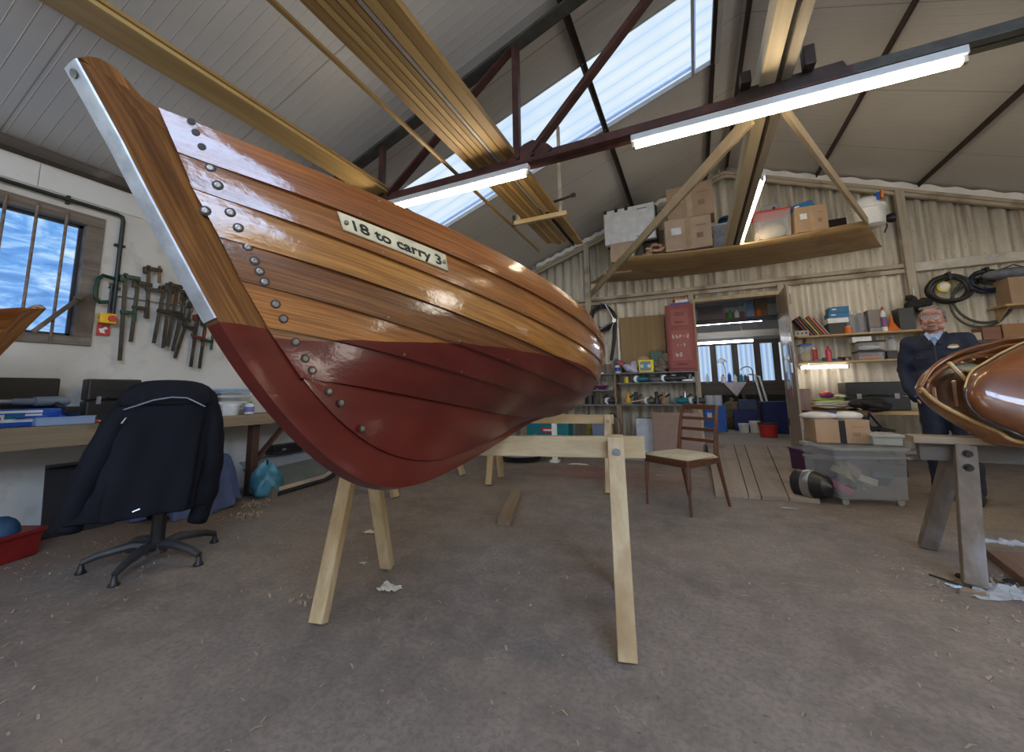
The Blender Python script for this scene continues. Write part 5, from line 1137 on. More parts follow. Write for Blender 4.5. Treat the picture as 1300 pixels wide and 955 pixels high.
t = thing('leaning_board', 'white laminated board leaning under the shelf unit', 'board', (X_, 6.92, 0)); mesh('board', MB().box((0, .0, .27), (w_, .02, .54), (-.12, 0, 0)), paint('blue_white_board', (.42, .48, .56), .35, var=.15), t, bevel=.002); mesh('edge_trim', MB().box((0, .035, .545), (w_, .03, .012)), BLK, t)
X_, w_, z_, h_ = slot(6.6, 830, 893, 525, 574)
t = thing('leaning_board', 'pinkish brown hardboard sheet leaning behind the wooden chair', 'board', (X_, 6.64, 0)); mesh('board', MB().box((0, 0, .32), (w_, .012, .66), (-.1, 0, 0)), paint('pinkish_hardboard', (.27, .18, .145), .6, var=.1), t); mesh('edge_trim', MB().box((-w_/2+.008, -.005, .32), (.01, .02, .64), (-.1, 0, 0)), CARD3, t)
q = MB().span(-1.9, -.2, 6.6, 6.95, 0, .035); t = thing('rubber_mat', 'dark rubber strip lying on the floor along the foot of the gable wall', 'mat', (-.55, 6.30, 0)); mesh('mat', MB().box((0, 0, .018), (1.0, .30, .036)), BLK, t, bevel=.008); mesh('edge_strip', MB().box((0, -.155, .01), (1.0, .02, .02)), GRY, t)
# ================================================================== doorway, ramp and door leaf
TH_ = .14
DW = wood('worn_door_boards', (.27, .21, .16), (.42, .34, .27), 2, 6, .55, stain=(.19, .14, .10), coat=.2, coat_rough=.25)
DR_ = wood('worn_ramp_boards', (.24, .19, .15), (.36, .29, .235), 1, 5, .75, stain=(.18, .14, .11))
f = MB(); f.span(DX0-.09, DX0, YG-.14, YG+.02, 0, DZ); f.span(DX1, DX1+.07, YG-.14, YG+.02, 0, DZ); f.span(DX0-.09, DX1+.07, YG-.14, YG+.02, DZ, DZ+.06)
d1 = thing('door_1', 'x', 'x'); del d1['label']; del d1['category']; d1['kind'] = 'structure'
mesh('door_frame', f, wood('pine_door_lining', (.42, .33, .20), (.60, .49, .32), 2, 8, .6), d1, bevel=.004)
a = Vector((DX1-.01, YG-.16, 0)); b_ = atZ(TH_, 1022, 577); b_ = Vector((b_.x, b_.y, 0)); b_ = a+(b_-a).normalized()*min((b_-a).length, .95)
L = (b_-a).length; an = math.atan2(b_.y-a.y, b_.x-a.x); lf = MB()
t = thing('door_leaf', 'tall worn ledged door of vertical boards standing open into the shed, with a pale notice', 'door', (a.x, a.y, 0), an)
n_ = 5
for k in range(n_): mesh('board', MB().span(L*k/n_+.002, L*(k+1)/n_-.002, -.012, .012, TH_+.02, DZ-.04), DW, t, bevel=.003)
for z in (.45, 1.3, 2.15): mesh('ledge', MB().span(.03, L-.03, .012, .035, z, z+.14), DW, t, bevel=.003)
mesh('latch', MB().box((L*.90, -.03, 1.27), (.05, .03, .14)), MET, t, bevel=.004); mesh('hinge', MB().box((.02, -.016, 2.1), (.05, .012, .10)), IRON, t); mesh('hinge', MB().box((.02, -.016, .5), (.05, .012, .10)), IRON, t)
nt_ = mesh('notice', MB().span(L*.22, L*.70, -.020, -.014, .98, 1.62), paint('pale_blue_notice', (.50, .62, .80), .08, var=.2, scale=3, coat=1), t); nt_['label'] = 'glossy pale blue and pink notice sheet'
mesh('notice_foot', MB().span(L*.25, L*.72, -.022, -.0145, .86, .97), paint('pink_sheet', (.45, .18, .25), .3), t); mesh('door_bolt', MB().cyl((L*.95, -.03, 1.4), (L*.95, -.03, 1.62), .012, 8), MET, t)
# ramp: five long planks from the floor up to the threshold
r0 = [atZ(.02, x, y) for x, y in ((902, 630), (958, 633), (1042, 640))]
xe0, xe1 = DX0+.02, DX1-.02; y1 = YG-.15; ramp = thing('ramp', 'low worn timber ramp of five planks leading up to the doorway', 'ramp', ((xe0+xe1)/2, (4.35+y1)/2, 0))
cuts = [0, .335, .46, .72, 1.0]; fl, fr = atZ(.0, 908, 631), atZ(.0, 1042, 640)
for k in range(4):
    u0, u1 = cuts[k]+.004, cuts[k+1]-.004; q = MB(); c = ramp.location
    F0, F1 = fl.lerp(fr, u0), fl.lerp(fr, u1); B0, B1 = Vector((xe0+(xe1-xe0)*u0, y1, TH_)), Vector((xe0+(xe1-xe0)*u1, y1, TH_))
    vs = [F0, F1, B1, B0, F0+Vector((0, 0, .035)), F1+Vector((0, 0, .035)), B1, B0]
    vs[2] = B1-Vector((0, 0, .035)); vs[3] = B0-Vector((0, 0, .035)); vs = [v-c for v in vs]
    q.add(vs, [(0, 3, 2, 1), (4, 5, 6, 7), (0, 1, 5, 4), (1, 2, 6, 5), (2, 3, 7, 6), (3, 0, 4, 7)]); mesh('plank', q, DR_, ramp, bevel=.003)
mesh('support', MB().span(xe0-c.x, xe1-c.x, y1-.10-c.y, y1-c.y, 0, .10), DW, ramp)
# ================================================================== room beyond the doorway
NX0, NX1, NY1, NZ = -1.6, 3.4, 11.6, 3.1
struct('floor_2', MB().span(NX0, NX1, YG-.16, NY1, TH_-.05, TH_-.001), paint('pale_concrete', (.30, .25, .21), .8, var=.15, scale=2))
struct('floor_3', MB().span(DX0-.1, DX1+.1, YG-.155, YG+.35, 0, TH_-.055), paint('pale_concrete', (.30, .25, .21), .8, var=.15, scale=2))
q = MB(); q.span(NX0-.1, NX0, YG+.08, NY1, TH_, NZ); struct('wall_far_left', q, paint('grey_plaster', (.34, .33, .31), .8))
q = MB(); q.span(NX1, NX1+.1, YG+.08, NY1, TH_, NZ); struct('wall_far_right', q, paint('grey_plaster', (.34, .33, .31), .8))
struct('wall_far', MB().span(NX0-.1, NX1+.1, NY1, NY1+.1, TH_, NZ), paint('grey_plaster', (.34, .33, .31), .8))
struct('ceiling_2', MB().span(NX0-.1, NX1+.1, YG+.08, NY1+.1, NZ, NZ+.06), paint('dark_ceiling', (.16, .15, .14), .8))
m, nt, b = _new('curtain_daylight'); v = _coord(nt); sx = nt.nodes.new('ShaderNodeSeparateXYZ'); nt.links.new(v, sx.inputs[0])
fr_ = _math(nt, 'FRACT', _math(nt, 'MULTIPLY', sx.outputs['X'], 9)); cc = _ramp(nt, fr_, [(0, (.28, .50, .90)), (.5, (.72, .88, 1)), (1, (.28, .50, .90))])
nt.links.new(cc, b.inputs['Emission Color']); b.inputs['Emission Strength'].default_value = .52; b.inputs['Base Color'].default_value = rgb((.1, .15, .25)); PANE = m
t = thing('window_4', 'x', 'x'); del t['label']; del t['category']; t['kind'] = 'structure'; YW = NY1-.03
X0 = atY(YW, 880, 460).x; X1 = atY(YW, 1010, 460).x; z0, z1 = atY(YW, 930, 484).z, atY(YW, 930, 438).z
for a_, c_ in ((882, 903), (909, 931), (936, 960), (964, 984), (988, 1008)):
    xa, xb = atY(YW, a_, 460).x, atY(YW, c_, 460).x; mesh('pane', MB().span(xa, xb, YW-.01, YW, z0, z1), PANE, t)
fm = MB(); 
for a_ in (880, 906, 933.5, 962, 986, 1010): x = atY(YW, a_, 460).x; fm.span(x-.07, x+.07, YW-.05, YW-.012, z0, z1)
fm.span(X0-.1, X1+.1, YW-.06, YW-.012, z1, z1+.1); fm.span(X0-.1, X1+.1, YW-.06, YW-.012, z0-.08, z0); mesh('window_frame', fm, wood('dark_window_frame', (.10, .07, .05), (.2, .15, .11), 2), t)
TB2 = emit('lit_fluorescent_tube_far', (.92, .95, 1), 14)
def strip2(label, Y, x0, x1, y):
    a, b_ = atY(Y, x0, y), atY(Y, x1, y); c = (a+b_)/2; t = thing('fluorescent_lamp', label, 'lamp', (c.x, Y, c.z)); L = (b_.x-a.x)
    mesh('tube', MB().cyl((-L/2, 0, 0), (L/2, 0, 0), .022, 12), TB2, t); mesh('housing', MB().box((0, 0, .05), (L+.05, .07, .05)), CASE, t, bevel=.006)
    for s in (-1, 1): mesh('lamp_holder', MB().box((s*(L/2+.012), 0, .01), (.022, .035, .08)), CAPM, t)
    for s in (-.7, .7): mesh('hanger', MB().cyl((s*L/2, 0, .07), (s*L/2, 0, NZ-c.z), .006, 6), MET, t)
strip2('upper lit strip lamp seen through the doorway', 8.72, 872, 967, 410); strip2('lower lit strip lamp seen through the doorway, farther back', 10.2, 872, 956, 435)
# shelf above the lamps with boxes
WK = wood('dark_work_timber', (.07, .055, .045), (.14, .11, .09), 0)
zS = atY(8.2, 930, 404).z
tag(mesh('storage_shelf', MB().span(-.9, 2.6, -.02, .38, -.03, 0).span(-.9, -.86, .0, .04, 0, NZ-zS).span(2.5, 2.54, .0, .04, 0, NZ-zS), WK), 'dark overhead shelf with boxes inside the next room', 'shelf', loc=(0, 8.2, zS))
for lb, x0, x1, y0, m_, k in (('mauve-brown carton at the left on the shelf seen through the doorway', 887, 919, 384, paint('mauve_carton', (.22, .17, .18), .7), 0), ('low red-brown crate on the shelf seen through the doorway', 921, 946, 394, paint('red_brown_crate', (.15, .04, .03), .5), 1), ('blue-grey panel box on the shelf seen through the doorway', 948, 958, 382, paint('pale_blue_box', (.20, .32, .50), .5), 2), ('brown carton at the right on the shelf seen through the doorway', 960, 976, 378, CARD3, 3)):
    X_, w_, z_, h_ = slot(8.25, x0, x1, y0, 402); carton(lb, X_, 8.38, zS, w_, .24, h_, mat=m_, tape=None, lab_=False, ink=(k == 0))
for lb, px, m_ in (('green bottle lying in the red-brown crate beyond the doorway', 927, GRN), ('orange packet on the shelf beyond the doorway', 964, ORG), ('white bottle in the red-brown crate beyond the doorway', 936, WHP)):
    bottle(lb, atY(8.15, px, 400).x, 8.22, zS, .04, .15, m_, m_)
tag(mesh('roof_beam', MB().box((0, 0, 0), (4.9, .1, .14)), wood('pale_far_beam', (.35, .31, .26), (.5, .46, .4), 0), bevel=.004), 'pale ceiling beam crossing between the two strip lamps of the next room', 'beam', loc=(.9, 9.4, atY(9.4, 930, 425).z))
# bench under the windows
zB = atY(10.6, 930, 486).z; t = thing('workbench', 'dark workbench under the windows of the next room', 'workbench', (1.0, 11.0, TH_)); hB = zB-TH_
mesh('worktop', MB().box((0, 0, hB-.02), (4.4, .85, .04)), WK, t); mesh('apron', MB().box((0, -.40, hB-.16), (4.4, .03, .24)), WK, t)
for x in (-2.1, 0, 2.1):
    for y in (-.36, .36): mesh('leg', MB().box((x, y, (hB-.04)/2), (.07, .07, hB-.04)), WK, t)
rn = random.Random(21)
def nb(px): return atY(10.75, px, 480).x
for lb, px, r_, h_, m_, c_ in (('clear bottle on the far bench, left of the sink tap', 898, .04, .22, CLR, WHP), ('red-topped jar on the far bench', 918, .05, .2, WHP, REDP), ('blue bottle on the far bench beside the red-topped jar', 926, .04, .26, BLU, WHP), ('white bottle on the far bench in front of the middle window', 933, .04, .2, WHP, WHP), ('teal bottle on the far bench', 941, .035, .22, TEAL, WHP), ('second teal bottle on the far bench', 946, .035, .2, TEAL, WHP), ('red bottle at the middle of the far bench', 949, .03, .18, REDP, WHP)):
    bottle(lb, nb(px), 10.72, zB, r_, h_, m_, c_)
t = thing('tap', 'curved tap on the bench in front of the middle window', 'tap', (nb(950), 10.95, zB)); mesh('spout', MB().tube([(.12, 0, 0), (.12, 0, .28), (.08, 0, .36), (0, 0, .38), (-.1, 0, .34), (-.13, 0, .28)], .014, 8), MET, t, smooth=AU); mesh('base', MB().cyl((.12, 0, 0), (.12, 0, .03), .03, 12), MET, t)
t = thing('desk_lamp', 'white desk lamp with a dark round shade at the left window of the next room', 'lamp', (nb(922), 10.9, zB)); mesh('stem', MB().tube([(0, 0, 0), (0, 0, .35), (-.05, 0, .55)], .012, 6), WHP, t); mesh('shade', MB().lathe([(.02, .1), (.09, .05), (.12, 0)], c=(-.06, 0, .5), n=16), WHP, t, smooth=AU); mesh('base', MB().cyl((0, 0, 0), (0, 0, .02), .08, 14), WHP, t); 
t = thing('hanging_cloth', 'pale pink cloth hanging over the edge of the far bench', 'cloth', (nb(929), 10.55, zB)); mesh('cloth', MB().poly([(-.2, 0, .008), (.28, 0, .008), (.05, -.02, -.32)], (0, 1, 0), .012), paint('pale_pink_cloth', (.55, .48, .50), .8), t); mesh('fold', MB().poly([(-.2, .012, .004), (.28, .012, .004), (.28, .3, .004), (-.2, .3, .004)], (0, 0, 1), .006), paint('pale_pink_cloth', (.55, .48, .50), .8), t)
for k, (x0, y0, x1, y1) in enumerate(((958, 476, 977, 540), (964, 478, 984, 540))):
    a, b_ = atY(10.3, x0, y0), atZ(TH_, x1-2, y1); b_ = Vector((atY(9.9, x1, y1).x, 9.9, TH_+.02)); t = thing('white_pipe', ['white pipe leaning on the far bench, left one of the pair', 'white pipe leaning on the far bench, right one of the pair'][k], 'pipe', b_); mesh('tube', MB().tube([(0, 0, 0), a-b_, a-b_+Vector((-.10, .05, .02))], .022, 8), WHP, t, smooth=AU); mesh('end_cap', MB().cyl((0, 0, -.01), (0, 0, .03), .028, 8), GRY, t)
def nf(px, py): return atZ(TH_, px, py)
YF_ = 9.4
def xf_(px): return atY(YF_, px, 520).x
carton('blue box with white rolls under the far bench', xf_(907), YF_, TH_, .40, .35, .52, mat=paint('bright_blue_box', (.01, .12, .50), .4), tape=None, lab_=True, ink=False)
for k, px in enumerate((901, 912)): can(['left white roll standing in the blue box', 'right white roll standing in the blue box'][k], xf_(px), YF_, TH_+.527, .085, .20, WHP, WHP, nm='paper_roll', cat='roll', group='white rolls in the blue box')
q = MB(); rn = random.Random(5)
t = thing('sack', 'brown and green patterned sack beside the blue box in the next room', 'sack', (xf_(932), YF_+.55, TH_)); mesh('sack', MB().ell((0, 0, .28), (.28, .22, .32), 16, 10), paint('brown_green_sack', (.13, .10, .05), .8, var=.6, scale=18), t, smooth=True)
mesh('tie', MB().cyl((0, 0, .56), (.02, 0, .66), .05, 10), CARD3, t)
for k, (px, m_) in enumerate(((941, WHP), (955, WHP), (967, WHP))): bucket(['small white paint tub, left of three on the far room floor', 'small white paint tub, middle of three on the far room floor', 'small white paint tub, right of three on the far room floor'][k], xf_(px), YF_-.2, TH_, .095, .17 if k != 1 else .22, m_, WHP, group='paint tubs in the next room')
carton('dark blue crate behind the paint tubs', xf_(947), YF_+.3, TH_, .42, .3, .42, mat=paint('navy_crate', (.01, .02, .14), .5), tape=None, lab_=False, ink=False)
carton('blue bag-like box standing on the dark blue crate', xf_(951), YF_+.3, TH_+.428, .32, .22, .2, mat=paint('slate_blue_box', (.06, .09, .2), .6), tape=None, lab_=False, ink=False)
t = tub('blue storage crate at the right, seen past the door leaf', xf_(984), YF_-.1, TH_, .5, .4, .6, mat=paint('navy_crate', (.01, .02, .14), .5), lid=None, nm='crate', cat='crate')
p = nf(978, 556); t = bucket('red bucket with a dark rim on the threshold floor, by the door', p.x+.0, p.y+.15, TH_, .15, .24, REDP, BLK)
# lamp of that room already built; pale wall cupboard
# ================================================================== gable wall right of the doorway
PINES = wood('shelf_board_pine', (.42, .28, .13), (.60, .43, .22), 0, 8, .6)
YR = YG-.14; 
def rshelf(label, px0, px1, py, depth, Yf):
    a = atY(Yf, px0, py); b_ = atY(Yf, px1, py); t = thing('wall_shelf', label, 'shelf', ((a.x+b_.x)/2, Yf, a.z))
    mesh('board', MB().box((0, depth/2, -.012), (b_.x-a.x, depth, .024)), PINES, t, bevel=.002)
    for s in (-.42, .42): mesh('bracket', MB().poly([((b_.x-a.x)*s, depth-.02, -.024), ((b_.x-a.x)*s, .06, -.024), ((b_.x-a.x)*s, depth-.02, -.16)], (1, 0, 0), .02), PINES, t)
    return t, a.z
YS1 = 6.98
s1, ZU = rshelf('upper pine wall shelf right of the doorway, full of books and bottles', 1012, 1196, 427, .32, YS1)
s2, ZL = rshelf('lower pine wall shelf right of the doorway, above a lit strip lamp', 1014, 1196, 460, .32, YS1)
def sx_(px): return atY(YS1+.05, px, 440).x
t = thing('fluorescent_lamp', 'lit strip lamp fixed beneath the lower wall shelf', 'lamp', (sx_(1044), YS1+.10, ZL-.07)); L = sx_(1073)-sx_(1014)
mesh('tube', MB().cyl((-L/2, 0, -.01), (L/2, 0, -.01), .016, 12), emit('lit_shelf_tube', (1, .93, .82), 22), t); mesh('housing', MB().box((0, .03, .02), (L+.06, .07, .04)), CASE, t, bevel=.004)
mesh('lamp_holder', MB().box((-L/2-.012, 0, -.005), (.022, .035, .05)), CAPM, t); mesh('lamp_holder', MB().box((L/2+.012, 0, -.005), (.022, .035, .05)), CAPM, t)
# leaning books
bc = [(.07, .02, .03), (.30, .05, .04), (.05, .04, .05), (.55, .42, .07), (.10, .09, .10), (.62, .12, .04), (.25, .26, .28)]
nm_ = ['dark maroon', 'red', 'black', 'yellow', 'charcoal', 'orange-red', 'grey']
for k in range(7):
    x = sx_(1019+k*4.2); t = thing('book', '%s file leaning left on the upper wall shelf, number' % nm_[k] if False else '%s folder leaning in the row on the upper wall shelf' % nm_[k], 'book', (x+.09, YS1+.12, ZU), 0, 'folders leaning on the upper wall shelf'); t.rotation_euler = (0, -.55, 0)
    h_ = .30+.02*(k % 3); mesh('cover', MB().box((0, 0, h_/2+.005), (.022, .20, h_)), paint('cover_%d' % k, bc[k], .5, var=.1), t, bevel=.002); mesh('pages', MB().box((0, .004, h_/2+.006), (.016, .201, h_-.012)), WHP, t)
t = thing('socket_block', 'white block with round dark holes at the left end of the upper wall shelf', 'block', (sx_(1019), YS1+.03, ZU)); mesh('block', MB().box((0, 0, .04), (.17, .05, .08)), paint('cream_block', (.52, .48, .38), .5), t, bevel=.004)
for s in (-.05, 0, .05): mesh('hole', MB().cyl((s, -.027, .04), (s, -.024, .04), .014, 10), BLK, t)
def bs(lb, x0, x1, y0, z, h_, m_, dd=.22, **k): X_, w_, z_, hh = slot(YS1+.04, x0, x1, y0, y0+10); return carton(lb, X_, YS1+.05+dd/2, z, w_, dd, h_, mat=m_, tape=None, lab_=k.get('l', False), ink=False, nm=k.get('nm', 'box'))
def hz(y0, y1): return slot(YS1+.04, 1050, 1060, y0, y1)[3]
h1 = hz(412, 426); bs('dark perforated crate at the bottom of the blue-box pile on the upper wall shelf', 1053, 1076, 412, ZU, h1, paint('dark_crate', (.05, .045, .04), .6)); z_ = ZU+h1+.005
h2 = hz(405, 411); bs('white box between the dark crate and the blue boxes', 1052, 1079, 405, z_, h2, WHP); z_ += h2+.005
B1 = paint('blue_carton', (.02, .16, .34), .45); h3 = hz(398, 404); bs('lower blue box of the pile on the upper wall shelf', 1053, 1079, 398, z_, h3, B1, l=True); z_ += h3+.005; h4 = hz(389, 396); bs('topmost blue box of the pile on the upper wall shelf', 1054, 1079, 389, z_, h4, B1, l=True)
can('orange-red can beside the blue-box pile', sx_(1079.5), YS1+.05, ZU, .045, .10, ORG)
bottle('left one of two tall cloudy bottles on the upper wall shelf', sx_(1087), YS1+.1, ZU, .065, .32, CLR2, WHP, group=None); bottle('right one of two tall cloudy bottles on the upper wall shelf', sx_(1098), YS1+.1, ZU, .065, .33, CLR2, WHP)
h5 = hz(417, 422); bs('grey flat box under the bundle of papers, upper wall shelf', 1106, 1126, 416, ZU, .06, GRY); 
q = bs('grey box file leaning at the back of the upper wall shelf', 1103, 1124, 395, ZU+.068, .24, paint('warm_grey_box', (.26, .22, .2), .6), dd=.16)
t = bottle('white sealant tube with a red cap standing on the upper wall shelf', sx_(1126), YS1+.04, ZU, .032, .34, WHP, REDP, nm='sealant_tube', cat='tube', band=paint('mauve_band', (.2, .1, .25), .4))
t = thing('funnel', 'orange funnel standing upside down on the upper wall shelf', 'funnel', (sx_(1137), YS1+.07, ZU)); mesh('cone', MB().lathe([(.085, 0), (.08, .01), (.022, .12), (.015, .22), (0, .22)], n=18), ORG, t, smooth=AU); mesh('rim', MB().lathe([(.09, 0), (.092, .008), (.085, .012)], n=18), ORG, t)
bs('black case at the right of the upper wall shelf behind the man', 1142, 1163, 397, ZU, .30, BLK, dd=.2)
# lower shelf
t = tub('clear jar with a blue lid at the left end of the lower wall shelf', sx_(1022), YS1+.08, ZL, .15, .14, .24, lid=BLU, contents=YEL, nm='jar', cat='jar'); can('red tin on the lower wall shelf beside the blue-lidded jar', sx_(1033.5), YS1+.1, ZL, .04, .19, REDP)
bottle('pink-red bottle on the lower wall shelf', sx_(1051), YS1+.06, ZL, .035, .22, paint('pink_red', (.55, .06, .10), .3), REDP)
for k, (px, m_) in enumerate(((1040, GRY), (1061, BLU), (1066, MET), (1075, CARD2))):
    t = thing('hand_tool', ['grey gadget on the lower wall shelf left of the pink-red bottle', 'blue-handled tool on the lower wall shelf', 'steel pliers heap on the lower wall shelf', 'tan ended tool near the clear drawers'][k], 'tool', (sx_(px), YS1+.07, ZL), .4*k); mesh('handle', MB().cyl((-.08, 0, .02), (.02, 0, .02), .017, 8), m_, t); mesh('head', MB().box((.06, 0, .03), (.07, .05, .05)), IRON, t, bevel=.004)
for k, (y0, y1) in enumerate(((448, 457), (437, 446))):
    X_, w_, z_, h_ = slot(YS1+.04, 1090, 1126, y0, y1); t = tub(['lower clear drawer box of small parts on the lower wall shelf', 'upper clear drawer box of small parts on the lower wall shelf'][k], X_, YS1+.15, ZL+k*(h_+.04), w_, .2, h_+.01, lid=BLK, contents=ORG if k == 0 else WHP)
X_, w_, z_, h_ = slot(YS1+.04, 1083, 1108, 425, 435); carton('white carton on top of the clear drawer boxes', X_, YS1+.14, ZL+.25, w_, .16, .07, mat=WHP, tape=None, lab_=False, ink=False)
bottle('blue and clear bottle near the man on the lower wall shelf', sx_(1134), YS1+.08, ZL+.12, .05, .18, CLR, BLU); bs('black box under the blue bottle on the lower wall shelf', 1128, 1142, 447, ZL, .11, BLK, dd=.15)
# hanging coils
HS = paint('black_rubber_hose', (.02, .02, .022), .4); HG = paint('grey_green_hose', (.07, .075, .06), .5)
c_ = atY(YG-.2, 1208, 366); coil('thick black cable coil hanging left on the white rail', c_.x, YG-.08, c_.z, .20, .022, 7, HS, .85, nm='coiled_cable', cat='cable', seed=3)
c_ = atY(YG-.2, 1256, 356); coil('black and dark blue cable coil hanging right on the white rail', c_.x, YG-.08, c_.z, .16, .018, 6, paint('navy_black_cable', (.012, .018, .05), .4, var=.6, scale=12), .85, nm='coiled_cable', cat='cable', seed=6)
c_ = atY(YG-.2, 1252, 383); coil('large loose grey hose loop hanging below the two cable coils', c_.x, YG-.06, c_.z, .27, .016, 2.3, HG, 1.1, nm='coiled_hose', cat='hose', seed=9, spread=.03)
for px, m_, lb in ((1203, YEL, 'small yellow reel end inside the left cable coil'),):
    c_ = atY(YG-.24, px, 362); t = thing('tape_reel', lb, 'reel', (c_.x, YG-.13, c_.z)); mesh('reel', MB().cyl((0, -.02, 0), (0, .03, 0), .07, 18), YEL, t); mesh('core', MB().cyl((0, -.03, 0), (0, -.02, 0), .05, 18), WHP, t)
c_ = atY(YG-.3, 1168, 386); t = thing('hanging_bundle', 'dark furry bundle hanging on the post behind the man', 'bundle', (c_.x, YG-.2, c_.z)); q = MB(); rn = random.Random(2)
for k in range(9): q.ell((rn.uniform(-.08, .08), -.04+rn.uniform(-.03, .02), rn.uniform(-.14, .14)), (.08, .05, .08), 8, 6, rot=(rn.random()*2, rn.random(), 0))
mesh('bundle', q, paint('dark_grey_fur', (.03, .03, .03), .9, var=.6, scale=40, bump=.5), t); mesh('hook', MB().cyl((0, .02, .15), (0, .02, .25), .006, 6), MET, t)
# black shelf with wooden boxes at the right edge
c0, c1 = atY(6.95, 1236, 432), atY(6.95, 1330, 428); t = thing('wall_shelf', 'black shelf at the right edge carrying wooden boxes', 'shelf', (0, 6.95, c0.z)); mesh('board', MB().span(c0.x, c1.x, 0, .33, -.04, 0), BLK, t, bevel=.003)
for x in (c0.x+.1, c1.x-.1): mesh('bracket', MB().poly([(x, .32, -.04), (x, .05, -.04), (x, .32, -.22)], (1, 0, 0), .02), BLK, t)
OBX = wood('orange_brown_box_wood', (.30, .15, .06), (.42, .22, .09), 0, 8)
X_, w_, z_, h_ = slot(7.0, 1276, 1325, 409, 428); carton('orange-brown wooden box on the black shelf, right one', X_, 7.13, c0.z, w_, .22, h_, mat=OBX, tape=None, lab_=False, ink=False, nm='wooden_box')
X_, w_, z_, h_ = slot(7.0, 1250, 1274, 413, 429); carton('red-brown wooden box on the black shelf, left one', X_, 7.13, c0.z, w_, .22, h_, mat=wood('red_brown_box_wood', (.20, .08, .05), (.30, .13, .08), 0), tape=None, lab_=False, ink=False, nm='wooden_box')
X_, w_, z_, h_ = slot(7.0, 1238, 1249, 420, 430); carton('small cream box at the left end of the black shelf', X_, 7.1, c0.z, w_, .14, h_, mat=paint('cream_box', (.5, .42, .3), .6), tape=None, lab_=False, ink=False)
X_, w_, z_, h_ = slot(6.95, 1276, 1330, 350, 384); t = thing('wall_shelf', 'pine shelf high at the right edge under a brown carton', 'shelf', (X_, 6.95, z_)); mesh('board', MB().box((.05, .18, -.012), (w_+.1, .36, .024)), PINES, t); mesh('bracket', MB().poly([(-w_*.3, .36, -.024), (-w_*.3, .1, -.024), (-w_*.3, .36, -.2)], (1, 0, 0), .02), PINES, t)
carton('brown carton on the high pine shelf at the right edge', X_+.06, 7.12, z_, w_-.03, .28, h_, mat=CARD, ink=False, lab_=False)
t = thing('grey_bag', 'grey cloth bag lying on the brown carton at the right edge', 'bag', (X_-.02, 7.10, z_+h_+.005)); mesh('bag', MB().ell((0, 0, .07), (.25, .13, .075), 16, 8), paint('blue_grey_cloth', (.16, .17, .21), .8, var=.3), t, smooth=True); mesh('strap', MB().tube([(-.2, -.05, .08), (0, -.1, .16), (.2, -.05, .08)], .008, 6), BLK, t)
# bench on the right, low, cluttered
YBn = 6.35; zb = .70; t = thing('workbench', 'cluttered timber bench along the gable wall right of the door leaf', 'workbench', (2.55, 6.75, 0))
mesh('worktop', MB().box((.3, 0, zb-.02), (3.0, .8, .04)), PINES, t, bevel=.003)
for x in (-1.1, 1.7):
    for y in (-.34, .34): mesh('leg', MB().box((x, y, (zb-.04)/2), (.07, .07, zb-.04)), PINEL, t)
def bn(px, Y=6.5): return atY(Y, px, 510).x
X_, w_, z_, h_ = slot(6.45, 1016, 1031, 504, 537); carton('small brown wooden cabinet on the bench beside the door leaf', X_+.02, 6.56, zb, w_, .22, .28, mat=wood('cabinet_wood', (.18, .11, .09), (.27, .18, .14), 2), tape=None, lab_=False, ink=False, nm='speaker_cabinet')
for k in range(7):
    x = bn(1046+rn.uniform(-8, 10)); 
t = thing('rope_heap', 'tangled heap of off-white rope on the bench', 'rope', (bn(1056, 6.4), 6.42, zb)); P = []; rn = random.Random(8)
for k in range(150): a_ = k*.45; P.append((.17*math.sin(a_)+.05*math.sin(a_*.37), .09*math.cos(a_*1.07)+.04*math.sin(k*.9), .03+.05*abs(math.sin(a_*.21))+.04*abs(math.sin(k*.13))))
mesh('rope', MB().tube(P, .009, 6), paint('off_white_rope', (.55, .52, .45), .8), t, smooth=True); mesh('rope_end', MB().tube([(.12, -.08, .04), (.20, -.13, .05), (.26, -.12, .02)], .009, 6), paint('off_white_rope', (.55, .52, .45), .8), t)
def heap(lb, px, Y, s, m_, nm, cat, dz=0):
    t = thing(nm, lb, cat, (bn(px, Y), Y, zb+dz)); q = MB(); r2 = random.Random(px)
    for k in range(4): q.ell((r2.uniform(-.5, .5)*s[0], r2.uniform(-.3, .3)*s[1], s[2]*(.5+.2*k)), (s[0]*.6, s[1]*.6, s[2]*.55), 12, 7, rot=(0, r2.uniform(-.3, .3), r2.random()))
    mesh('cloth', q, m_, t, smooth=True); return t
heap('bright green fabric lying on the bench behind the rope', 1060, 6.68, (.28, .12, .035), paint('lime_fabric', (.20, .42, .03), .7), 'green_fabric', 'cloth', .10)
heap('red and white packet on the bench beside the cabinet', 1044, 6.72, (.12, .08, .05), paint('red_packet', (.6, .05, .06), .5), 'red_packet', 'packet', .16)
heap('purple packet on the bench next to the red one', 1055, 6.70, (.12, .08, .04), PURP, 'purple_packet', 'packet', .16)
heap('crumpled white paper on the bench', 1066, 6.66, (.12, .08, .035), paint('white_paper', (.65, .62, .55), .8), 'crumpled_paper', 'paper', .15)
carton('open carton beneath the coloured packets on the bench', bn(1052, 6.6), 6.72, zb, .55, .28, .12, mat=CARD3, tape=None, lab_=False, ink=False)
case('large black case with a pale metal edge on the bench beside the man', bn(1115, 6.55), 6.72, zb, .62, .35, .36)
heap('jumble of black harness and straps hanging over the bench front', 1100, 6.32, (.26, .12, .10), paint('black_straps', (.015, .016, .02), .7, var=.8, scale=30), 'harness', 'harness')
t = thing('tube_tangle', 'tangle of dark tubes and straps between the bench and the clear crate', 'parts', (bn(1100, 6.1), 6.12, 0)); rn = random.Random(13)
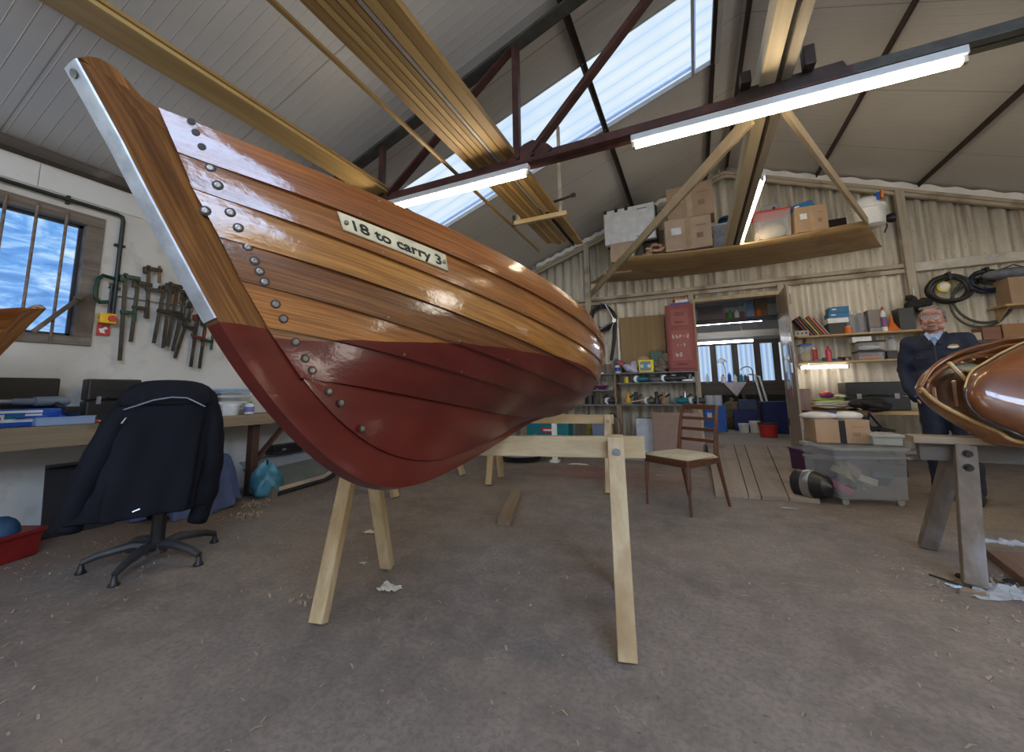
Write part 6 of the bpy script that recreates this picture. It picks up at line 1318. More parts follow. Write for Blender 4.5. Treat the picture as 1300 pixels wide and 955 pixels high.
for k in range(9):
    a_ = rn.uniform(0, PI); mesh('tube', MB().tube([(rn.uniform(-.25, .1), rn.uniform(-.08, .08), rn.uniform(.1, .5)), (rn.uniform(-.1, .2), rn.uniform(-.1, .1), rn.uniform(.4, .75)), (rn.uniform(0, .3), rn.uniform(-.08, .08), rn.uniform(.0, .5))], .02, 6), BLK if k % 3 else paint('navy_tube', (.015, .03, .08), .4), t, smooth=AU)
mesh('base', MB().box((0, 0, .06), (.5, .3, .12)), BLK, t, bevel=.01)
# clear crate, cardboard box and neighbours on the floor
ca, cb = atZ(0, 1070, 643), atZ(0, 1159, 645); 
cw = (cb-ca).length; cr = math.atan2(cb.y-ca.y, cb.x-ca.x); md = (ca+cb)/2; nrm = Vector((-math.sin(cr), math.cos(cr), 0)); hC = (atY(md.y, 1100, 571).z)
t = thing('storage_crate', 'large cloudy clear plastic crate on small wheels in front of the bench', 'crate', (md.x+nrm.x*.25, md.y+nrm.y*.25, 0), cr)
mesh('tub', MB().box((0, 0, .045+(hC-.05)/2), (cw*1.0, .46, hC-.05), taper=1.07), CLR2, t, bevel=.02); mesh('lid', MB().box((0, 0, hC+.0), (cw*1.12, .54, .03)), CLR2, t, bevel=.012); mesh('rim', MB().box((0, 0, hC-.07), (cw*1.09, .51, .018)), CLR2, t, bevel=.004)
for sx in (-1, 1):
    for sy in (-1, 1): mesh('castor', MB().cyl((sx*cw*.40, sy*.20-.012, .028), (sx*cw*.40, sy*.20+.012, .028), .028, 14), GRY, t, smooth=AU)
rn = random.Random(31)
for k, c_ in enumerate(((.5, .12, .25), (.08, .08, .10), (.6, .58, .5), (.10, .16, .2), (.5, .45, .3), (.2, .16, .25), (.45, .4, .36))):
    mesh('contents', MB().box((rn.uniform(-.17, .17), rn.uniform(-.08, .06), .12+.025*k), (.18, .13, .06), (rn.random()*.6, rn.random()*.6, rn.random()*3)), paint('crate_content_%d' % k, c_, .7), t, bevel=.01)
X_, w_, z_, h_ = slot(md.y+.35, 1028, 1100, 543, 571)
t = carton('open cardboard box with black tape resting on the clear crate', X_+.02, md.y+.42, hC+.02, w_*.95, .36, h_*1.02, mat=CARD, tape=BLK, lab_=False, ink=True, rot=.04)
t = thing('linen_heap', 'white and blue linen piled in the open cardboard box', 'cloth', (X_, md.y+.44, hC+.03+h_*1.02)); mesh('cloth', MB().ell((-.1, 0, .02), (.16, .12, .04), 12, 6).ell((.12, .02, .02), (.14, .1, .045), 12, 6), paint('white_linen', (.6, .58, .54), .8), t, smooth=True); mesh('blue_cloth', MB().ell((0, .05, .03), (.2, .1, .035), 12, 6), paint('blue_linen', (.03, .06, .18), .8), t, smooth=True)
X_, w_, z_, h_ = slot(md.y+.2, 1102, 1142, 556, 570); t = tub('pale grey toolbox tray on top of the clear crate, right side', X_+.03, md.y+.30, hC+.018, w_, .26, h_, mat=paint('pale_grey_tray', (.42, .44, .42), .4), lid=None, nm='toolbox', cat='toolbox')
p = atZ(0, 1036, 630); t = tub('purple crate on the floor beneath the door leaf', p.x+.17, p.y+.85, 0, .26, .4, .30, mat=paint('deep_purple', (.055, .008, .075), .45), lid=paint('dark_purple_rim', (.07, .01, .09), .4), nm='crate', cat='crate', rot=.3)
p = atZ(0, 1050, 632); t = tub('dark grey crate of oddments between the purple and the clear crate', p.x+.06, p.y+.45, 0, .16, .3, .30, mat=GRY, lid=None, contents=REDP, nm='crate', cat='crate', rot=.1)
p = atZ(0, 1050, 638); t = thing('welding_mask', 'black and silver bucket-like helmet lying on its side by the clear crate', 'helmet', (p.x-.06, p.y+.02, .135), .6); mesh('shell', MB().lathe([(.115, -.16), (.125, -.15), (.12, 0), (.09, .09), (0, .13)], n=22, mat=Euler((1.5, .5, .2)).to_matrix().to_4x4()), BLK, t, smooth=AU); mesh('chrome_band', MB().lathe([(.128, .0), (.130, -.01), (.132, -.06), (.128, -.07)], n=22, mat=Euler((1.5, .5, .2)).to_matrix().to_4x4()), MET, t, smooth=AU)
p = atZ(.04, 1012, 611); t = thing('work_gloves', 'pair of black and white work gloves lying on the ramp', 'gloves', (p.x, p.y, .055)); 
for k, (dx, dy) in enumerate(((0, 0), (.10, .03))):
    q = MB().ell((dx, dy, .02), (.07, .05, .025), 12, 7)
    for f_ in range(4): q.caps((dx+.05, dy-.035+.022*f_, .02), (dx+.12, dy-.05+.03*f_, .015), .013, .011, 8)
    q.caps((dx, dy-.05, .02), (dx+.05, dy-.09, .015), .014, .011, 8); mesh('glove', q, BLKM if k else paint('black_white_glove', (.10, .10, .11), .7, var=.9, scale=35), t, smooth=True)
# ================================================================== right-hand sawhorse
OLD = wood('grey_weathered_timber', (.13, .10, .075), (.24, .20, .165), 0, 8, .8, stain=(.12, .085, .06)); OLDL = wood('grey_weathered_leg', (.12, .088, .062), (.24, .195, .155), 2, 8, .8, stain=(.27, .28, .30))
TOPB = wood('pale_top_board', (.28, .21, .13), (.42, .34, .23), 0, 8, .75)
f1, f2 = atZ(0, 1238, 748), atZ(0, 1178, 697)
sp = (f2-f1); sp.z = 0; dirb = Vector((sp.y, -sp.x, 0)).normalized(); mid = (f1+f2)/2; zt = .87
# height from the beam line seen at the left end
Lp = 0
tl = atZ(.80, 1141, 572); 
hb = thing('sawhorse', 'old grey paint-stained sawhorse under the small varnished boat at the right', 'sawhorse', (mid.x, mid.y, 0))
d_ = Vector((1, .0, 0)) if False else dirb
if d_.x < 0: d_ = -d_
for zz in (.84,):
    pass
ZT = .715
A0 = -d_*.06; A1 = d_*1.5
mesh('top_board', MB().bar(A0-d_*.03+Vector((0, 0, ZT-.02)), A1+Vector((0, 0, ZT-.02)), .14, .04), TOPB, hb, bevel=.004)
mesh('beam', MB().bar(A0+Vector((0, 0, ZT-.09)), A1+Vector((0, 0, ZT-.09)), .05, .095), wood('paint_spattered_beam', (.10, .08, .065), (.20, .175, .15), 0, 7, .8, stain=(.08, .15, .15)), hb, bevel=.004)
for e in (0, 1.25):
    for F_, s in ((f1, -1), (f2, 1)):
        b0 = Vector((F_.x-mid.x, F_.y-mid.y, 0)); sd_ = Vector((b0.x, b0.y, 0)).normalized(); b0 = b0+d_*e; tp = d_*(e+(.12 if e == 0 else -.12))+sd_*.05+Vector((0, 0, ZT-.045)); lg = mesh('leg', MB().bar(b0+Vector((0, 0, .012)), tp, .05, .085, up=d_), OLDL, hb, bevel=.005)
        if e == 0:
            for z_ in (.045, .12):
                bp = tp+(b0-tp).normalized()*z_; mesh('bolt', MB().cyl(bp, bp+sd_*.045, .014, 10).cyl(bp+sd_*.024, bp+sd_*.030, .022, 16), IRON, lg)
HB = (mid, d_, ZT)
# ================================================================== small varnished boat on the sawhorse, a smaller hull nested upside down inside
VAR = wood('red_brown_varnish', (.13, .036, .009), (.26, .085, .021), 0, 7, .35, coat=1, coat_rough=.06, bump=.04)
VARI = wood('amber_inner_varnish', (.22, .075, .02), (.38, .15, .04), 0, 7, .4, coat=1, coat_rough=.1, bump=.04)
TRIM = wood('honey_rubbing_strake', (.50, .30, .10), (.66, .43, .18), 0, 6, .4, coat=.6)
def R2(px, py, Y): return atY(Y, px, py)
# rim of the boat on plan: pointed bow at the left, sides run off to the right
bowp = atY(2.95, 1168, 492)
near = [atY(2.95, 1168, 492), atY(2.96, 1190, 511), atY(2.96, 1225, 530), atY(2.94, 1265, 547), atY(2.92, 1310, 563)]
far_ = [atY(2.95, 1168, 492), atY(3.02, 1185, 467), atY(3.10, 1215, 449), atY(3.16, 1255, 437), atY(3.20, 1300, 429)]
def cr(P, n):
    out = []
    for i in range(len(P)-1):
        p0, p1, p2, p3 = P[max(i-1, 0)], P[i], P[i+1], P[min(i+2, len(P)-1)]
        for k in range(n):
            t_ = k/n; out.append(.5*((2*p1)+(p2-p0)*t_+(2*p0-5*p1+4*p2-p3)*t_*t_+(3*p1-p0-3*p2+p3)*t_**3))
    out.append(P[-1]); return out
# continue both sides to a stern beyond the frame
ax = ((near[-1]+far_[-1])/2-bowp); ax.z = 0; ax.normalize()
wvec = near[-1]-far_[-1]
near += [near[-1]+ax*.55-wvec*.0, near[-1]+ax*1.25-wvec*.12]; far_ += [far_[-1]+ax*.55+wvec*.0, far_[-1]+ax*1.25+wvec*.12]
N_, F_ = cr(near, 8), cr(far_, 8); nn_ = len(N_)
t = thing('small_boat', 'small red-brown varnished boat with a honey-coloured rim, tilted toward the camera on the sawhorse', 'boat', (bowp.x, bowp.y, 0)); o_ = Vector((bowp.x, bowp.y, 0))
rows = []
for i in range(nn_):
    a, b_ = N_[i], F_[i]; w_ = (a-b_).length; dep = min(.26, .03+w_*.42); m_ = (a+b_)/2; side = (a-b_)
    up = side.cross(ax).normalized() if side.length > .01 else Vector((0, 0, 1)); up = up if up.z > 0 else -up; row = []
    for k in range(17):
        th = PI*k/16; u = math.cos(th); s_ = math.sin(th); row.append(m_+side*.5*(abs(u)**.8*math.copysign(1, u))-up*dep*(s_**.8)-o_)
    rows.append(row)
mesh('hull', MB().grid(rows), VARI, t, smooth=True, solid=.012, fix=False)
mesh('transom', MB().poly(rows[-1], tuple(ax), .02), VAR, t)
rim = [p-o_ for p in F_[::-1]]+[p-o_ for p in N_[1:]]
mesh('gunwale', MB().tube([p-o_ for p in F_], .011, 8), VAR, t, smooth=True); mesh('rubbing_strake', MB().tube([p-o_ for p in N_], .011, 8), TRIM, t, smooth=True)
inr = [b_+(a-b_).normalized()*.03-o_+Vector((0, 0, -.012)) if (a-b_).length > .1 else a-o_ for a, b_ in list(zip(N_, F_))[3:]]
mesh('inwale', MB().tube(inr, .012, 6), VAR, t, smooth=True)
for i, (lb) in ((7, 0), (14, 0)):
    a, b_ = N_[i]-o_, F_[i]-o_
    mesh('floor_batten', MB().bar(b_.lerp(a, .28)-Vector((0, 0, .05)), b_.lerp(a, .62)-Vector((0, 0, .09)), .02, .022), VAR, t, bevel=.004)
a, b_ = N_[18]-o_, F_[18]-o_; mesh('thwart_rail', MB().bar(b_.lerp(a, .02)-Vector((0, 0, .03)), b_.lerp(a, .02)+ax*.3-Vector((0, 0, .02)), .03, .02), VAR, t, bevel=.004)
a, b_ = N_[13]-o_, F_[13]-o_; br_ = mesh('breast_beam', MB().bar(b_.lerp(a, .03)-Vector((0, 0, .012)), b_.lerp(a, .55)+ax*.12-Vector((0, 0, .03)), .035, .022), TRIM, t, bevel=.006)
a, b_ = N_[19]-o_, F_[19]-o_; mesh('pad', MB().box(b_.lerp(a, .15)-Vector((0, 0, .045)), (.13, .10, .012), (.3, -.1, .4)), paint('pale_olive_pad', (.34, .32, .20), .6), t, bevel=.003)
for i in (5, 7, 9, 17, 20, 23):
    b_ = F_[i]-o_; a = N_[i]-o_; mesh('screw_cap', MB().ell(b_.lerp(a, .13)-Vector((0, 0, .012)), (.009, .009, .006), 10, 6), TRIM, t, smooth=True)
# nested hull
t2 = thing('nested_hull', 'rounded glossy brown hull lying upside down inside the small boat', 'boat', (bowp.x, bowp.y, 0))
n2 = [atY(2.93, 1226, 495), atY(2.92, 1229, 512), atY(2.91, 1245, 530), atY(2.90, 1278, 545), atY(2.88, 1318, 558)]
f2_ = [atY(2.93, 1226, 495), atY(2.97, 1234, 476), atY(3.01, 1255, 462), atY(3.06, 1282, 447), atY(3.10, 1320, 434)]
n2 += [n2[-1]+ax*.3, n2[-1]+ax*.9]; f2_ += [f2_[-1]+ax*.3, f2_[-1]+ax*.9]
A_, B2 = cr(n2, 8), cr(f2_, 8); rows = []
for i in range(len(A_)):
    a, b_ = A_[i], B2[i]; m_ = (a+b_)/2; side = a-b_; w_ = side.length; up = side.cross(ax).normalized() if w_ > .01 else Vector((0, 0, 1)); up = up if up.z > 0 else -up; row = []
    h_ = .13*(1-math.exp(-w_*3.2))
    for k in range(17): th = PI*k/16; u = math.cos(th); row.append(m_+side*.5*(abs(u)**.7*math.copysign(1, u))+up*h_*(math.sin(th)**.75)-o_)
    rows.append(row)
mesh('hull', MB().grid(rows), VAR, t2, smooth=True, solid=.01, fix=False)
edge = [p-o_ for p in B2[::-1]]+[p-o_ for p in A_[1:]]
mesh('gunwale', MB().tube(edge, .013, 8), paint('dark_gasket_rim', (.03, .02, .02), .3, coat=1), t2, smooth=True)
mesh('rim_strip', MB().tube([p+Vector((0, 0, .016)) for p in edge], .006, 6), TRIM, t2, smooth=True)
mesh('transom', MB().poly(rows[-1], tuple(ax), .02), VAR, t2)
# support block between sawhorse and boat
# ================================================================== ladder-back chair
TEAK = wood('dark_teak', (.08, .026, .011), (.175, .065, .026), 2, 12, .35, coat=.4, coat_rough=.2)
TEAKX = wood('dark_teak_rail', (.08, .026, .011), (.175, .065, .026), 0, 12, .35, coat=.4, coat_rough=.2)
fr_, br_, fl_, bl_ = [atZ(0, *p) for p in ((878, 657), (918, 645), (822, 640), (873, 622))]
# local frame: x = seat width direction (front left -> front right), y = back
ux = Vector((.36, -.265, 0)).normalized(); uy = Vector((.24, .37, 0)).normalized(); uy = (uy-ux*uy.dot(ux)).normalized()
c = (fr_+fl_)/2+uy*.21; an = math.atan2(ux.y, ux.x)
t = thing('dining_chair', 'dark teak ladder-back dining chair with a pale padded seat on the concrete floor', 'chair', (c.x, c.y, 0), an)
hw, hd = .222, .21; SZ = .445
for s in (-1, 1):
    mesh('leg', MB().bar((s*hw, -hd-.0, 0.0), (s*(hw-.01), -hd+.008, SZ-.05), .022, .022).bar((s*(hw-.004), -hd+.004, .2), (s*(hw-.012), -hd+.012, SZ-.02), .034, .036), TEAK, t, bevel=.005)
    mesh('leg', MB().tube([(s*(hw-.02), hd+.11, 0), (s*(hw-.03), hd+.02, .36), (s*(hw-.035), hd-.0, .46), (s*(hw-.04), hd+.03, .66), (s*(hw-.045), hd+.075, .855)], [.012, .019, .021, .017, .014], 8), TEAK, t, smooth=AU)
q = MB().bar((-hw, -hd, SZ-.045), (hw, -hd, SZ-.045), .022, .06); mesh('seat_rail', q, TEAKX, t, bevel=.004)
mesh('seat_rail', MB().bar((-hw+.03, hd, SZ-.045), (hw-.03, hd, SZ-.045), .022, .06), TEAKX, t, bevel=.004)
for s in (-1, 1): mesh('seat_rail', MB().bar((s*hw, -hd, SZ-.045), (s*(hw-.03), hd, SZ-.045), .022, .06), TEAKX, t, bevel=.004)
P = []; 
for i in range(13):
    u = i/12*2-1; row = []
    for k in range(13):
        v = k/12*2-1; w_ = (hw+.006)*(1-.035*(v+1)); e = max(abs(u), abs(v)); row.append((u*w_, v*(hd-.0)-.006, SZ-.012+.030*(1-e**5)-(.012 if e > .98 else 0)))
    P.append(row)
st_ = mesh('seat', MB().grid(P), paint('pale_green_beige_fabric', (.42, .38, .27), .8, var=.12, scale=20, bump=.1), t, smooth=True, fix=False); mesh('seat_base', MB().box((0, -.005, SZ-.022), (hw*2-.05, hd*2-.03, .02)), TEAKX, st_)
def backpt(x, z): # curve of back posts
    zz = [.46, .66, .855]; yy = [hd, hd+.03, hd+.075]; y = np.interp(z, zz, yy); return y+.012*(1-(x/hw)**2)
for k, (z, h_) in enumerate(((.838, .042), (.735, .028), (.64, .028), (.545, .028))):
    P = []; w_ = hw-.045+.01*(k)/3
    q = MB(); pts = [(w_*(i/8-1)*1.0, backpt(w_*(i/8-1), z), z) for i in range(17)]
    for i in range(16): q.bar(pts[i], pts[i+1], .014, h_, ext=.001)
    mesh('top_rail' if k == 0 else 'back_slat', q, TEAKX, t)
# ================================================================== loose things on the floor
a, b_ = atZ(.0, 640, 668), atZ(0, 656, 628); m_ = (a+b_)/2; an = math.atan2(b_.y-a.y, b_.x-a.x)
tag(mesh('timber_offcut', MB().box((0, 0, .024), ((b_-a).length*1.0, .10, .048)), wood('brown_offcut', (.20, .14, .09), (.34, .26, .18), 0, 9, .7), bevel=.004), 'short thick timber offcut lying on the floor beside the near trestle', 'wood', loc=(m_.x, m_.y, 0), rz=an)
a, b_ = atZ(0, 1252, 707), atZ(0, 1300, 746); an = math.atan2(b_.y-a.y, b_.x-a.x)
tag(mesh('floor_board', MB().span(0, .9, 0, .42, 0, .045), wood('red_brown_board', (.16, .09, .06), (.26, .16, .11), 0, 7, .7), bevel=.004), 'red-brown board lying flat on the floor at the right edge behind the sawhorse leg', 'board', loc=(a.x, a.y, 0), rz=an)
FILM = clear('crumpled_clear_film', (.6, .66, .72), .12, .45); rn = random.Random(17)
def crumple(nm, lb, cat, px, py, sx, sy, h_, mat, seed, n=16, z=0.004, rz_=0):
    r2 = np.random.RandomState(seed); p = atZ(0, px, py); P = []
    for i in range(n+1):
        row = []
        for k in range(n+1):
            u, v = i/n*2-1, k/n*2-1; rr = 1+.25*math.sin(3*math.atan2(v, u)+seed); row.append((u*sx*rr+r2.uniform(-.08, .08)*sx, v*sy*rr+r2.uniform(-.08, .08)*sy, z+h_*(.5+.5*math.sin(u*7+seed)*math.cos(v*6))*r2.uniform(.2, 1)*(1-.6*max(abs(u), abs(v)))))
        P.append(row)
    return tag(mesh(nm, MB().grid(P), mat, smooth=False, fix=False), lb, cat, loc=(p.x, p.y, 0), rz=rz_)
crumple('plastic_film', 'crumpled clear plastic film on the floor in front of the sawhorse leg', 'plastic film', 1285, 758, .14, .09, .06, FILM, 3)
crumple('plastic_film', 'twisted bluish plastic film lying on the red-brown board', 'plastic film', 1278, 701, .13, .035, .045, FILM, 5, z=.048)
PAP = paint('off_white_tissue', (.62, .58, .50), .85, var=.1)
crumple('paper_scrap', 'crumpled off-white tissue on the floor right of the left trestle legs', 'paper', 494, 748, .055, .035, .035, PAP, 1)
crumple('paper_scrap', 'small white paper scrap on the floor behind the left trestle legs', 'paper', 471, 677, .05, .02, .03, PAP, 2)
crumple('paper_scrap', 'tiny white scrap on the floor beside the left trestle foot', 'paper', 461, 716, .02, .012, .012, PAP, 4)
crumple('paper_scrap', 'small pale scrap lying on the floor in front of the teak chair', 'paper', 836, 604, .035, .02, .012, paint('grey_scrap', (.38, .38, .38), .7), 6)
crumple('paper_scrap', 'small pale blue scrap by the sawhorse foot', 'paper', 1214, 746, .03, .018, .01, paint('blue_scrap', (.45, .6, .75), .6), 7)
crumple('paper_scrap', 'grey scrap on the floor in front of the ramp', 'paper', 1001, 646, .05, .015, .012, paint('grey_scrap', (.38, .38, .38), .7), 8)
crumple('cloth_scrap', 'flat white scrap on the floor under the far shelf unit', 'cloth', 735, 590, .12, .05, .02, PAP, 9)
a, b_ = atZ(0, 1180, 731), atZ(0, 1226, 747); an = math.atan2(b_.y-a.y, b_.x-a.x); tag(mesh('stick', MB().tube([(0, 0, .006), ((b_-a).length, 0, .008)], .005, 6), BLK), 'thin black stick on the floor in front of the sawhorse leg', 'stick', loc=(a.x, a.y, 0), rz=an)
p = atZ(0, 1234, 756); tag(mesh('wood_chunk', MB().poly([(-.05, -.02, 0), (.04, -.03, 0), (.055, .01, 0), (-.02, .03, 0)], (0, 0, 1), .022), wood('brown_offcut', (.20, .14, .09), (.34, .26, .18), 0, 9, .7)), 'small wooden wedge beside the foot of the sawhorse', 'wood', loc=(p.x, p.y, 0))
for k, (px, py) in enumerate(((1222, 735), (1283, 742))): 
    p = atZ(0, px, py); tag(mesh('rubber_scrap', MB().ell((0, 0, .012), (.03, .02, .014), 10, 6), BLKM), ['dark rubber scrap behind the foot of the sawhorse', 'dark rubber scrap beside the clear plastic film'][k], 'scrap', loc=(p.x, p.y, 0))
# shavings: countless, one object
q = MB(); R_ = np.random.RandomState(9)
for k in range(2600):
    u = R_.rand(); x = R_.uniform(-4.2, 3.0); y = .5+R_.rand()**1.2*6.2
    if R_.rand() < .35: x = -4.0+abs(R_.randn())*.55; y = R_.uniform(.6, 4)
    if R_.rand() < .15: x = R_.uniform(.9, 2.0); y = R_.uniform(1.8, 3.2)
    L = R_.uniform(.004, .022); a_ = R_.uniform(0, PI); dx, dy = math.cos(a_)*L, math.sin(a_)*L; w_ = R_.uniform(.0012, .004); nx, ny = -math.sin(a_)*w_, math.cos(a_)*w_; z = .0015; hz_ = R_.uniform(.002, .010)
    vs = [(x-dx+nx, y-dy+ny, z), (x-dx-nx, y-dy-ny, z), (x-nx, y-ny, z+hz_), (x+nx, y+ny, z+hz_), (x+dx-nx, y+dy-ny, z), (x+dx+nx, y+dy+ny, z)]
    if x < BX1+.1 and False: continue
    o2 = len(q.v); q.v += vs; q.f += [(o2, o2+1, o2+2, o2+3), (o2+3, o2+2, o2+4, o2+5)]
for cx2, cy2, n2 in ((atZ(0, 325, 640).x, atZ(0, 325, 640).y, 90), (atZ(0, 318, 655).x, atZ(0, 318, 655).y, 60), (atZ(0, 385, 765).x, atZ(0, 385, 765).y, 14), (atZ(0, 1262, 740).x, atZ(0, 1262, 740).y, 60)):
    for k in range(n2):
        x, y = cx2+R_.randn()*.08, cy2+R_.randn()*.06; L = R_.uniform(.01, .025); a_ = R_.uniform(0, PI); dx, dy = math.cos(a_)*L, math.sin(a_)*L; w_ = R_.uniform(.003, .007); nx, ny = -math.sin(a_)*w_, math.cos(a_)*w_; hz_ = R_.uniform(.006, .02)
        o2 = len(q.v); q.v += [(x-dx+nx, y-dy+ny, .002), (x-dx-nx, y-dy-ny, .002), (x-nx, y-ny, hz_), (x+nx, y+ny, hz_), (x+dx-nx, y+dy-ny, .002), (x+dx+nx, y+dy+ny, .002)]; q.f += [(o2, o2+1, o2+2, o2+3), (o2+3, o2+2, o2+4, o2+5)]
tag(mesh('wood_shavings', q, wood('pale_shavings', (.26, .20, .14), (.46, .37, .27), 0, 20, .8), fix=False), 'pale wood shavings and chips scattered over the concrete floor', 'wood shavings', kind='stuff')
# ================================================================== the man
def remeshed(name, mb, mat, parent, vox, smooth_it=6, disp=None):
    o = mesh(name, mb, mat, parent, fix=True); r = o.modifiers.new('r', 'REMESH'); r.mode = 'VOXEL'; r.voxel_size = vox; r.use_smooth_shade = True
    s = o.modifiers.new('m', 'SMOOTH'); s.iterations = smooth_it; s.factor = .5
    if disp:
        tx = bpy.data.textures.new('folds', 'CLOUDS'); tx.noise_scale = disp[1]; d = o.modifiers.new('d', 'DISPLACE'); d.texture = tx; d.strength = disp[0]; d.mid_level = .5
    return o
mp = Vector((2.05, 4.95, 0)); top = atY(4.95, 1187, 390).z
fa = math.atan2(-mp.y, -mp.x)+PI/2   # local -y looks at the camera
H = 1.725; t = thing('person', 'grey-haired man in navy overalls and glasses standing behind the small boat, hands in his pockets', 'person', (mp.x, mp.y, 0), fa-.10)
SKIN = paint('ruddy_skin', (.40, .205, .15), .5, var=.1, scale=12)
b = MB()
hz = H-.115 # head centre
# head
b.ell((0, .0, hz+.02), (.074, .094, .098), 24, 16); b.ell((0, -.022, hz-.045), (.060, .066, .066), 20, 12); b.ell((0, -.060, hz-.088), (.030, .024, .022), 12, 8)
b.ell((0, -.088, hz+.028), (.052, .012, .014), 12, 8); b.ell((0, -.088, hz+.06), (.05, .02, .03), 12, 8)
for s in (-1, 1):
    b.ell((s*.036, -.070, hz-.028), (.026, .024, .022), 12, 8); b.ell((s*.046, -.046, hz-.068), (.026, .030, .028), 12, 8)
    b.ell((s*.079, .008, hz-.005), (.010, .020, .034), 10, 8, rot=(.15, 0, s*.3))
b.tube([(0, -.088, hz+.022), (0, -.104, hz-.004), (0, -.118, hz-.024)], [.009, .011, .015], 10); b.ell((0, -.112, hz-.028), (.017, .014, .011), 10, 8)
for s in (-1, 1): b.ell((s*.013, -.104, hz-.030), (.010, .010, .009), 8, 6)
b.ell((0, -.088, hz-.052), (.027, .010, .006), 12, 6); b.ell((0, -.084, hz-.074), (.024, .010, .007), 12, 6)
b.caps((0, .015, hz-.20), (0, .012, hz-.06), .062, .056, 16)
# trunk and limbs under the clothes
b.ell((0, .01, 1.32), (.19, .115, .16), 20, 12); b.ell((0, .0, 1.12), (.17, .125, .20), 20, 12); b.ell((0, .01, .94), (.17, .12, .12), 20, 12)
AR = {}
for s in (-1, 1):
    b.caps((s*.19, .01, 1.40), (s*.255, .03, 1.14), .052, .042); b.caps((s*.255, .03, 1.14), (s*.205, -.085, .96), .040, .028)
    b.caps((s*.095, .01, .90), (s*.10, .0, .50), .082, .056); b.caps((s*.10, .0, .50), (s*.11, .02, .09), .055, .036)
    b.ell((s*.118, -.035, .045), (.042, .12, .04), 14, 8)
    # hand: palm, four fingers, thumb (resting in the pocket)
    w0 = Vector((s*.205, -.085, .96)); pd = Vector((-s*.25, -.10, -.9)).normalized(); b.caps(w0, w0+pd*.06, .024, .030, 10)
    for k in range(4):
        off = Vector((0, -.026+.017*k, 0)); l_ = (.062, .072, .068, .052)[k]; p1 = w0+pd*.085+off; b.caps(w0+pd*.05+off, p1, .0095, .009, 8); b.caps(p1, p1+(pd+Vector((-s*.2, 0, -.1))).normalized()*(l_*.55), .009, .0085, 8); 
    b.caps(w0+pd*.02+Vector((0, -.02, 0)), w0+pd*.055+Vector((0, -.052, 0)), .011, .0095, 8)
body = remeshed('body', b, SKIN, t, .0055, 3)
# overalls
NAVY = paint('navy_overalls', (.010, .015, .036), .8, var=.25, scale=6)
c = MB()
c.ell((0, .012, 1.34), (.215, .135, .135), 24, 12); c.ell((0, .0, 1.20), (.205, .15, .20), 24, 14); c.ell((0, -.01, 1.05), (.215, .165, .17), 24, 14); c.ell((0, .01, .92), (.205, .15, .13), 24, 12)
c.caps((-.15, .01, 1.405), (.15, .01, 1.405), .068, .068); c.ell((0, .02, 1.45), (.10, .07, .035), 16, 8)
for s in (-1, 1):
    c.caps((s*.185, .01, 1.395), (s*.275, .035, 1.15), .075, .066); c.caps((s*.275, .035, 1.15), (s*.235, -.075, .975), .064, .054); c.ell((s*.20, -.085, .93), (.062, .07, .085), 14, 8)
    c.caps((s*.10, .01, .90), (s*.108, .0, .50), .112, .092); c.caps((s*.108, .0, .50), (s*.115, .015, .10), .09, .075)
cov = remeshed('overalls', c, NAVY, t, .011, 4, (.018, .075))
cl = MB()
for s in (-1, 1): cl.poly([(s*.012, -.118, 1.385), (s*.045, -.122, 1.36), (s*.098, -.075, 1.455), (s*.075, -.045, 1.492), (s*.055, -.070, 1.475)], (0, -1, 0), .014)
mesh('collar', cl, NAVY, cov, bevel=.006)
mesh('zip', MB().box((0, -.155, 1.16), (.012, .01, .38), (-.02, 0, 0)), BLK, cov)
for s in (-1, 1): mesh('breast_pocket', MB().box((s*.10, -.150, 1.255), (.10, .012, .018), (.0, s*.08, -s*.3)), NAVY, cov, bevel=.003)
bd = MB().ell((.125, -.128, 1.335), (.040, .010, .014), 14, 6, rot=(0, 0, .35)); mesh('embroidered_badge', bd, paint('badge_cream', (.55, .55, .56), .6), cov); mesh('embroidered_badge', MB().tube([(.088, -.135, 1.338), (.105, -.140, 1.353), (.127, -.137, 1.358), (.150, -.128, 1.353), (.163, -.115, 1.338)], .0035, 6), paint('badge_gold', (.55, .30, .06), .6), cov)
mesh('shirt', MB().poly([(-.032, -.112, 1.44), (0, -.128, 1.35), (.032, -.112, 1.44), (.03, -.08, 1.47), (-.03, -.08, 1.47)], (0, 1, 0), .05), paint('pale_blue_shirt', (.30, .40, .62), .7, var=.25, scale=60), t, bevel=.008)
for s in (-1, 1): mesh('shirt_collar', MB().poly([(s*.008, -.122, 1.435), (s*.030, -.124, 1.405), (s*.062, -.085, 1.475), (s*.045, -.06, 1.495), (s*.03, -.085, 1.475)], (0, -1, 0), .008), paint('pale_blue_shirt', (.30, .40, .62), .7, var=.25, scale=60), t, bevel=.003)
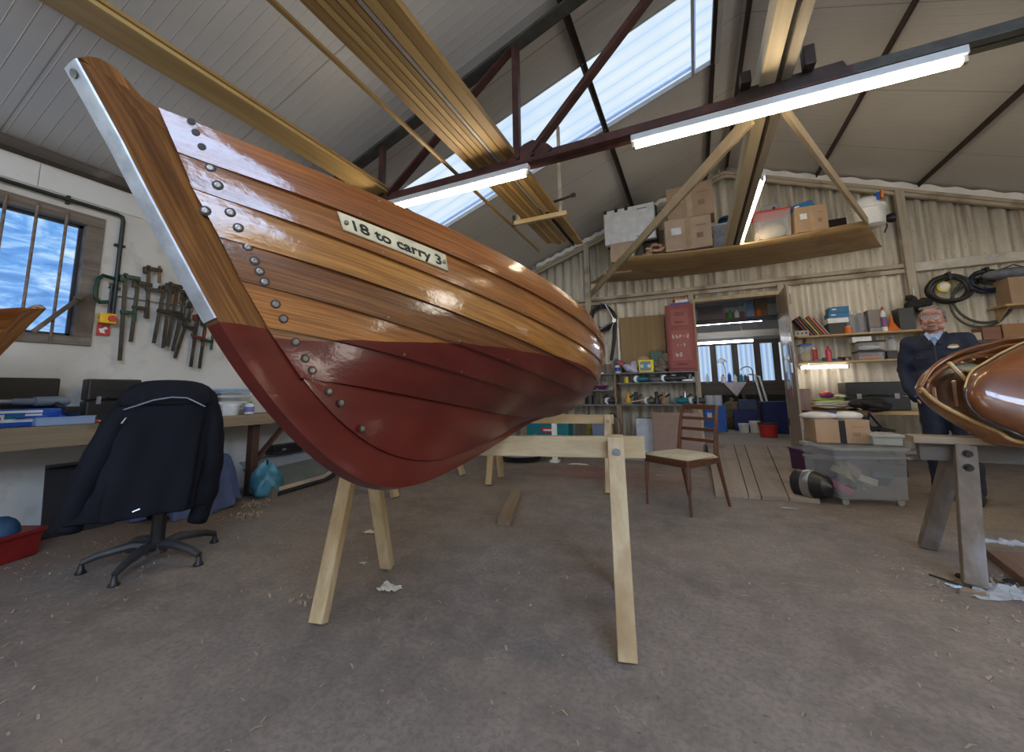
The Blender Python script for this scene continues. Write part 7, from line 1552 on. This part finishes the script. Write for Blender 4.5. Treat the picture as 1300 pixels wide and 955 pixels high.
# hair, ears stay free
h = MB()
h.ell((0, .030, hz+.035), (.083, .090, .092), 22, 14); h.ell((0, -.030, hz+.092), (.066, .050, .026), 16, 8); h.ell((-.03, -.055, hz+.088), (.045, .030, .020), 14, 8, rot=(0, .3, 0))
for s in (-1, 1): h.ell((s*.072, -.012, hz+.030), (.014, .030, .036), 10, 8)
HAIR = paint('grey_hair', (.17, .16, .155), .75, var=.35, scale=60, bump=.6)
remeshed('hair', h, HAIR, t, .006, 2, (.006, .02))
for s in (-1, 1):
    e = mesh('eye', MB().ell((s*.031, -.0855, hz+.010), (.0125, .008, .008), 14, 8), paint('eye_white', (.6, .57, .53), .2), t, smooth=True); mesh('iris', MB().ell((s*.031, -.0925, hz+.009), (.005, .003, .005), 10, 6), paint('dark_iris', (.03, .035, .05), .2), e, smooth=True)
    mesh('eyebrow', MB().tube([(s*.012, -.100, hz+.034), (s*.032, -.098, hz+.040), (s*.052, -.082, hz+.034)], [.003, .005, .003], 8), HAIR, t, smooth=True)
mesh('mouth', MB().ell((0, -.0925, hz-.063), (.020, .0065, .0075), 14, 6), paint('open_mouth', (.10, .02, .02), .5), t, smooth=True); mesh('teeth', MB().ell((0, -.0985, hz-.060), (.013, .0022, .0018), 12, 6), paint('teeth', (.6, .56, .48), .3), t, smooth=True)
g = MB()
for s in (-1, 1):
    P = [(s*.032+.024*math.cos(a_), -.108, hz+.008+.017*math.sin(a_)) for a_ in [2*PI*i/20 for i in range(20)]]; g.tube(P, .0016, 6, closed=True); g.tube([(s*.056, -.108, hz+.012), (s*.074, -.06, hz+.012), (s*.083, .01, hz+.008)], .0016, 6)
g.tube([(-.010, -.110, hz+.010), (0, -.113, hz+.014), (.010, -.110, hz+.010)], .0016, 6)
gl = mesh('glasses', g, MET, t); m2, nt2, b2 = _new('spectacle_lens'); b2.inputs['Alpha'].default_value = .12; b2.inputs['Roughness'].default_value = .02
for s in (-1, 1): mesh('lens', MB().lathe([(.023, 0), (.023, .001), (0, .001)], c=(s*.032, -.1085, hz+.008), n=20, axis='y'), m2, gl)
for s in (-1, 1):
    sh = mesh('shoe', MB().ell((s*.120, -.05, .05), (.052, .145, .045), 18, 10).box((s*.120, -.045, .014), (.095, .28, .028)), BLKM, t, bevel=.004)

# proportions: slightly larger head, narrower trunk
def squash(o, fx, zc):
    me = o.data
    for v in me.vertices: v.co.x *= fx
for o in [o for o in t.children] + [c for o in t.children for c in o.children]:
    z_min = hz-.14
    for v in o.data.vertices:
        if v.co.z > z_min: k = min(1, (v.co.z-z_min)/.05); f = 1+.07*k; v.co.x *= f; v.co.y = v.co.y*f; v.co.z = hz+.02+(v.co.z-hz-.02)*(1+.07*k)
        else: v.co.x *= 1-.12*min(1, (z_min-v.co.z)/.15)
# ================================================================== outside light and display
w = bpy.data.worlds.new('outside'); scene.world = w; w.use_nodes = True
bg = w.node_tree.nodes['Background']; bg.inputs[0].default_value = (.45, .62, .95, 1); bg.inputs[1].default_value = .9
scene.view_settings.view_transform = 'Standard'; scene.view_settings.look = 'None'; scene.view_settings.gamma = 1
scene.view_settings.use_curve_mapping = False; scene.view_settings.exposure = 0.55
scene.cycles.max_bounces = 8; scene.cycles.diffuse_bounces = 4; scene.cycles.transparent_max_bounces = 12; scene.cycles.sample_clamp_indirect = 6
